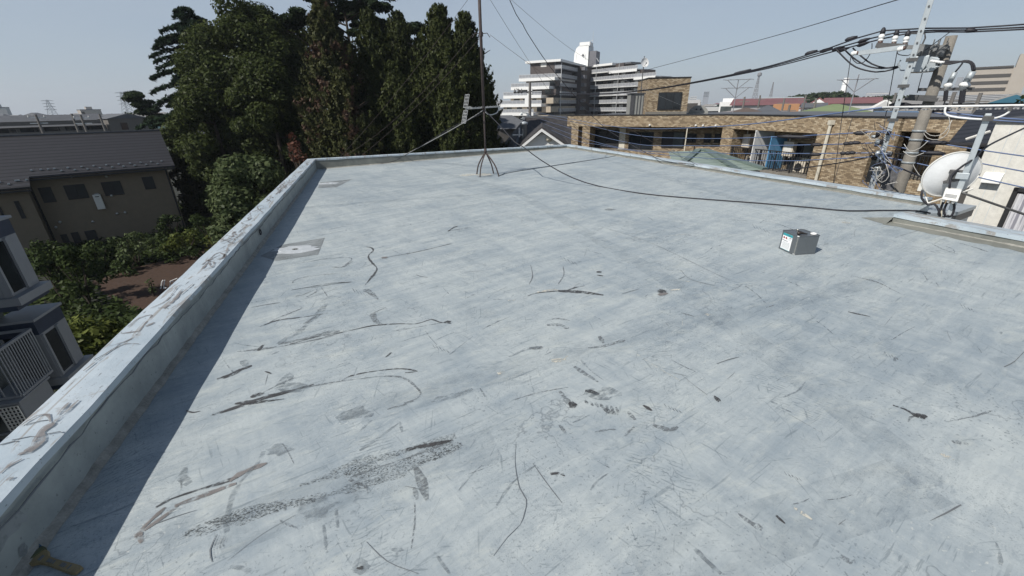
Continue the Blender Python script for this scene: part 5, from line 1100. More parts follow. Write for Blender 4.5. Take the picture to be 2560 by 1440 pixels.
# right-hand side of wing A: stacked balconies towards the inner corner
for k in range(0, 8):
    z = zR - ST * k; s0 = rA1 + bkd * 1.0 - ad * .2; s1 = rA1 + bkd * (LA * .62) - ad * .2
    if k: slabbox(s0, s1, -ad, 2.2, z - .22, z, W['apt_wall'], 'balcony_slab'); railing(s0 - ad * .1, s1 - ad * .1, z, 9); railing(s0, s0 - ad * 2.2, z, 4)  # slabs in darker grey: the shade on this side is put into their colour
    if k < 7:
        for f in (.1, .34, .6, .82): p_ = s0 * (1 - f) + s1 * f - ad * 2.35; slabbox(p_, p_ + bkd * 2.2, ad, .06, z - ST + .1, z - .9, W['glass'] if k % 2 else W['glass_pale'], 'window')
slabbox(rA1 + bkd * 1.0 - ad * 2.4, rA1 + bkd * LA * .62 - ad * 2.4, -ad, 6, GZ, zR - .8, W['apt_wall'], 'side_wall')
for f in (0.0, .62): p_ = rA1 + bkd * (1.0 + LA * f); mb = MB(); mb.tube([(*p_, GZ), (*p_, zR - .7)], .11, 6); mb.build('post', W['rail'], AP)
# stair core
sc0 = rA1 + bkd * LA * .64; slabbox(sc0 - ad * 1.6, sc0 + ad * 1.2, bkd, LA * .22, GZ, zR - .8, W['apt_dark'], 'stair_core')
for k in range(1, 8):
    z = zR - ST * k; p_ = sc0 + ad * 1.2; slabbox(p_, p_ + bkd * 3.2, ad, 1.3, z - .2 + .6, z + .95 + .6, W['apt_wall'], 'stair_landing')
mb = MB(); _b1 = g2(1529, 157, zR); _bd = (_b1 - cI) / np.linalg.norm(_b1 - cI); _bn = np.array([_bd[1], -_bd[0]]); _bn = _bn if np.dot(_bn, -cI) > 0 else -_bn
_c = rA1 + bkd * LA * .72; mb.prism([tuple(_c), tuple(cI + _bd * 1.5 - _bn * 2.1), tuple(cI + _bd * 1.5 - _bn * 8), tuple(_c - ad * 6)], GZ, zR - .9); mb.build('link_wall', W['apt_dark'], AP)
# wing B: front from the inner corner towards the right
b1 = g2(1529, 157, zR); bd2 = (b1 - cI) / np.linalg.norm(b1 - cI); bn2 = np.array([bd2[1], -bd2[0]]); bn2 = bn2 if np.dot(bn2, -cI) > 0 else -bn2
ends = {0: 1529, 1: 1592, 2: 1640, 3: 1655, 4: 1660, 5: 1665, 6: 1668, 7: 1670}
def endpt(px, z, yg=180):
    d = ray(px, yg)[:2]; A = np.array([[bd2[0], -d[0]], [bd2[1], -d[1]]]); t = np.linalg.solve(A, -cI); return cI + bd2 * t[0]
zb_ = lambda k: zR - ST * k
slabbox(cI - bd2 * .2, endpt(1529, zR), -bn2, 9, zR - .75, zR, W['white'], 'roof_slab')
slabbox(endpt(1531, zR) - bn2 * 2.5, endpt(1564, zR) - bn2 * 2.5, -bn2, 7, zR - .6, zR - .1, W['roof_dark'], 'roof_slab')
for k in range(1, 8):
    z = zb_(k); e = endpt(ends[k], z); e_up = endpt(ends[k - 1], z)
    slabbox(cI - bd2 * .2, e, -bn2, 9, z - .28, z, W['rail'] if k > 2 else W['white'], 'balcony_slab')
    if k <= 3: slabbox(endpt(ends[k - 1] - 6, z), e + bd2 * .02, bn2, .15, z - .85, z + .02, W['white'], 'terrace_slab')
    slabbox(cI, endpt(ends[k - 1] - (14 if k > 1 else 2), z) , -bn2, .02, z, z + .02, W['apt_wall'], 'floor_edge')
    L = np.linalg.norm(e - cI); w_end = endpt(ends[k - 1] + (8 if k > 1 else 20), z)
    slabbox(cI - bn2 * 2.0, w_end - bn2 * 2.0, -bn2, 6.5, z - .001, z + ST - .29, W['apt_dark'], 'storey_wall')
    railing(cI - bn2 * .15, e - bn2 * .15, z, 26)
    for px in (1492, 1512, 1527, 1545, 1562, 1580, 1600, 1622):
        if px < ends[k - 1] - 2:
            p_ = endpt(px, z) - bn2 * 1.99; is_door = px in (1527, 1545, 1580, 1622)  # door positions get off-white panels, the others dark glass
            slabbox(p_, p_ + bd2 * 1.9, bn2, .08, z + .05, z + 2.1, W['offwhite'] if is_door else W['glass'], 'door_panel' if is_door else 'window')
for px in (1455, 1491, 1547):
    p_ = endpt(px, 10) + bn2 * .05; mb = MB(); mb.tube([(*p_, GZ), (*p_, zR - .6)], .10, 6); mb.build('post', W['rail'], AP)
# roof tower
Dt = 195.; pxs = [(1434, 157), (1440, 118), (1448, 112), (1451, 108), (1472, 107), (1472, 150)]
t0 = atd(1434, 157, Dt); td = np.array([*ad, 0]); tn = -np.array([*bkd, 0]); tpl = t0 * [1, 1, 0]
prof = [onplane(*p, tpl, td) for p in ((1434, 158), (1436, 135), (1441, 121), (1447, 115), (1472, 112), (1470, 158))]
prof = [np.array([*(p[:2]), max(p[2], zR - .5) if i in (0, 5) else p[2]]) for i, p in enumerate(prof)]
prof[0][2] = prof[5][2] = zR - .4
mb = MB(); mb.extrude(prof, np.array([*bkd, 0]) * 7); tw = mb.build('roof_tower', W['white'], AP)
mb = MB(); c1 = onplane(1449, 114, tpl, td); c2 = onplane(1474, 114, tpl, td); zt_ = max(c1[2], c2[2]); mb.prism([tuple(c1[:2]), tuple(c2[:2]), tuple(c2[:2] + bkd * 5), tuple(c1[:2] + bkd * 5)], zt_ - .3, zt_ + 1.1); mb.build('tower_cap', W['white'], tw)
mb = MB(); c1 = onplane(1473, 130, tpl, td); c2 = onplane(1490, 130, tpl, td); mb.prism([tuple(c1[:2] + bkd * .5), tuple(c2[:2] + bkd * .5), tuple(c2[:2] + bkd * 6), tuple(c1[:2] + bkd * 6)], zR - .4, onplane(1480, 127, tpl, td)[2]); mb.build('tower_annex', W['apt_wall'], tw)
mb = MB()
for px in (1441, 1463): a = onplane(px, 150, tpl - tn * -.06, td); b = onplane(px, 136, tpl - tn * -.06, td); mb.bar(a, b, .12, .12)
mb.build('tower_frame', W['rail'], tw)
mb = MB(); a = onplane(1457, 140, tpl + tn * .3, td); mb.lathe([(.3, 0), (.5, .3), (.2, .7)], a, (0, 0, 1), 8); mb.build('floodlight', W['apt_wall'], tw)
mb = MB(); a = onplane(1476, 112, tpl, td); mb.tube([a, a + [0, 0, 1.4], a + [0, 0, 1.4] + np.array([*ad, 0])], .12, 5); a = onplane(1482, 108, tpl, td); mb.tube([a, a + [0, 0, 4.]], .06, 4); mb.tube([onplane(1497, 154, tpl, td), onplane(1491, 145, tpl, td)], .12, 4); mb.build('tower_pipework', W['rail'], tw)

# ---------------------------------------------------------------- brick apartment building on the right
zB = .9
B0, Bm, B1 = at(1419, 289.5, zB), at(1812, 288, zB), at(2448, 299, zB)
BB = thing('brick_building', 'tan brick apartment building with flat roof, bent in plan, right of centre', 'apartment building', (*Bm[:2], GZ))
d1 = unit((Bm - B0) * [1, 1, 0]); d2 = unit((B1 - Bm) * [1, 1, 0])
n1 = np.array([d1[1], -d1[0], 0]); n1 = n1 if np.dot(n1, -B0) > 0 else -n1
n2 = np.array([d2[1], -d2[0], 0]); n2 = n2 if np.dot(n2, -Bm) > 0 else -n2
L1, L2 = np.linalg.norm((Bm - B0)[:2]), np.linalg.norm((B1 - Bm)[:2])
f1 = lambda s, z, d=0: np.array([*(B0[:2] + d1[:2] * s + n1[:2] * d), z])
f2 = lambda s, z, d=0: np.array([*(Bm[:2] + d2[:2] * s + n2[:2] * d), z])
def s1(px, py, d=0): p = onplane(px, py, B0 + n1 * d, d1); return np.dot(p - B0, d1), p[2]
def s2(px, py, d=0): p = onplane(px, py, Bm + n2 * d, d2); return np.dot(p - Bm, d2), p[2]
zf = s1(1600, 317)[1]               # underside of the fascia
zlow = s1(1600, 377)[1]             # top of the balcony parapet one storey down
REC = -1.15
# roof sheet over everything
back = np.array([unit(n1 + n2)[0], unit(n1 + n2)[1]]) * -1
mb = MB(); mb.prism([tuple((B0 - n1 * .25)[:2]), tuple((Bm - n1 * .25 - n2 * .1)[:2]), tuple((B1 - n2 * .25)[:2]), tuple((B1 - n2 * 11)[:2]), tuple((Bm - n2 * 9 - n1 * 9)[:2]), tuple((B0 - n1 * 12)[:2])], zB - .30, zB - .06); mb.build('roof', W['roof_dark'], BB)
def slab1(sa, sb, d0, d1_, z0, z1, mat, name, par=None):
    mb = MB(); mb.frame_box(f1(sa, z0, d0), d1 * (sb - sa), n1 * (d1_ - d0), [0, 0, z1 - z0]); return mb.build(name, mat, par or BB)
def slab2(sa, sb, d0, d1_, z0, z1, mat, name, par=None):
    mb = MB(); mb.frame_box(f2(sa, z0, d0), d2 * (sb - sa), n2 * (d1_ - d0), [0, 0, z1 - z0]); return mb.build(name, mat, par or BB)
slab1(0, L1 + .1, -.25, 0, zf, zB, W['brick'], 'fascia')
slab1(-.02, L1 + .1, -.28, .03, zB + .002, zB + .07, W['black'], 'roof_edge')
slab2(-.0, L2, -.28, .03, zB + .003, zB + .072, W['black'], 'roof_edge')
slab1(0, L1, -9, REC, GZ, zB - .31, W['brick'], 'wall')
slab1(.02, L1 - .02, REC - .1, -.26, zf + .02, zf + .14, W['cream'], 'soffit')
slab1(0, L1 - .0, REC, .0, zlow - 1.35, zlow - 1.15, W['concrete'], 'balcony_floor')
sE = s1(1775, 372)[0]; sP = s1(1558, 378)[0]
slab1(0.0, sE, -.18, 0.0, zlow - 1.6, zlow, W['brick'], 'balcony_parapet')
slab1(0.0, sE, -.2, .02, zlow + .002, zlow + .05, W['concrete'], 'parapet_cap')
for (xa, xb) in ((1428, 1445), (1455, 1474)):
    a, b = s1(xa, 340)[0], s1(xb, 340)[0]; slab1(a, b, -.5, -.012, zlow - 1.5, zf - .003, W['brick'], 'pier')
a = s1(1474, 340)[0]; slab1(a - .1, a + .05, REC + .01, -.5, zlow - 1.5, zf - .004, W['brick'], 'pier')
def win1(x0, y0, x1, y1, mats=('glass', 'glass'), d=REC):
    (sa, zt), (sb, zb) = s1(x0, y0, d), s1(x1, y1, d); zt2 = s1(x1, y0, d)[1]; zt = max(zt, zt2); fw = .06; mb = MB()
    for (u0, u1, v0, v1) in ((sa, sb, zt - fw, zt), (sa, sb, zb, zb + fw), (sa, sa + fw, zb + fw, zt - fw), (sb - fw, sb, zb + fw, zt - fw), ((sa + sb) / 2 - .03, (sa + sb) / 2 + .03, zb + fw, zt - fw)):
        mb.frame_box(f1(u0, v0, d + .003), d1 * (u1 - u0), n1 * .07, [0, 0, v1 - v0])
    f = mb.build('window', W['black'], BB); m_ = (sa + sb) / 2
    for (u0, u1, mt, dd) in ((sa + fw, m_ - .03, mats[0], .02), (m_ + .03, sb - fw, mats[1], .035)):
        mb = MB(); mb.frame_box(f1(u0, zb + fw, d + .003), d1 * (u1 - u0), n1 * dd, [0, 0, zt - zb - 2 * fw]); mb.build('pane', W[mt], f)
for r in ((1488, 325, 1546, 369, ('glass', 'black')), (1574, 330, 1630, 376, ('glass', 'glass')), (1657, 329, 1708, 369, ('black', 'glass_pale')), (1719, 334, 1739, 357, ('black', 'glass')), (1762, 334, 1776, 357, ('black', 'glass')), (1788, 334, 1808, 357, ('black', 'glass'))): win1(*r)
for xa, xb in ((1474, 1488), (1547, 1563)):
    a, b = s1(xa, 345, REC)[0], s1(xb, 345, REC)[0]; slab1(a, b, REC + .004, REC + .03, zlow - 1.1, zf, W['cream'], 'wall_panel')
for px in (1714,):
    a = s1(px, 350, 0)[0]; mb = MB(); mb.tube([f1(a, zlow, -.1), f1(a, zf, -.1)], .04, 6); mb.build('downpipe', W['cream'], BB)
for px, py in ((1624, 314), (1740, 311), (1758, 311), (1790, 309)):
    a = s1(px, py, .05)[0]; mb = MB(); mb.lathe([(.05, 0), (.08, .06), (.03, .1)], f1(a, zf + .1, .0), n1, 8); mb.build('vent_cap', W['offwhite'], BB, True)
# wing 2 : recessed balcony bay, then solid brick
sR0, sR1 = .9, s2(2042, 340)[0]; zf2 = s2(1990, 331)[1]; zr_ = s2(2010, 439)[1]; zrt = s2(2000, 403)[1]; REC2 = -1.35
slab2(0, sR1, -.25, 0, zf2, zB, W['brick'], 'fascia')
slab2(.2, sR1, -9, REC2, GZ, zB - .31, W['brick'], 'wall')
slab2(.02, sR1 - .02, REC2 - .1, -.26, zf2 + .02, zf2 + .14, W['cream'], 'soffit')
slab2(0, sR1, REC2, 0, zr_ - .22, zr_, W['concrete'], 'balcony_floor')
slab2(0, sR1, -.2, .012, zr_ - .75, zr_ - .222, W['brick'], 'balcony_edge')
slab2(0, sR0, -1.7, -.013, zr_ - .7, zf2 - .003, W['brick'], 'pier')
# solid part with two openings
o = [(s2(2172, 392)[0], s2(2232, 392)[0], s2(2200, 462)[1], s2(2200, 388)[1]), (s2(2244, 330)[0], s2(2352, 330)[0], s2(2290, 452)[1], s2(2300, 330)[1])]
def solid(sa, sb, z0, z1): slab2(sa, sb, -.35, 0, z0, z1, W['brick'], 'wall')
solid(sR1, o[0][0], GZ, zB); solid(o[0][0], o[0][1], GZ, o[0][2]); solid(o[0][0], o[0][1], o[0][3], zB); solid(o[0][1], o[1][0], GZ, zB)
solid(o[1][0], o[1][1], GZ, o[1][2]); solid(o[1][0], o[1][1], o[1][3], zB); solid(o[1][1], L2, GZ, zB)
slab2(sR1 + .02, L2, -9, -2.0, GZ, zB - .31, W['brick'], 'wall'); slab2(sR1, sR1 + .3, -2.0, -.352, GZ, zB - .31, W['brick'], 'wall')
slab2(o[0][0], o[0][1], -.30, -.25, o[0][2], o[0][3], W['glass'], 'window')
slab2(o[1][0], o[1][1], -2.0, -.36, o[1][2] - .2, o[1][2], W['concrete'], 'balcony_floor')
slab2((o[1][0] + o[1][1]) / 2, o[1][1] - .3, -1.99, -1.9, o[1][2], o[1][3] - .5, W['glass'], 'window')
mb = MB(); n_ = 12
for k in range(n_): s_ = o[1][0] + (o[1][1] - o[1][0]) * k / (n_ - 1); mb.bar(f2(s_, o[1][2], -.1), f2(s_, o[1][2] + 1.0, -.1), .03, .03)
mb.bar(f2(o[1][0], o[1][2] + 1.0, -.1), f2(o[1][1], o[1][2] + 1.0, -.1), .05, .05); mb.build('railing', W['black'], BB)
# windows and doors at the back of the balcony bay
def win2(x0, y0, x1, y1, mt=('glass', 'glass_pale')):
    (sa, zt), (sb, zb) = s2(x0, y0, REC2), s2(x1, y1, REC2); zb = max(zb, zr_ + .03); fw = .06; mb = MB()
    for (u0, u1, v0, v1) in ((sa, sb, zt - fw, zt), (sa, sa + fw, zb, zt - fw), (sb - fw, sb, zb, zt - fw), ((sa + sb) / 2 - .03, (sa + sb) / 2 + .03, zb, zt - fw)): mb.frame_box(f2(u0, v0, REC2 + .003), d2 * (u1 - u0), n2 * .07, [0, 0, v1 - v0])
    f = mb.build('window', W['black'], BB); m_ = (sa + sb) / 2
    for (u0, u1, m2) in ((sa + fw, m_ - .03, mt[0]), (m_ + .03, sb - fw, mt[1])): mb = MB(); mb.frame_box(f2(u0, zb, REC2 + .003), d2 * (u1 - u0), n2 * .03, [0, 0, zt - zb - fw]); mb.build('pane', W[m2], f)
for r in ((1836, 340, 1866, 392), (1886, 344, 1906, 400), (1934, 350, 1964, 412), (1982, 356, 2026, 430)): win2(*r)
# railing of the balcony bay
RB = thing('balcony_railing', 'dark balcony railing with thin bars on the recessed brick balcony', 'railing', f2(sR0, zr_, 0))
mb = MB(); mb.bar(f2(0, zr_ + 1.05, -.08), f2(sR1 - .05, zr_ + 1.05, -.08), .06, .05); mb.bar(f2(0, zr_ + .1, -.08), f2(sR1 - .05, zr_ + .1, -.08), .04, .04)
mb.build('rail', W['black'], RB)
for f in np.linspace(0, 1, 7): mb = MB(); mb.bar(f2(sR1 * f * .985 + .03, zr_, -.08), f2(sR1 * f * .985 + .03, zr_ + 1.05, -.08), .06, .06); mb.build('post', W['black'], RB)
mb = MB()
for s_ in np.arange(.1, sR1 - .1, .14): mb.bar(f2(s_, zr_ + .1, -.08), f2(s_, zr_ + 1.05, -.08), .022, .022)
mb.build('baluster', W['black'], RB)
# things on the balcony
def bal_box(px, py, w, dpt, h, name, label, cat, mat, d=-.75, z=None, par=True, extra=None):
    s_, _ = s2(px, py, d); z = zr_ + .01 if z is None else z; r_ = thing(name, label, cat, f2(s_, z, d)); mb = MB(); mb.frame_box(f2(s_ - w / 2, z, d - dpt / 2), d2 * w, n2 * dpt, [0, 0, h]); mb.build('casing' if 'unit' in name else 'panel', W[mat], r_, bevel=.02); return r_, s_, z, d
W['azure'] = plain('blue_cover', (0.10, 0.27, 0.47), .5, var=.1)
W['blush'] = plain('cream_enamel', (0.60, 0.54, 0.44), .5, var=.08)
for (px, py, z, lb_) in ((1868, 356, zr_ + 1.0, 'cream wall mounted air conditioner at the left end of the brick balcony'), (1972, 380, zr_ + .75, 'cream air conditioner on a wall bracket right of the blue cover')):
    r_, s_, z, d = bal_box(px, py, .62, .30, .78, 'outdoor_unit', lb_, 'air conditioner', 'blush', d=REC2 + .35, z=z)
    mb = MB(); mb.frame_box(f2(s_ - .22, z + .12, d + .151), d2 * .44, n2 * .012, [0, 0, .5]); mb.build('fan_grille', W['offwhite'], r_); mb = MB(); mb.tube([f2(s_ - .1, z + .79, d), f2(s_ - .12, z + 1.05, d), f2(s_ - .3, z + 1.15, d - .2)], .035, 5); mb.build('pipe', W['offwhite'], r_)
    mb = MB(); mb.bar(f2(s_ - .2, z - .05, d - .3), f2(s_ - .2, z - .05, d + .15), .04, .04); mb.bar(f2(s_ + .2, z - .05, d - .3), f2(s_ + .2, z - .05, d + .15), .04, .04); mb.build('bracket', W['offwhite'], r_)
s_, _ = s2(1912, 370, -.85); r_ = thing('partition', 'white partition board dividing the brick balcony', 'partition', f2(s_, zr_, -.85)); mb = MB(); mb.frame_box(f2(s_, zr_ + .05, REC2 + .02), d2 * .05, n2 * 1.45, [0, 0, 2.05]); mb.build('board', W['white'], r_); mb = MB(); mb.frame_box(f2(s_ - .01, zr_ + .0, REC2 + .02), d2 * .07, n2 * 1.45, [0, 0, .048]); mb.build('bottom_rail', W['offwhite'], r_)
s_, _ = s2(1938, 395, -.7); r_ = thing('cover_board', 'bright blue board standing behind the balcony railing', 'board', f2(s_, zr_, -.7)); mb = MB(); mb.frame_box(f2(s_, zr_ + .02, REC2 + .1), d2 * .06, n2 * 1.2, [0, 0, 1.75]); mb.build('board', W['azure'], r_)
mb = MB(); mb.frame_box(f2(s_ - .02, zr_ + 1.772, REC2 + .1), d2 * .10, n2 * 1.2, [0, 0, .04]); mb.build('cap', W['azure'], r_)
r_, s_, z, d = bal_box(2000, 420, .7, .32, .6, 'outdoor_unit', 'air conditioner standing on the balcony floor behind the railing, right end', 'air conditioner', 'blush', d=-.55)
mb = MB(); mb.lathe([(.22, 0), (.22, .01)], f2(s_, z + .3, d + .165), n2, 14); mb.build('fan_grille', W['black'], r_)
r_, s_, z, d = bal_box(1880, 395, .62, .3, .56, 'outdoor_unit', 'air conditioner standing on the balcony floor, left of the white partition', 'air conditioner', 'blush', d=-.55)
mb = MB(); mb.lathe([(.2, 0), (.2, .01)], f2(s_, z + .28, d + .155), n2, 14); mb.build('fan_grille', W['black'], r_)
sc_, zc_ = s2(2077, 309, .12); _, zc0 = s2(2042, 446, .12)
mb = MB(); mb.tube([f2(sc_, GZ + 1, .12), f2(sc_, zc_, .12)], .075, 8); dp_ = mb.build('drainpipe', W['cream'], BB)
mb = MB(); mb.box(f2(sc_, zc_ + .05, .10), (.22, .2, .2)); mb.build('rain_head', W['cream'], dp_)
for px in (2120, 2215, 2300): a = s2(px, 330)[0]; mb = MB(); mb.frame_box(f2(a, GZ, .003), d2 * .025, n2 * .004, [0, 0, zB - GZ]); mb.build('movement_joint', W['steel_dark'], BB)
# penthouse room on the brick roof
zt0 = zB - .06; PH0 = at(1613, 287, zt0); ph_d = unit((atd(1715, 283, math.hypot(*(PH0[:2])) * 1.02) - PH0) * [1, 1, 0]); ph_n = np.array([ph_d[1], -ph_d[0], 0]); ph_n = ph_n if np.dot(ph_n, -PH0) > 0 else -ph_n
PH = thing('rooftop_room', 'brick rooftop room with one dark window, on the brick building roof', 'rooftop room', PH0)
pht = lambda px, py: onplane(px, py, PH0, ph_d); tL, tR = pht(1621, 196), pht(1728, 193); LP = np.dot(tR - PH0, ph_d); zt = (tL[2] + tR[2]) / 2
pf3 = lambda s, z, d=0: np.array([*(PH0[:2] + ph_d[:2] * s + ph_n[:2] * d), z])
mb = MB(); mb.frame_box(pf3(0, zt0 - .02, 0), ph_d * LP, -ph_n * 4.2, [0, 0, zt - zt0]); mb.build('wall', W['brick'], PH)
mb = MB(); mb.frame_box(pf3(-.04, zt - .018, .04), ph_d * (LP + .08), -ph_n * 4.28, [0, 0, .07]); mb.build('roof', W['black'], PH)
mb = MB(); mb.frame_box(pf3(-.02, zt0 - .01, .05), ph_d * (LP + .02), -ph_n * .04, [0, 0, .22]); mb.build('plinth', W['concrete'], PH)
wa, wb = pht(1647, 231), pht(1700, 274); sa, sb = np.dot(wa - PH0, ph_d), np.dot(wb - PH0, ph_d); mb = MB(); mb.frame_box(pf3(sa, wb[2], .003), ph_d * (sb - sa), ph_n * .05, [0, 0, wa[2] - wb[2]]); wf = mb.build('window', W['black'], PH)
for k in range(3): mb = MB(); w_ = (sb - sa - .2) / 3; mb.frame_box(pf3(sa + .06 + k * (w_ + .04), wb[2] + .06, .054), ph_d * w_, ph_n * (.006 + .004 * (k == 1)), [0, 0, wa[2] - wb[2] - .12]); mb.build('pane', W['glass'], wf)
# grey metal shed beside the room
SH0 = at(1573, 290, zt0); sh_p = lambda px, py: onplane(px, py, SH0, ph_d)
SH = thing('storage_shed', 'grey ribbed metal shed beside the rooftop room', 'shed', SH0); tz = sh_p(1585, 235)[2]; sw = np.dot(sh_p(1606, 290) - SH0, ph_d); sx0 = np.dot(sh_p(1576, 260) - SH0, ph_d)
W['shed'] = plain('grey_shed_steel', (.27, .27, .25), .55, var=.1); W['shed_dk'] = plain('dark_shed_steel', (.07, .07, .075), .55)
mb = MB(); o_ = SH0 * [1, 1, 0]; mb.frame_box(np.array([*o_[:2], zt0]), ph_d * sw, -ph_n * 1.5, [0, 0, tz - zt0]); mb.build('shed_body', W['shed'], SH)
mb = MB()
for k in range(4): mb.frame_box(np.array([*(o_ + ph_d * (sw * (.28 + .22 * k)) + ph_n * .002)[:2], zt0 + .05]), ph_d * .05, ph_n * .03, [0, 0, tz - zt0 - .1])
mb.build('rib', W['shed_dk'], SH)
mb = MB(); mb.frame_box(np.array([*(o_ + ph_n * .002)[:2], zt0 + .02]), ph_d * sw * .26, ph_n * .02, [0, 0, tz - zt0 - .04]); mb.build('door', W['shed_dk'], SH)
mb = MB(); mb.frame_box(np.array([*(o_ - ph_d * .06 + ph_n * .08)[:2], tz + .001]), ph_d * (sw + .12), -ph_n * 1.7, [0, 0, .07]); mb.build('shed_roof', W['shed_dk'], SH)
# arched vent behind the room
p = at(1745, 284, zt0); mb = MB(); an = unit(np.cross([p[0], p[1], 0], [0, 0, 1])); mb.extrude([p + an * .75 * math.cos(t) + [0, 0, .62 * math.sin(t)] for t in np.linspace(0, math.pi, 13)], unit(p * [1, 1, 0]) * .8)
AV = thing('roof_vent', 'low arched grey vent housing on the brick roof right of the rooftop room', 'vent', p); mb.build('vent_hood', W['shed'], AV); mb = MB()
for f in (-.16, .16): mb.lathe([(.07, 0), (.07, .02)], p + an * f + [0, 0, .32] - unit(p * [1, 1, 0]) * .021, -unit(p * [1, 1, 0]), 8)
mb.build('vent_hole', W['black'], AV)
# small white dish on its own pole, over the roof left of the room
p = at(1597, 287, zt0); Dd = math.hypot(p[0], p[1]); t = atd(1603, 141, Dd); c = atd(1600, 158, Dd); SD = thing('small_dish', 'small white dish on a thin pole standing by the rooftop room', 'satellite dish', p)
mb = MB(); mb.tube([p, [p[0], p[1], t[2]]], .035, 6); mb.build('pole', W['steel_dark'], SD)
vd = unit(c - CAM); nd_ = unit(-vd + np.array([.5, .1, .25])); mb = MB(); mb.lathe([(.01, .0), (.15, .01), (.27, .05), (.33, .085), (.335, .085), (.27, .04), (.15, -.005), (.01, -.015)], [p[0], p[1], c[2]] - nd_ * -.06, nd_, 20); mb.build('bowl', W['white'], SD, True)
mb = MB(); cc = np.array([p[0], p[1], c[2]]); mb.tube([cc - [0, 0, .3], cc + nd_ * .35 - [0, 0, .12]], .014, 5); mb.box(cc + nd_ * .37 - [0, 0, .1], (.08, .08, .08)); mb.build('feed_arm', W['steel_dark'], SD)

# ---------------------------------------------------------------- dark tile house with white gable, centre
W['pan'] = brickmat('dark_pan_tiles', (0.055, 0.05, 0.05), (0.035, 0.033, 0.035), (0.012, 0.012, 0.012), .34, .34, None, .03)
Dg = 42.; TH_ = thing('tile_house', 'house with dark tiled roof and white gable, behind the far end of the roof', 'house', (*atd(1345, 340, Dg)[:2], GZ))
A, B_, Cc, Dd4 = atd(1318, 302, Dg + 4), atd(1415, 292, Dg + 8), atd(1256, 330, Dg - 1), atd(1292, 372, Dg - 7)
# front gable (white) with its own ridge running back
gp = [atd(1310, 364, Dg - 8), atd(1354.5, 326, Dg - 8), atd(1408, 358, Dg - 8)]; gD = unit((gp[2] - gp[0]) * [1, 1, 0]); gN = np.array([gD[1], -gD[0], 0]); gN = gN if np.dot(gN, -gp[0]) > 0 else -gN
g0 = gp[0] * [1, 1, 0]; gs = lambda px, py, d=0.: onplane(px, py, g0 + gN * d, gD)
l, a_, r_ = gs(1306, 368), gs(1354.5, 327), gs(1412, 366); ze_ = (l[2] + r_[2]) / 2; l[2] = r_[2] = ze_
mb = MB(); inn = lambda p, f: a_ * (1 - f) + p * f
mb.extrude([np.array([*l[:2], GZ]), l, a_ - [0, 0, .15], r_, np.array([*r_[:2], GZ])], -gN * 6); mb.build('gable_wall', W['white'], TH_)
mb = MB(); th = np.array([0, 0, .16])
for p in (l, r_):
    p2 = a_ + (p - a_) * 1.1; mb.extrude([a_ + th, p2 + th, p2 - th * .2, a_ - th * .2], gN * .5); 
mb.build('barge_board', W['white'], TH_)
mb = MB()
for p in (l, r_): p2 = a_ + (p - a_) * 1.12 + [0, 0, .02]; mb.extrude([a_ + th * 1.05, p2 + th * 1.05, p2 + th * 1.8, a_ + th * 1.8 + [0, 0, .03]], -gN * 8 + [0, 0, .0])
mb.build('gable_roof', W['pan'], TH_)
# main roof: big slope facing us with ridge behind
R0, R1_ = atd(1312, 300, Dg + 5), atd(1425, 293, Dg + 5); E0, E1_ = atd(1286, 372, Dg - 3.5), atd(1425, 385, Dg - 6); zrg = max(R0[2], R1_[2]); R0[2] = R1_[2] = zrg; E0[2] = E1_[2] = min(E0[2], E1_[2])
R1_ = R1_ + (R1_ - R0) * .3; E1_ = E1_ + (R1_ - R0) * .35; hip = atd(1258, 332, Dg + 2)
mb = MB(); nn_ = np.array([0, 0, -.18]); mb.extrude([R0, R1_, E1_, E0], nn_); mb.build('main_roof', W['pan'], TH_)
mb = MB(); W_ = atd(1243, 362, Dg + 2); W_[2] = E0[2]; mb.extrude([R0, E0, hip * [1, 1, 0] + [0, 0, E0[2] + .2]], nn_ + [.01, .01, 0]); mb.build('hip_roof', W['pan'], TH_)
mb = MB(); mb.bar(R0 + [0, 0, .06], R1_ + [0, 0, .06], .25, .16); mb.bar(R0 + [0, 0, .05], E0 + [0, 0, .06], .2, .12); mb.build('ridge_tiles', W['roof_dark'], TH_)
mb = MB(); hp = hip * [1, 1, 0] + [0, 0, E0[2] + .05]; mb.bar(hp - [0, 0, .15], E0 - [0, 0, .12], .06, .22); mb.bar(E0 - [0, 0, .12], l - gN * .4 + [0, 0, 0], .12, .12); mb.build('gutter', W['white'], TH_)
mb = MB(); mb.prism([tuple((E0 - [0, .0, 0])[:2] + gN[:2] * -1), tuple(l[:2] - gN[:2] * 1.2), tuple(l[:2] - gN[:2] * 7), tuple(hp[:2] - gN[:2] * 1)], GZ, E0[2] - .25); mb.build('wall', W['cream'], TH_)
mb = MB(); c = gs(1372, 346, .01); mb.lathe([(.22, 0), (.24, .12), (.05, .2)], c, gN, 10); mb.build('gable_vent', W['cream'], TH_, True)
mb = MB(); c = atd(1310, 338, Dg - .8); mb.lathe([(.28, -.4), (.28, .9), (.36, .92), (.36, 1.1), (.05, 1.2)], c, k=10); mb.build('chimney', W['galv'], TH_, True)
mb = MB(); c = atd(1298, 337, Dg - 1); mb.tube([c - [0, 0, .2], c + [0, 0, .6]], .07, 6); mb.tube([c + [.35, 0, -.2], c + [.35, 0, .5]], .07, 6); mb.bar(c + [-.6, 0, 0], c + [.4, 0, 0], .1, .1); mb.build('flue', W['white'], TH_)
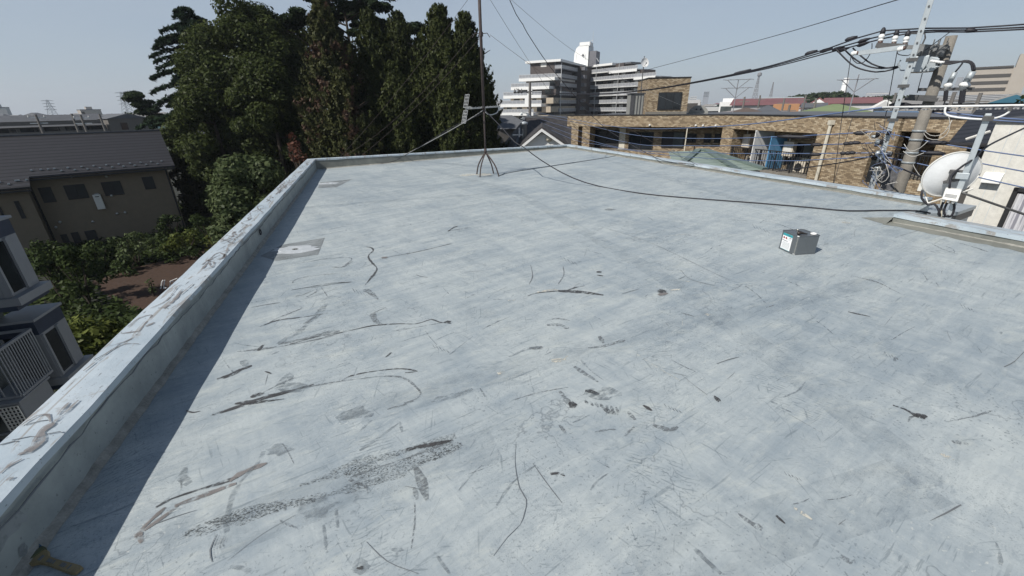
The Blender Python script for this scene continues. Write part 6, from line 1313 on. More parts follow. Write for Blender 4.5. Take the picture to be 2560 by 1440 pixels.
# neighbouring low roofs behind it
p = atd(1262, 300, 62); HH = thing('grey_roof_house', 'small grey roofed house between the trees and the white terraces', 'house', (*p[:2], GZ))
mb = MB(); mb.box((p[0], p[1], (GZ + p[2] - 1) / 2), (7, 6, p[2] - 1 - GZ), .3); mb.build('wall', W['drab'], HH); mb = MB(); z = p[2] - 1; mb.add([(p[0] - 4, p[1] - 3.5, z), (p[0] + 4, p[1] - 3.5, z), (p[0] + 4, p[1] + 3.5, z), (p[0] - 4, p[1] + 3.5, z), (p[0] - 1, p[1], z + 1.6), (p[0] + 1, p[1], z + 1.6)], [(0, 1, 5, 4), (1, 2, 5), (2, 3, 4, 5), (3, 0, 4), (3, 2, 1, 0)]); mb.build('roof', W['roof_dark'], HH)
# pale green hipped metal roof below the brick balcony
W['sage'] = stripemat('sage_metal_roof', (.27, .33, .28), (.15, .19, .165), .42, .86, 'v', .45, .04)
W['sage2'] = plain('sage_ridge', (.13, .17, .155), .5)
Dh = 20.; ap = [atd(1746, 376, Dh), atd(1764, 376, Dh - .5)]; zr2 = ap[0][2]; ap[1] = at(1764, 376.5, zr2); ev = zr2 - .38
SR = thing('sage_roof_house', 'low house with a sage green hipped metal roof in front of the brick building', 'house', (*ap[0][:2], GZ))
fr0, fr1, rr1, bkL = at(1690, 424, ev), at(1845, 428, ev), at(1912, 424.5, ev), np.array([*(ap[0] * 2 - at(1845, 428, ev))[:2], ev])
mb = MB(); P_ = [fr0, fr1, rr1, bkL, ap[0], ap[1]]; mb.add(P_, [(0, 1, 5, 4), (1, 2, 5), (2, 3, 4, 5), (3, 0, 4), (3, 2, 1, 0)]); mb.build('roof', W['sage'], SR)
mb = MB(); up_ = np.array([0, 0, .04])
for a, b in ((ap[0], ap[1]), (ap[0], fr0), (ap[1], fr1), (ap[1], rr1)): mb.bar(a + up_, b + up_, .22, .07)
mb.build('ridge_cap', W['sage2'], SR); mb = MB(); cc_ = (fr0 + fr1 + rr1 + bkL) / 4; sh_ = lambda p: tuple((p * .93 + cc_ * .07)[:2]); mb.prism([sh_(fr0), sh_(fr1), sh_(rr1), sh_(bkL)], GZ, ev - .05); mb.build('wall', W['cream'], SR)
mb = MB(); c = at(1681, 388, zlow); mb.tube([c - [0, 0, .4], c + [0, 0, .25]], .06, 6); mb.lathe([(.1, 0), (.1, .1)], c + [0, 0, .2], k=8); tag(mb.build('flue_pipe', W['concrete'], None), 'short capped grey pipe left of the sage green roof', 'pipe')

# ---------------------------------------------------------------- near utility poles beyond the right parapet
Dp = 11.2
pt, pbm = atd(2375, 90, Dp), atd(2252, 470, Dp); PX = (pt + pbm)[:2] / 2
CP = thing('concrete_pole', 'thick weathered concrete utility pole beyond the right parapet', 'utility pole', (*PX, GZ))
mb = MB(); zt = pt[2]; mb.tube([(*PX, GZ), (*PX, -3), (*PX, 0), (*PX, zt)], [.15, .115, .098, .078], 14); mb.build('post', W['concrete'], CP, True)
vdir = unit(np.array([*PX, 0])); sdir = unit(np.cross(vdir, [0, 0, 1]))      # away from us / to the right
pp = lambda x, y, d=0.0: onplane(x, y, np.array([*PX, 0]) + vdir * d, sdir)
mb = MB()
for y in (330, 352, 385, 410): c = pp(2295, y); mb.lathe([(.101, 0), (.103, .03), (.101, .035)], [*PX, c[2]], k=14)
mb.build('band', W['galv'], CP, True)
# steel channel pole
Ds = 10.4; sp_ = atd(2262, 205, Ds)[:2]
SPo = thing('steel_pole', 'slim pale perforated steel pole left of the concrete pole', 'utility pole', (*sp_, GZ))
a = math.atan2(sp_[1], sp_[0]); mb = MB(); zt = 4.2
for (z0, z1, w) in ((GZ, -2.5, .095), (-2.5, 1.0, .085), (1.0, zt, .078)): mb.box((*sp_, (z0 + z1) / 2), (w, w * .55, z1 - z0), a + math.pi / 2)
mb.build('post', W['galv'], SPo, bevel=.006); mb = MB()
for z in np.arange(-.6, zt - .1, .17): mb.lathe([(.014, 0), (.014, .006)], np.array([*sp_, z]) - np.array([*unit(sp_), 0]) * .031, -np.array([*unit(sp_), 0]), 8)
mb.build('bolt_hole', W['steel_dark'], SPo)
spp = lambda x, y, d=0.0: onplane(x, y, np.array([*sp_, 0]) + vdir * d, sdir)
mb = MB()
for y in (150, 215, 300): c = spp(2270, y); mb.box([*sp_, c[2]], (.15, .10, .05), a + math.pi / 2)
mb.build('clamp', W['steel_dark'], SPo)
# crossarms and fittings
CA = thing('crossarm', 'pale steel crossarm carrying the white insulators, reaching left from the poles', 'crossarm', spp(2200, 122))
mb = MB(); mb.bar(spp(2146, 133), spp(2262, 118), .06, .07); mb.build('beam', W['galv'], CA)
mb = MB(); mb.bar(spp(2190, 113, .04), spp(2268, 116, .04), .07, .07); mb.bar(spp(2195, 112, .02), spp(2200, 125, .02), .05, .06); mb.build('bracket', W['steel_dark'], CA)
def insul(px0, py0, px1, py1, r, name, label, d=.04, cap=True):
    b, t = spp(px0, py0, d), spp(px1, py1, d); ax = t - b; l = np.linalg.norm(ax); r_ = thing(name, label, 'insulator', b, 'white insulators on the crossarm'); mb = MB()
    mb.lathe([(r * .6, 0), (r * .65, l * .22), (r * .95, l * .26), (r * 1.0, l * .36), (r * .8, l * .42), (r * .8, l * .50), (r * 1.05, l * .54), (r * 1.05, l * .78), (r * .8, l * .86), (r * .78, l)], b, ax, 16); mb.build('porcelain', W['white'], r_, True)
    mb = MB(); mb.lathe([(r * .85, -.01), (r * .9, l * .2), (r * .66, l * .21)], b, ax, 12); mb.build('band', plain('brown_glaze', (.10, .06, .05), .3), r_, True)
    if cap: mb = MB(); mb.lathe([(r * .9, l * .97), (r * .95, l * 1.25), (r * .7, l * 1.5), (r * .3, l * 1.65)], b, ax, 10); mb.build('cap', W['rubber'], r_, True)
    return b + ax * 1.3
tops = [insul(2200, 108, 2206, 84, .042, 'insulator', f'upright white insulator with black cap, {w} of the three on the crossarm') for w in ('leftmost',)]
tops += [insul(2234, 110, 2240, 88, .040, 'insulator', 'upright white insulator with black cap, middle of the three on the crossarm'), insul(2262, 112, 2268, 90, .040, 'insulator', 'upright white insulator with black cap, nearest the steel pole')]
insul(2146, 132, 2128, 134, .036, 'insulator', 'white sideways insulator at the free left end of the crossarm', 0, False)
insul(2262, 120, 2243, 124, .036, 'insulator', 'white sideways insulator at the crossarm next to the steel pole', -.05, False)
SB = thing('switch_box', 'grey steel switch box clamped between the two near poles', 'switch box', pp(2315, 160, -.3))
mb = MB(); c = [pp(2272, 143, -.33), pp(2325, 138, -.33), pp(2318, 160, -.33), pp(2304, 180, -.33), pp(2266, 181, -.33)]; mb.extrude(c, vdir * .42); mb.build('casing', W['galv'], SB, bevel=.01)
mb = MB(); c = [pp(2325, 140, -.28), pp(2350, 146, -.28), pp(2343, 168, -.28), pp(2332, 178, -.28), pp(2306, 180, -.28), pp(2318, 160, -.28)]; mb.extrude(c, vdir * .34); mb.build('end_cover', W['galv'], SB, bevel=.01)
mb = MB()
for (p, q) in (((2252, 150), (2245, 160)), ((2245, 160), (2252, 176)), ((2252, 176), (2262, 176)), ((2316, 160), (2320, 170)), ((2320, 170), (2308, 178)), ((2338, 168), (2350, 166)), ((2350, 166), (2356, 158))): mb.tube([pp(*p, -.36), pp(*q, -.36)], .012, 5)
mb.build('handle', W['galv'], SB)
mb = MB()
for k in range(5): b = pp(2325 + 6 * k, 153 + .8 * k, -.4); mb.lathe([(.015, 0), (.024, .02), (.015, .04), (.015, .06)], b, sdir, 8)
mb.build('bushing', W['white'], SB, True)
mb = MB()
for (p, q, w) in (((2262, 118), (2372, 118), .06), ((2285, 113), (2374, 120), .05), ((2290, 128), (2365, 128), .06), ((2285, 137), (2360, 138), .05)): mb.bar(pp(*p, -.12), pp(*q, -.12), w, w)
rg = random.Random(6)
for k in range(7): x = rg.uniform(2270, 2372); c = pp(x, rg.uniform(112, 138), -.2); mb.box(c, (rg.uniform(.03, .10), .05, rg.uniform(.03, .09)), rg.random())
for k in range(5): x = rg.uniform(2290, 2370); c = pp(x, 116, -.18); mb.tube([c - [0, 0, .05], c + [0, 0, rg.uniform(.06, .13)]], .009, 5)
AF = mb.build('arm_fittings', W['arm_grey'], None); tag(AF, 'cluster of steel arms and bolts joining the steel pole to the concrete pole', 'pole fittings')
mb = MB(); mb.tube([spp(2275, 88), spp(2278, 84), spp(2312, 84), spp(2313, 95), spp(2306, 110)], .012, 5); tag(mb.build('guard_rod', W['steel_dark'], None), 'thin bent rod looping over the steel pole near its clamp', 'rod')
# lower crossarm with two arresters
LC = thing('lower_crossarm', 'dark lower crossarm of the concrete pole carrying two arresters', 'crossarm', pp(2370, 222)); mb = MB(); mb.bar(pp(2295, 224), pp(2436, 222), .05, .05); mb.build('beam', W['steel_dark'], LC); mb = MB(); mb.bar(pp(2272, 240, -.1), pp(2340, 243, -.1), .05, .05); mb.bar(pp(2262, 246, -.15), pp(2345, 250, -.15), .04, .06); mb.build('brace', W['steel_dark'], LC)
for (a_, b_, c_, d_, lb_) in (((2388, 180), (2374, 206), (2366, 224), (2363, 252), 'slim grey arrester with white skirt, left one on the lower crossarm'), ((2432, 178), (2416, 205), (2408, 224), (2403, 258), 'thick grey arrester with white skirt, right one on the lower crossarm')):
    A_, B__, C_, D__ = pp(*a_), pp(*b_), pp(*c_), pp(*d_); r_ = thing('arrester', lb_, 'arrester', C_, 'arresters on the lower crossarm'); w = .038 if a_[0] < 2400 else .05
    mb = MB(); mb.tube([A_, B__], w, 10); mb.build('tube', W['galv'], r_, True); mb = MB(); ax = unit(B__ - A_); mb.lathe([(w * .7, -.01), (w * 1.5, .03), (w * 1.7, .06), (w * 1.2, .075), (w * .7, .14)], B__, ax, 14); mb.build('skirt', W['white'], r_, True)
    mb = MB(); mb.tube([C_, D__], w * .8, 8); mb.tube([D__, D__ - [0, 0, .12]], w * .3, 5); mb.build('lower_body', W['rubber'], r_)
BX = pp(2396, 243)
# medium voltage lines
GL = 'three thick black power lines'
far_pole_root, fp = far_pole(1318, 206, 1331, 372, 54, 'dark utility pole in front of the tiled house and white terraces', .17, False, group=None)
fa = unit(np.cross([fp[0], fp[1], 0], [0, 0, 1])); mb = MB(); mb.bar(atd(1284, 232, 54), atd(1330, 229, 54), .12, .12); mb.bar(atd(1290, 222, 54), atd(1331, 236, 54), .08, .08); mb.build('crossarm', W['steel_dark'], far_pole_root)
mb = MB()
for px in (1287, 1296, 1304): mb.lathe([(.07, -.1), (.13, .05), (.08, .25), (.03, .4)], atd(px, 231, 54), k=8)
mb.build('insulator', W['steel_dark'], far_pole_root)
mb = MB()
for k in range(12): x, y = rg.uniform(1304, 1324), rg.uniform(284, 303); mb.box(atd(x, y, 53.8), (rg.uniform(.1, .3), .15, rg.uniform(.1, .3)), rg.random())
mb.tube([atd(1300, 287, 53.8), atd(1305, 282, 53.8), atd(1318, 283, 53.8), atd(1326, 292, 53.8)], .05, 5); mb.bar(atd(1302, 296, 53.8), atd(1330, 300, 53.8), .1, .1); mb.build('fittings', W['galv'], far_pole_root)
ends3 = [atd(1287, 229, 54), atd(1296, 229, 54), atd(1304, 229, 54)]; rights = [(2600, 58), (2600, 66), (2600, 71)]
vias = [[(1850, 182), (2068, 122)], [(1850, 184), (2090, 121)], [(1850, 186), (2110, 122)]]
for i, w in enumerate(('upper', 'middle', 'lower')):
    P0, P1 = tops[i], ends3[i]; v = vias[i]
    def dist_at(px):        # distance along the straight run between the two supports
        d = ray(px, 200)[:2]; A = np.array([[d[0], -(P1 - P0)[0]], [d[1], -(P1 - P0)[1]]]); t = np.linalg.solve(A, P0[:2])[0]; return float(np.hypot(*(d * t)))
    pts = [pp(*rights[i], -.4), pp(2420, (70, 75, 80)[i], -.3), P0] + [atd(x, y, dist_at(x)) for x, y in reversed(v)] + [atd(1600, 226 + i, dist_at(1600)), atd(1450, 234 + i, dist_at(1450)), P1]
    wire(pts, .0125, W['rubber'], 'power_line', f'{w} thick black power line running over the white insulators', 'power line', .4, 6, GL)
for i, (px, py, d) in enumerate(((2128, 96, .02), (2160, 101, .02), (2158, 110, .02), (2096, 121, .02), (2066, 125, .02), (2428, 71, -.3), (2108, 124, .02), (1862, 178, 4.2), (1848, 181, 4.4), (2028, 131, .3))):
    b = pp(px - 16, py + 5, d); e = pp(px + 16, py - 5 if px < 2300 else py + 5, d); mb = MB(); mb.tube([b, b * .8 + e * .2, b * .4 + e * .6, e], [.014, .036, .032, .014], 8)
    o_ = mb.build('line_clamp', W['rubber'], None, True)
    tag(o_, ('black clamp on the upper power line, left of the insulators', 'black clamp on the middle power line, left of the insulators', 'black clamp on the lower power line, left of the insulators', 'black clamp where the drop loops leave the power lines, right one', 'black clamp where the drop loops leave the power lines, left one', 'long black clamp on the power lines right of the concrete pole', 'black clamp nearest the sideways insulator at the crossarm end', 'larger of two black clamps above the rooftop skyline', 'smaller of two black clamps above the rooftop skyline', 'black clamp on the lines between the skyline and the drop loops')[i], 'line clamp', 'black clamps on the power lines')
dl = lambda *pts: [pp(x, y, -.3) for x, y in pts]
for i, (pts, lb_) in enumerate(((((2090, 122), (2108, 142), (2140, 168), (2190, 180), (2230, 174), (2250, 166)), 'lowest black drop loop from the power lines to the switch box'), (((2108, 120), (2130, 142), (2165, 164), (2205, 171), (2250, 165)), 'middle black drop loop from the power lines to the switch box'), (((2132, 120), (2150, 138), (2180, 160), (2215, 170), (2250, 167)), 'inner black drop loop from the power lines to the switch box'), (((2180, 108), (2178, 130), (2160, 155), (2142, 158), (2130, 145), (2128, 136)), 'thin dark loop hanging from the crossarm end insulator'), (((2243, 127), (2246, 136), (2268, 139), (2280, 134)), 'thin dark loop beside the steel pole insulator'))):
    wire(dl(*pts), .014 if i < 3 else .007, W['rubber'], 'drop_cable', lb_, 'cable', .08, 6, 'drop cables at the poles')
for pts, r, lb_ in ((((2340, 154), (2400, 154), (2425, 157), (2430, 168), (2432, 178)), .016, 'lower black cable from the switch box to the thick arrester'), (((2340, 157), (2375, 160), (2410, 152), (2428, 155), (2436, 166), (2436, 178)), .016, 'upper black cable arching from the switch box to the thick arrester'), (((2340, 158), (2380, 156), (2406, 154), (2400, 166), (2388, 180)), .014, 'black cable from the switch box to the slim arrester')):
    wire(dl(*pts), r, W['rubber'], 'arrester_cable', lb_, 'cable', .08, 6, 'cables to the arresters')
for (a_, b_, lb_) in (((2128, 136), (2104, 300), 'thin black vertical wire under the crossarm end'), ((2243, 128), (2214, 290), 'thin black vertical wire left of the steel pole'), ((2375, 80), (2312, 126), 'thin wire slanting from the concrete pole top down to the steel arms'), ((2306, 182), (2293, 232), 'thin wire hanging from the bottom of the switch box')):
    wire([pp(*a_, -.3), pp(*b_, -.3)], .0065, W['rubber'], 'drop_wire', lb_, 'wire')
wire([pp(2104, 300, -.3), pp(2082, 470, -.3)], .006, W['rubber'], 'drop_wire', 'thin black wire crossing the brick wall beside the pale drainpipe', 'wire')
wire([pp(2214, 290, -.3), pp(2188, 480, -.3)], .006, W['rubber'], 'drop_wire', 'thin black wire crossing the brick wall just left of the steel pole', 'wire')
# telephone and service lines from the far pole to the near poles
GT2 = 'blue grey service lines in front of the brick building'
tl = [(((1318, 283), 54), (1424, 303), (1570, 335), (1728, 346), (1974, 341), ((2215, 327), 0), 'top blue grey service line before the brick balcony'), (((1320, 288), 54), (1424, 320), (1573, 357), (1705, 364), (1986, 363), ((2190, 357), 0), 'second blue grey service line from the top before the brick balcony'), (((1320, 293), 54), (1424, 334), (1564, 372), (1775, 382), (1983, 384), ((2188, 382), 0), 'third blue grey service line from the top before the brick balcony'), (((1330, 279), 54), (1400, 292), (1424, 297), (1560, 319), (1800, 316), ((2210, 268), 0), 'high blue grey service line rising across the brick fascia'), (((1318, 297), 54), (1424, 345), (1500, 362), (1640, 385), (1900, 402), ((2180, 392), 0), 'lowest blue grey service line before the brick balcony')]
for i, (a_, *mid, e_, lb_) in enumerate(tl):
    P0 = atd(*a_[0], 54); P1 = spp(*e_[0]); pts = [P1]
    for (x, y) in reversed(mid):
        d = ray(x, y)[:2]; A = np.array([[d[0], -(P1 - P0)[0]], [d[1], -(P1 - P0)[1]]]); t = np.linalg.solve(A, P0[:2])[0]; pts.append(atd(x, y, float(np.hypot(*(d * t)))))
    pts.append(P0); wire(pts, .010 if i != 3 else .014, W['blue_wire'], 'service_line', lb_, 'cable', .8, 5, GT2)
for k, (x, y, w) in enumerate(((2150, 333, .10), (2140, 357, .07), (2116, 359, .05), (2128, 358, .05), (2042, 362, .10), (2108, 383, .05), (2120, 383, .05), (2131, 382, .05), (2038, 386, .10), (1985, 342, .30))):
    c = spp(x, y); mb = MB(); mb.tube([c - sdir * w, c - sdir * w * .5, c + sdir * w * .5, c + sdir * w], [.012, .034, .03, .012], 8); tag(mb.build('cable_sleeve', W['rubber'], None, True), ('black sleeve on the top service line beside the steel pole', 'larger black sleeve on the second service line near the steel pole', 'left small black sleeve of a pair on the second service line', 'right small black sleeve of a pair on the second service line', 'long black sleeve on the second service line beside the drainpipe', 'left small black sleeve of three on the third service line', 'middle small black sleeve of three on the third service line', 'right small black sleeve of three on the third service line', 'long black sleeve on the third service line beside the drainpipe', 'longest black sleeve, at the end of the top service line')[k], 'cable sleeve', 'black sleeves on the service lines')
GT3 = 'blue service lines right of the poles'
for i, (pts, r, lb_) in enumerate((([(2285, 268), (2330, 275), (2440, 290), (2600, 302)], .014, 'uppermost blue line right of the poles, below the white antenna boom'), ([(2270, 270), (2330, 281), (2440, 297), (2600, 308)], .012, 'second blue line right of the poles, below the white antenna boom'), ([(2200, 330), (2330, 355), (2430, 372), (2600, 396)], .011, 'blue line passing above the big dish to the white wall'), ([(2195, 360), (2330, 382), (2450, 408), (2600, 436)], .011, 'blue line crossing behind the big dish to the white wall'), ([(2190, 388), (2310, 412), (2440, 442), (2600, 478)], .011, 'lowest blue line crossing the white wall by the vent hood'))):
    wire([pp(*p, .15) for p in pts], r, W['blue_wire'], 'service_line', lb_, 'cable', .4, 5, GT3)
for k, (x, y) in enumerate(((2350, 274), (2290, 266), (2250, 262), (2345, 357), (2335, 383))):
    c = pp(x, y, .15); mb = MB(); mb.tube([c - sdir * .16, c - sdir * .08, c + sdir * .08, c + sdir * .16], [.014, .04, .04, .012], 8); tag(mb.build('cable_sleeve', W['rubber'], None, True), ('black sleeve on the blue lines right of the concrete pole', 'black sleeve on the blue lines between the two near poles', 'black sleeve on the blue lines left of the steel pole', 'black sleeve on the blue line above the big dish', 'black sleeve on the blue line behind the big dish')[k], 'cable sleeve', 'black sleeves right of the poles')
# tangle of loops and boxes low on the poles
rg = random.Random(12)
TG = thing('cable_tangle', 'tangle of pale and black cable loops around the lower steel pole', 'cables', spp(2200, 400)); mbs = {'offwhite': MB(), 'rubber': MB(), 'blue_wire': MB(), 'galv': MB()}; W['offwhite_loop'] = W['loop']
for k in range(26):
    x, y = rg.uniform(2175, 2235), rg.uniform(325, 470); pts = [spp(x + rg.uniform(-26, 26), y + rg.uniform(-24, 30), -.15) for _ in range(4)]
    mbs[rg.choice(('offwhite', 'rubber', 'rubber', 'rubber', 'blue_wire'))].tube(spline(pts, .05), rg.uniform(.003, .006), 5)
for k in range(16): mbs['galv' if k % 2 else 'rubber'].box(spp(rg.uniform(2180, 2225), rg.uniform(330, 420), -.08), (rg.uniform(.04, .12), .06, rg.uniform(.03, .09)), rg.random())
for pts in (((2195, 420), (2190, 440), (2205, 456), (2222, 440), (2215, 410)), ((2180, 330), (2172, 340), (2180, 350), (2195, 345)), ((2260, 360), (2275, 378), (2300, 370), (2320, 352)), ((2258, 378), (2280, 392), (2310, 382))): mbs['offwhite'].tube(spline([spp(*p, -.2) for p in pts], .05), .006, 6)
for n_, m_ in (('pale_loop', 'offwhite'), ('black_loop', 'rubber'), ('blue_loop', 'blue_wire'), ('junction_box', 'galv')): mbs[m_].build(n_, W['loop' if m_ == 'offwhite' else m_], TG, True)
for pts, lb_ in ((((2305, 325), (2318, 345), (2345, 349), (2368, 335), (2375, 310), (2370, 285)), 'outer pale cable loop right of the concrete pole'), (((2305, 322), (2325, 338), (2350, 338), (2368, 322), (2380, 300)), 'inner pale cable loop right of the concrete pole'), (((2278, 372), (2282, 410), (2300, 440), (2320, 462)), 'pale cable hanging down in front of the brick balcony opening')):
    wire([pp(*p, -.05) for p in pts], .0065, W['loop'], 'cable_loop', lb_, 'cable', .06, 6, 'pale cable loops on the concrete pole')
wire([pp(1940, 428, -1.0), pp(2060, 413, -.6), pp(2140, 400, -.3), pp(2180, 390, -.3)], .012, W['rubber'], 'drop_cable', 'black cable sagging from the steel pole towards the brick balcony floor', 'cable', .2, 6)
wire([pp(2200, 400, -.3), pp(2250, 420, -.6), pp(2310, 445, -1.2), pp(2325, 452, -1.6)], .013, W['rubber'], 'drop_cable', 'black cable from the steel pole to behind the big dish', 'cable', .2, 6)
mb = MB(); q = [pp(2203, 428, -.05), pp(2240, 415, -.05), pp(2252, 440, -.05), pp(2250, 482, -.05), pp(2198, 484, -.05)]; mb.extrude(q, vdir * .2); W['mesh'] = plain('dark_mottled_wrap', (.10, .10, .105), .6, var=.7, scale=14)
tag(mb.build('pole_wrap', W['mesh'], None, bevel=.03), 'dark mottled wrapped bundle at the foot of the steel pole', 'cable wrap')
wire([pp(2085, 40, 3) * [1, 1, 1], atd(1720, 145, 24), atd(1625, 172, 27)], .012, W['rubber'], 'span_wire', 'thin dark wire rising from the small dish to the upper right', 'wire', .5) if False else wire([atd(1612, 176, 33), atd(1900, 100, 24), atd(2270, -8, 15)], .012, W['rubber'], 'span_wire', 'long thin dark wire rising from the small dish to the upper right', 'wire', .5)

# ---------------------------------------------------------------- big dish, its post, aerial and boxes at the parapet gap
db = at(2372, 541, PT); DX = db[:2]; Dd = math.hypot(*DX)
DM = thing('dish_post', 'grey square post standing behind the near right parapet', 'post', (*DX, PT - .25))
dtop = atd(2470, 284, Dd); mb = MB(); da = math.atan2(DX[1], DX[0]) + math.pi / 2; hz_ = dtop[2] - (PT - .25)
mb.bar(np.array([*DX, PT - .25]), np.array([*(dtop[:2] * .6 + DX * .4), dtop[2]]), .055, .055, upv=(DX[0], DX[1], 0)); mb.build('post', W['galv'], DM, bevel=.005)
dv = unit(np.array([*DX, 0])); ds = unit(np.cross(dv, [0, 0, 1])); dp2 = lambda x, y, d=0.: onplane(x, y, np.array([*DX, 0]) + dv * d, ds)
mb = MB(); c = dp2(2352, 540, 0); mb.tube([dp2(2352, 542), dp2(2355, 500)], .013, 6); mb.build('stay', W['cream'], DM)
DI = thing('satellite_dish', 'large white satellite dish seen from behind on the grey post', 'satellite dish', dp2(2379, 437))
cen = dp2(2379, 438, .12); vw = unit(cen - CAM); rt = unit(np.cross(vw, [0, 0, 1])); upv_ = np.cross(rt, vw)
mn = unit(-1.2 * rt + .72 * upv_); nd_ = unit(.80 * vw + .56 * mn)         # the bowl opens away from us and upward
Rd = .275; mb = MB(); prof = [(.001, 0), (Rd * .3, .007), (Rd * .6, .026), (Rd * .85, .054), (Rd * .97, .072), (Rd * 1.0, .072), (Rd * 1.0, .080), (Rd * .96, .080), (Rd * .6, .036), (Rd * .3, .016), (.001, .009)]
mb.lathe(prof, cen - nd_ * .06, nd_, 48); W['dish'] = plain('dish_enamel', (.72, .73, .73), .38, var=.10, scale=5); mb.build('bowl', W['dish'], DI, True)
mb = MB(); t1 = unit(np.cross(nd_, [0, 0, 1])); t2 = np.cross(nd_, t1)
mb.tube([cen - nd_ * .06 + (t1 * math.cos(t) + t2 * math.sin(t)) * Rd + nd_ * .076 for t in np.linspace(0, 2 * math.pi, 49)], .009, 6); mb.build('rim', W['offwhite'], DI, True)
mb = MB(); bc = cen - nd_ * .105
for p, q in (((2374, 427), (2405, 433)), ((2358, 456), (2400, 448)), ((2384, 424), (2370, 458))): mb.bar(dp2(*p, .03), dp2(*q, .02), .035, .035)
mb.box(dp2(2398, 437, .02), (.13, .09, .10), da); mb.build('mount_bracket', W['steel_dark'], DI, bevel=.004)
mb = MB(); c = dp2(2406, 440, -.04); mb.box(c, (.11, .03, .07), da); mb.build('clamp', W['galv'], DI, bevel=.004)
mb = MB(); e = cen + nd_ * .36 - t2 * .02 - mn * .15; lo_ = cen - mn * Rd * .95; mb.tube([lo_, dp2(2320, 508, .1), dp2(2306, 466, .25)], .012, 6); mb.box(dp2(2304, 468, .25), (.06, .06, .09), da); mb.build('feed_arm', W['offwhite'], DI)
JB = thing('booster_box', 'white plastic booster box on the post below the big dish', 'junction box', dp2(2380, 497, -.1))
P4 = [dp2(2364, 470, -.10), dp2(2405, 475, -.10), dp2(2394, 505, -.16), dp2(2354, 498, -.16)]; mb = MB(); mb.extrude(P4, dv * .09); mb.build('casing', W['offwhite'], JB, bevel=.008)
mb = MB(); L4 = lambda u, v: P4[3] * (1 - u) * (1 - v) + P4[2] * u * (1 - v) + P4[1] * u * v + P4[0] * (1 - u) * v; mb.extrude([L4(.10, .25) - dv * .002, L4(.84, .25) - dv * .002, L4(.86, .55) - dv * .002, L4(.12, .55) - dv * .002], -dv * .003); mb.build('label_plate', W['arm_grey'], JB)
mb = MB()
for u in (.15, .45, .75): p = L4(u, 0); mb.lathe([(.013, 0), (.015, .02), (.010, .035)], p + dv * .04, (0, 0, -1), 8)
mb.build('gland', W['offwhite'], JB, True)
for pts, lb_ in ((((2360, 502), (2352, 520), (2346, 535), (2352, 540)), 'leftmost short black cable under the booster box'), (((2370, 503), (2360, 525), (2364, 540), (2372, 538)), 'middle short black cable under the booster box'), (((2384, 505), (2386, 520), (2380, 538), (2370, 541)), 'rightmost short black cable under the booster box'), (((2306, 476), (2304, 495), (2320, 512), (2336, 510), (2346, 524), (2350, 538)), 'black cable looping from the dish feed to the parapet')):
    wire([dp2(x, y, -.03) for x, y in pts], .012, W['rubber'], 'dish_cable', lb_, 'cable', .04, 6, 'short cables at the dish')
wire([dp2(2374, 470, -.1), dp2(2378, 440, -.06), dp2(2400, 420, -.05), dp2(2414, 410, -.05), dp2(2430, 400, -.02), dp2(2462, 371, .3), dp2(2498, 350, .9), dp2(2600, 302, 2.5)], .011, W['rubber'], 'dish_cable', 'black cable climbing over the big dish to the upper right', 'cable', .06, 6)
wire([dp2(2400, 480, -.02), dp2(2480, 508, .15), dp2(2620, 556, .3)], .014, W['steel_dark'], 'stay_rod', 'dark stay rod from the dish post crossing the white wall', 'rod', .2, 6)
# second yagi aerial on the post: white boom crossing the frame
YA = thing('tv_antenna', 'long white TV antenna boom across the right edge, clamped to the dish post', 'antenna', dp2(2470, 288))
ya, yb = dp2(2206, 268, .3), dp2(2640, 262, -.1); yd = unit(yb - ya); mb = MB(); mb.tube([ya, yb], .0115, 8); mb.build('boom', W['white'], YA, True)
ys = unit(np.cross(yd, [0, 0, 1]))
for k, x in enumerate(range(2222, 2600, 23)): c = dp2(x, 270.5 - (x - 2206) * .014, .3 - .4 * (x - 2206) / 434) - [0, 0, .02]; mb = MB(); mb.bar(c - ys * .09, c + ys * .09, .012, .006); mb.box(c, (.045, .03, .018), math.atan2(yd[1], yd[0])); mb.build('director', W['grey_wire'], YA)
mb = MB(); mb.tube(spline([dp2(2364, 268, .1), dp2(2362, 280, .1), dp2(2368, 288, .1), dp2(2390, 293, .08), dp2(2430, 297, .05), dp2(2470, 298, .0), dp2(2500, 292, -.02), dp2(2522, 280, -.03), dp2(2526, 268, -.03)], .03), .0105, 7); mb.build('brace', W['white'], YA, True)
mb = MB(); mb.box(dp2(2470, 296, -.02), (.09, .08, .05), da); mb.box(dp2(2526, 271, -.03), (.03, .03, .05), da); mb.build('clamp', W['steel_dark'], YA)
# metal capped ledge beyond the gap
zL = .10; led = [at(2318, 534, zL), at(2396, 530, zL), at(2442, 514, zL), at(2395, 508, zL), at(2322, 511, zL)]
LD = thing('metal_ledge', 'grey metal capped ledge projecting beyond the parapet gap under the dish', 'ledge', (*led[1][:2], zL - .5)); mb = MB(); mb.prism([tuple(p[:2]) for p in led], zL - .05, zL); mb.build('cap', W['galv'], LD)
cc_ = sum(led) / 5; mb = MB(); mb.prism([tuple((p * .96 + cc_ * .04)[:2]) for p in led], zL - .16, zL - .051); mb.build('fascia', W['steel_dark'], LD); mb = MB(); mb.prism([tuple((p * .86 + cc_ * .14)[:2]) for p in led], -3.5, zL - .161); mb.build('duct', W['galv'], LD)
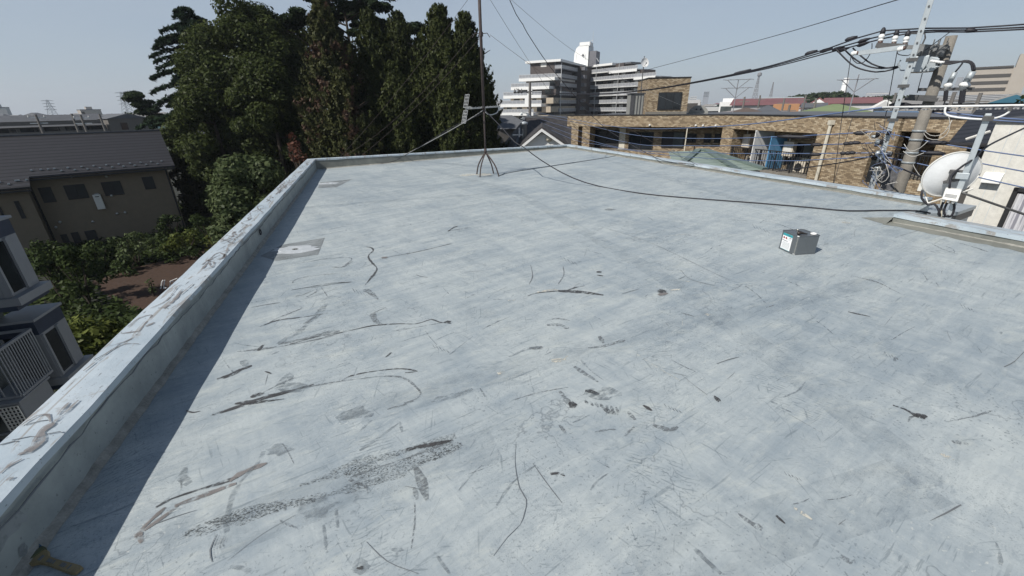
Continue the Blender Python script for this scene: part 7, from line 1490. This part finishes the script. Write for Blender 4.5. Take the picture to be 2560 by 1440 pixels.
# ---------------------------------------------------------------- white panelled house at the right edge
zW = 1.6 - .0345 * 14; q0 = at(2491, 306, zW); wdv = np.array([.55, -.835, 0]); wn_ = np.array([-.835, -.55, 0])
WH = thing('white_house', 'white panel clad house at the right edge with a curtained window', 'house', (*q0[:2], GZ)); wf_ = lambda s, z, d=0.: np.array([*(q0[:2] + wdv[:2] * s + wn_[:2] * d), z]); wp = lambda x, y, d=0.: onplane(x, y, q0 + wn_ * d, wdv)
W['panel'] = plain('speckled_white_panel', (.66, .645, .59), .85, var=.16, scale=9)
mb = MB(); mb.frame_box(wf_(0, GZ), wdv * 9, -wn_ * 7, [0, 0, zW - GZ]); mb.build('wall', W['panel'], WH)
mb = MB(); mb.frame_box(wf_(-.05, zW + .001, .05), wdv * 9.1, -wn_ * 7.1, [0, 0, .07]); mb.build('roof_edge', W['steel_dark'], WH)
mb = MB()
for x in (2524, 2556): s_ = np.dot(wp(x, 330) - q0, wdv); mb.frame_box(wf_(s_, GZ + .1, .001), wdv * .012, wn_ * .003, [0, 0, zW - GZ - .15])
mb.build('panel_joint', W['ink_soft'], WH)
s_ = np.dot(wp(2538, 470) - q0, wdv); zwin = wp(2542, 468)[2]; mb = MB(); mb.frame_box(wf_(s_, zwin - 2.2, .003), wdv * 1.9, wn_ * .02, [0, 0, 2.2]); wf2_ = mb.build('window', W['black'], WH)
t = NT('curtain'); sx_ = t.node('ShaderNodeSeparateXYZ'); t.l.new(t.coord('UV'), sx_.inputs[0]); fr_ = t.math('FRACT', t.math('ADD', t.math('MULTIPLY', sx_.outputs[0], 7.0), t.math('MULTIPLY', t.noise(t.coord('UV'), 3, 2), .6))); t.color(t.mix(t.ramp(fr_, .2, .7), (.30, .30, .34), (.62, .62, .64))).rough(.5)
mb = MB(); n_ = 60; rows = []
for k in range(n_ + 1): u = s_ + .08 + 1.74 * k / n_; d = .065 + .022 * math.sin(k * 1.25) + .01 * math.sin(k * .4); rows += [tuple(wf_(u, zwin - 2.1, d)), tuple(wf_(u, zwin - .12, d))]
mb.add(rows, [(2 * k, 2 * k + 2, 2 * k + 3, 2 * k + 1) for k in range(n_)]); mb.build('curtain', t.m, wf2_)
mb = MB()
for (u, v, w, h) in ((s_ - .002, zwin - 2.2, .07, 2.2), (s_, zwin - .08, 1.9, .08), (s_ + .98, zwin - 2.15, .06, 2.05)): mb.frame_box(wf_(u, v, .062), wdv * w, wn_ * .05, [0, 0, h])
mb.build('window_frame', W['black'], wf2_)
hc_ = wp(2482, 447); VH = MB(); s0_ = np.dot(hc_ - q0, wdv); profh = [wf_(s0_ - .15, hc_[2] - .08, .0), wf_(s0_ - .15, hc_[2] - .08, .17)] + [wf_(s0_ - .15, hc_[2] - .08 + .22 * math.sin(t), .17 * math.cos(t)) for t in np.linspace(.12, math.pi / 2, 9)]
VH.extrude(profh, wdv * .30); vo_ = VH.build('vent_hood', W['white'], WH); 
# dark roof and clutter between the brick building and the white house
p = atd(2456, 338, 17.5); DR = thing('dark_roof_house', 'dark roof edge squeezed between the brick building and the white house', 'house', (*p[:2], GZ)); mb = MB(); o_ = p + [0, 0, -.2]; e1_ = unit(np.array([.75, .66, 0])) * 7; e2_ = unit(np.array([.66, -.75, 0])) * 3
mb.extrude([o_ - e2_ * .2, o_ + e2_, o_ + e2_ + [0, 0, -.1], o_ - e2_ * .2 + [0, 0, -.1]], e1_ + [0, 0, .9]); mb.build('roof', W['tile'], DR); mb = MB(); mb.prism([tuple((o_ + e1_ * .05)[:2]), tuple((o_ + e2_ + e1_ * .05)[:2]), tuple((o_ + e2_ + e1_)[:2]), tuple((o_ + e1_)[:2])], GZ, o_[2] - .12); mb.build('wall', W['drab_dk'], DR); mb = MB(); mb.tube([wp(2415, 348, .3), wp(2476, 328, .3)], .03, 6); mb.build('gutter', W['offwhite'], DR)

# ---------------------------------------------------------------- the town beyond
def block(px0, px1, pyt, D, label, mat, cat='building', name='town_building', depth=12, group=None, z0=None, win=None, roofm=None):
    a, b = atd(px0, pyt, D), atd(px1, pyt, D); zt = (a[2] + b[2]) / 2; d = unit((b - a) * [1, 1, 0]); n = np.array([d[1], -d[0], 0]); n = n if np.dot(n, -a) > 0 else -n; L = np.linalg.norm((b - a)[:2]); z0 = GZ if z0 is None else z0
    r_ = thing(name, label, cat, (*((a + b) / 2)[:2], z0), group); mb = MB(); mb.frame_box(np.array([*a[:2], z0]), d * L, -n * depth, [0, 0, zt - z0]); mb.build('wall', W[mat] if isinstance(mat, str) else mat, r_)
    if win:
        rows, cols, wm = win; hh = (zt - max(z0, zt - rows * 3.2)) / rows
        for i in range(rows):
            mb = MB(); mb.frame_box(np.array([*(a + d * L * .04 + n * .02)[:2], zt - hh * (i + .75)]), d * L * .92, n * .08, [0, 0, hh * .42]); mb.build('window_band', W[wm], r_)
    if roofm:
        mb = MB(); mb.frame_box(np.array([*(a - d * .4 + n * .4)[:2], zt + .01]), d * (L + .8), -n * (depth + .8), [0, 0, max(.3, depth * .02)]); mb.build('roof', W[roofm] if isinstance(roofm, str) else roofm, r_)
    return r_, a, b, d, n, L, zt
def gabled(px0, px1, py_e, py_r, D, label, wallm, roofm, depth=14, ridge='along', group=None, cat='house', name='town_house', pxr=None):
    r_, a, b, d, n, L, zt = block(px0, px1, py_e, D, label, wallm, cat, name, depth, group); zr = atd((px0 + px1) / 2, py_r, D)[2]; zr = max(zr, zt + .3); mb = MB()
    A_ = lambda s, dd, z: np.array([*(a[:2] + d[:2] * s + n[:2] * dd), z]); o_ = .5
    if ridge == 'along': mb.extrude([A_(-o_, o_, zt - .05), A_(-o_, -depth / 2, zr), A_(-o_, -depth - o_, zt - .05)], d * (L + 2 * o_))
    elif ridge == 'hip': m_ = min(L, depth) * .45; P_ = [A_(-o_, o_, zt), A_(L + o_, o_, zt), A_(L + o_, -depth - o_, zt), A_(-o_, -depth - o_, zt), A_(m_, -depth / 2, zr), A_(L - m_, -depth / 2, zr)]; mb.add(P_, [(0, 1, 5, 4), (1, 2, 5), (2, 3, 4, 5), (3, 0, 4), (3, 2, 1, 0)])
    else:
        s_ = L / 2; mb.extrude([A_(-o_, o_, zt - .05), A_(s_, o_, zr), A_(L + o_, o_, zt - .05)], -n * (depth + 1)); m2 = MB(); m2.extrude([A_(0, .52, zt - .049), A_(s_, .52, zr - .25), A_(L, .52, zt - .049)], n * .03); m2.build('gable_wall', W[wallm], r_)
    mb.build('roof', W[roofm] if isinstance(roofm, str) else roofm, r_); return r_
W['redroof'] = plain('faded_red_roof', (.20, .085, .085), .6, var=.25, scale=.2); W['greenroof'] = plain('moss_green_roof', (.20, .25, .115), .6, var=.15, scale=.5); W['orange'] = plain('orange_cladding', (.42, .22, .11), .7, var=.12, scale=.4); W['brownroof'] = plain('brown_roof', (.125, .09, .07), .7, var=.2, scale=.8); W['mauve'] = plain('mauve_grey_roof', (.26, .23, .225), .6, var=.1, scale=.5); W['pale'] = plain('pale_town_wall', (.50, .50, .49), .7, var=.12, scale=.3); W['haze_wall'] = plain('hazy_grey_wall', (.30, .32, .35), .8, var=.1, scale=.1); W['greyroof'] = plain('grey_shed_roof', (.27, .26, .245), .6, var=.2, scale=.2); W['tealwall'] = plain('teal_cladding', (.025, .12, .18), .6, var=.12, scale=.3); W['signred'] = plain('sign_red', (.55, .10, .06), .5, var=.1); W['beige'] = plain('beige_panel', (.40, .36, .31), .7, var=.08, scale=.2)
gabled(1790, 1990, 285, 272, 52, 'grey mauve hipped roof just behind the brick building', 'pale', 'mauve', 10, 'hip'); gabled(1840, 1890, 281, 270, 46, 'brown hipped roof behind the brick building, left of the orange wall', 'pale', 'brownroof', 8, 'hip')
gabled(1885, 1948, 284, 264, 50, 'dark roofed house with a small white gable before the orange wall', 'pale', 'roof_dark', 9, 'hip'); block(1934, 2000, 260, 70, 'orange clad building among the town roofs', 'orange', depth=10)
gabled(2002, 2085, 272, 244, 95, 'long hall with faded red roof and white gable end', 'white', 'redroof', 30, 'gable', cat='hall'); gabled(1830, 2010, 262, 245, 112, 'long faded red roof left of the white gable', 'pale', 'redroof', 20, 'along', cat='hall'); gabled(2060, 2200, 258, 243, 125, 'darker red roof right of the white gable', 'pale', 'redroof', 16, 'along', cat='hall')
gabled(1995, 2180, 284, 261, 48, 'moss green hipped roof behind the brick building', 'pale', 'greenroof', 12, 'hip'); gabled(2185, 2235, 268, 247, 80, 'white arched roof right of the green roof', 'pale', 'white', 14, 'gable'); block(2180, 2300, 281, 44, 'blue grey low roof between green roof and poles', plain('blue_tarp', (.10, .17, .27), .6), depth=6)
gabled(2010, 2060, 268, 257, 88, 'dark roof in front of the white gable hall', 'white', 'roof_dark', 9, 'along'); block(1808, 1835, 246, 130, 'small white block building among the town roofs', 'white', depth=12); block(1800, 1900, 254, 128, 'white flat roofed shop with fans on its roof', 'white', depth=14, win=(1, 5, 'glass_pale'))
block(1750, 1830, 268, 150, 'long white low building left of the white shop', 'pale', depth=12, win=(1, 6, 'glass')); block(1835, 2000, 250, 175, 'long grey shed behind the white shop', 'greyroof', depth=30, cat='shed'); block(1900, 2010, 243, 240, 'long pale blue roofed shed in front of the tree line', plain('pale_blue_roof', (.40, .46, .48), .6), depth=20, cat='shed')
block(1718, 1745, 258, 46, 'grey house with dark windows right beside the rooftop room', 'drab_dk', depth=5, win=(1, 3, 'glass')); block(1715, 1752, 249.5, 100, 'pale flat roof seen right of the rooftop room', 'pale', depth=14)
block(1760, 1774, 229, 1300, 'lone grey tower block on the horizon', 'haze_wall', 'tower block', depth=30, win=(4, 2, 'glass_pale')); block(1726, 1742, 241, 900, 'white apartment block on the horizon right of the rooftop room', 'pale', 'tower block', depth=25, win=(4, 2, 'haze_wall')); block(2165, 2225, 231, 850, 'pale wide apartment block above the tree line', 'haze_wall', 'apartment block', depth=30, win=(5, 6, 'pale'))
# lattice masts, chimney
W['mast_grey'] = plain('mast_grey', (.24, .245, .26), .6)
pylon(1899, 182, 1888, 240, 420, 'taller distant lattice mast with a wider head, over the sheds', 2.2, False, 'lattice_mast', 'distant lattice masts', mat='mast_grey', r=.15); pylon(1934, 205, 1928, 240, 460, 'shorter distant lattice mast right of the taller one', 1.7, False, 'lattice_mast', 'distant lattice masts', mat='mast_grey', r=.14)
p = atd(1899, 186, 420); mb = MB(); mb.lathe([(.8, -1.4), (1.6, -.9), (1.6, .8), (.6, 1.6)], p, k=8); o_ = mb.build('antenna_head', W['mast_grey'], bpy.data.objects['lattice_mast'])
ct, cb = atd(2116, 195, 600), atd(2107, 238, 600); cx_ = (ct[:2] + cb[:2]) / 2; CH = thing('chimney', 'tall white chimney with thin dark bands above the tree line', 'chimney', (*cx_, GZ)); mb = MB(); mb.tube([(*cx_, GZ), (*cx_, ct[2])], [3.4, 2.5], 14); mb.build('shaft', W['white'], CH, True)
mb = MB()
for f in (.45, .62, .8, .97): mb.lathe([(2.95 - .3 * f, -.25), (2.95 - .3 * f, .25)], (*cx_, GZ + (ct[2] - GZ) * f), k=14)
mb.build('band', W['haze_wall'], CH)
# aerials on thin masts among the roofs
def aerial(pxt, pyt, pxb, pyb, D, label, arms):
    t, b = atd(pxt, pyt, D), atd(pxb, pyb, D); x, y = (t[:2] + b[:2]) / 2; r_ = thing('roof_aerial', label, 'antenna', (x, y, b[2]), 'roof aerials among the town roofs'); sv = unit(np.cross([x, y, 0], [0, 0, 1])); h = t[2] - b[2]; mb = MB(); mb.tube([(x, y, b[2] - 1), (x, y, t[2])], .035, 5); mb.build('mast', W['mast_grey'], r_)
    for f, w in arms:
        c = np.array([x, y, b[2] + h * f]); mb = MB(); mb.tube([c - sv * w, c + sv * w], .022, 4); mb.tube([c - sv * w * .85, c - [0, 0, w * .75], c + sv * w * .85], .028, 4)
        for k in np.linspace(-1, 1, 5): q = c + sv * w * k; mb.tube([q - [.35, .35, 0], q + [.35, .35, 0]], .02, 3)
        mb.build('element', W['mast_grey'], r_)
aerial(1846, 199, 1834, 272, 42, 'double storeyed roof aerial with forked arms over the brown roof', ((1.0, .95), (.72, 1.0))); aerial(2148, 186, 2120, 285, 36, 'forked roof aerial between the chimney and the steel pole', ((.88, .95),))
GA = 'thin poles among the town roofs'
for i, (xt, yt, xb, yb, D) in enumerate(((1862, 242, 1855, 280, 60), (1902, 238, 1893, 275, 70), (1960, 246, 1955, 282, 62), (2014, 238, 2008, 276, 66), (2040, 246, 2034, 280, 58), (2238, 232, 2228, 280, 50), (2386, 230, 2372, 275, 40), (2450, 232, 2440, 272, 42), (1975, 262, 1970, 285, 50))):
    t, b = atd(xt, yt, D), atd(xb, yb, D); mb = MB(); mb.tube([(*((t + b)[:2] / 2), GZ), (*((t + b)[:2] / 2), t[2])], .10, 6); mb.bar(t + [-.5, .3, -.5], t + [.5, -.3, -.5], .07, .07)
    tag(mb.build('thin_pole', W['pole_dk'], None), ('thin pole before the white shop', 'thin pole over the long grey shed', 'thin pole before the orange wall', 'thin pole before the white gable hall, left one', 'thin pole before the white gable hall, right one', 'thin pole right of the white arched roof', 'thin pole behind the arresters', 'thin pole before the teal wall', 'short thin pole right before the orange wall')[i], 'pole', GA)
# right side: striped apartment slab, teal wall, grey sheds
Da = 300.; r_, a, b, d, n, L, zt = block(2432, 2562, 170, Da, 'long beige apartment slab with dark balcony bands at the far right', 'beige', 'apartment block', 'apartment_slab', 14)
for k in range(8): z = zt - 1.0 - 2.75 * (k + 1); mb = MB(); mb.frame_box(np.array([*(a + n * .05 - d * 0)[:2], z]), d * L * .80, n * .1, [0, 0, 1.35]); mb.build('balcony_band', W['drab_dk'], r_)
mb = MB(); mb.frame_box(np.array([*(a + d * L * .82 + n * 1.5)[:2], GZ]), d * L * .3, -n * 14, [0, 0, zt + 5 - GZ]); mb.build('stair_tower', W['beige'], r_)
mb = MB(); mb.frame_box(np.array([*(a - d * .5 + n * .5)[:2], zt + .02]), d * L * .82, -n * 15, [0, 0, .7]); mb.build('roof', W['drab_dk'], r_)
mb = MB(); mb.frame_box(np.array([*(a - d * 4 - n * 2)[:2], GZ]), d * 2.0, -n * 2, [0, 0, zt - 3 - GZ]); mb.build('stair_frame', W['haze_wall'], r_)
gabled(2470, 2600, 256, 232, 100, 'teal clad gabled hall at the right edge', 'tealwall', 'greyroof', 12, 'gable', cat='hall'); gabled(2330, 2560, 257, 236, 108, 'long beige shed with grey striped roof behind the poles', 'beige', stripemat('ribbed_grey_roof', (.38, .38, .37), (.14, .14, .14), 2.2, .6, 'u', .6, .1), 22, 'along', cat='shed'); gabled(2250, 2350, 262, 245, 90, 'grey corrugated shed between the two near poles', 'greyroof', 'greyroof', 14, 'along', cat='shed')
r_, a, b, d, n, L, zt = block(2502, 2600, 273, 60, 'low building with a red sign band at the right edge', 'white', 'shop', depth=8); mb = MB(); mb.frame_box(np.array([*(a + d * L * .06 + n * .02)[:2], zt - .95]), d * L * .95, n * .1, [0, 0, .75]); mb.build('sign_band', W['signred'], r_)
block(2370, 2520, 281, 52, 'low grey building with dark stripes below the white antenna', 'greyroof', depth=8, win=(1, 3, 'glass')); shrub('far_bush', 'green bush under the red sign band', 2545, 300, 40, 60, 1.6, FO['dkshrub'], 71, .2, 120, 8, z0=atd(2545, 303, 40)[2])
# low houses of the left distance
rg = random.Random(31); GLH = 'low distant houses on the left skyline'
for i, (x0, x1, ye, yr, D, m, rm, lb_) in enumerate(((0, 16, 294, 288, 260, 'pale', 'roof_dark', 'leftmost distant house with a dark hipped roof'), (41, 66, 293, 286, 230, 'drab', 'roof_dark', 'distant dark roofed house second from the left'), (70, 92, 292, 287, 240, 'pale', 'greyroof', 'distant grey roofed house third from the left'), (110, 160, 294, 290, 170, 'drab', 'brownroof', 'distant low brown roofed house under the middle pylon'), (166, 215, 288, 283, 210, 'pale', 'greyroof', 'distant pale house with a raised box on its roof'), (215, 232, 290, 287, 215, 'pale', 'roof_dark', 'small distant house right of the pale one'), (233, 310, 293, 288, 230, 'drab', 'greyroof', 'long distant grey roofs under the right pylon'), (20, 120, 300, 296, 150, 'drab', 'roof_dark', 'distant dark roof row behind the left part of the long block'), (235, 330, 303, 299, 140, 'drab_dk', 'brownroof', 'brown roof behind the right end of the long block'))): gabled(x0, x1, ye, yr, D, lb_, m, rm, 10, 'hip', GLH)
block(203, 211, 279, 208, 'small box tower on the distant left skyline', 'drab', 'tower', depth=3)
# far town: many small pale boxes and roofs towards the horizon, each its own building
rg = random.Random(77); GF = 'small far town buildings towards the horizon'; k = 0
for i in range(150):
    if i < 95: x = rg.uniform(1705, 2330); D = rg.uniform(280, 1200)
    else: x = rg.uniform(-150, 420); D = rg.uniform(280, 1000)
    hgt = rg.uniform(4.5, 7.8) if rg.random() < .9 or D < 500 else rg.uniform(10, 15); p = atd(x, 300, D); w = rg.uniform(7, 16); yaw = rg.random() * 3; mat = rg.choice(('pale', 'drab', 'haze_wall', 'pale', 'beige', 'white')); rm = rg.choice(('roof_dark', 'greyroof', 'brownroof', 'redroof' if i < 95 else 'roof_dark', 'greyroof', 'mauve')); z = GZ + hgt
    mb = MB(); mb.box((p[0], p[1], GZ + hgt / 2), (w, w * .7, hgt), yaw, 0); ca, sa = math.cos(yaw), math.sin(yaw); R_ = lambda u, v, zz: (p[0] + ca * u - sa * v, p[1] + sa * u + ca * v, zz)
    if hgt < 10: P_ = [R_(-w * .55, -w * .4, z + .01), R_(w * .55, -w * .4, z + .01), R_(w * .55, w * .4, z + .01), R_(-w * .55, w * .4, z + .01), R_(-w * .25, 0, z + w * .17), R_(w * .25, 0, z + w * .17)]; mb.add(P_, [(0, 1, 5, 4), (1, 2, 5), (2, 3, 4, 5), (3, 0, 4), (3, 2, 1, 0)], 1)
    else: mb.box((p[0], p[1], z + .3), (w * 1.02, w * .72, .58), yaw, 1); mb.box((p[0], p[1], z + 1.6), (w * .3, w * .3, 2), yaw, 0)
    side = 'right' if i < 95 else 'left'; tag(mb.build('far_building', [W[mat], W[rm]], None), f'tiny far town building on the {side} horizon, one of many alike', 'building', GF + ' on the ' + side)
# tree line on the right, woods far off
rng = np.random.default_rng(5); cs = []; rr = []
for k in range(80):
    x = 1965 + 330 * (k + rng.random()) / 80; D = rng.uniform(260, 310); top = 245 - 13 * math.exp(-((x - 2050) / 55) ** 2) - 10 * math.exp(-((x - 2105) / 30) ** 2) - 6 * math.exp(-((x - 2230) / 45) ** 2) + rng.uniform(-2, 4); p = atd(x, top, D)
    for j in range(3): r0 = rng.uniform(2.2, 3.6); cs.append(p - [0, 0, r0 * .8 + j * 3.4]); rr.append(r0)
P_, N_ = clump_points(cs, rr, 26, 5, .85); wd = leafmesh('woods', P_, N_, 1.1, FO['far'], None, 1.3, 5); wd['kind'] = 'stuff'
cs = []; rr = []
for k in range(150):
    x = rng.choice((rng.uniform(-200, 420), rng.uniform(1700, 2330))); D = rng.uniform(500, 1100); p = atd(x, 262, D); p[2] = GZ + 3; cs.append(p); rr.append(rng.uniform(4, 7))
P_, N_ = clump_points(cs, rr, 3.5, 6, .7); wd = leafmesh('far_woods', P_, N_, 2.6, FO['far'], None, 1.3, 6); wd['kind'] = 'stuff'
# ---------------------------------------------------------------- air
mb = MB(); mb.frame_box(np.array([-2500, -300, GZ - 1]), [5200, 0, 0], [0, 3400, 0], [0, 0, 110]); hz = mb.build('haze', bpy.data.materials.new('haze_air'), None); hz['kind'] = 'stuff'
hm = hz.data.materials[0]; hm.use_nodes = True; hm.node_tree.nodes.clear(); ho = hm.node_tree.nodes.new('ShaderNodeOutputMaterial'); hv = hm.node_tree.nodes.new('ShaderNodeVolumePrincipled'); hv.inputs['Color'].default_value = (.84, .91, 1, 1); hv.inputs['Density'].default_value = .00024; hv.inputs['Anisotropy'].default_value = .2
hm.node_tree.links.new(hv.outputs[0], ho.inputs['Volume'])
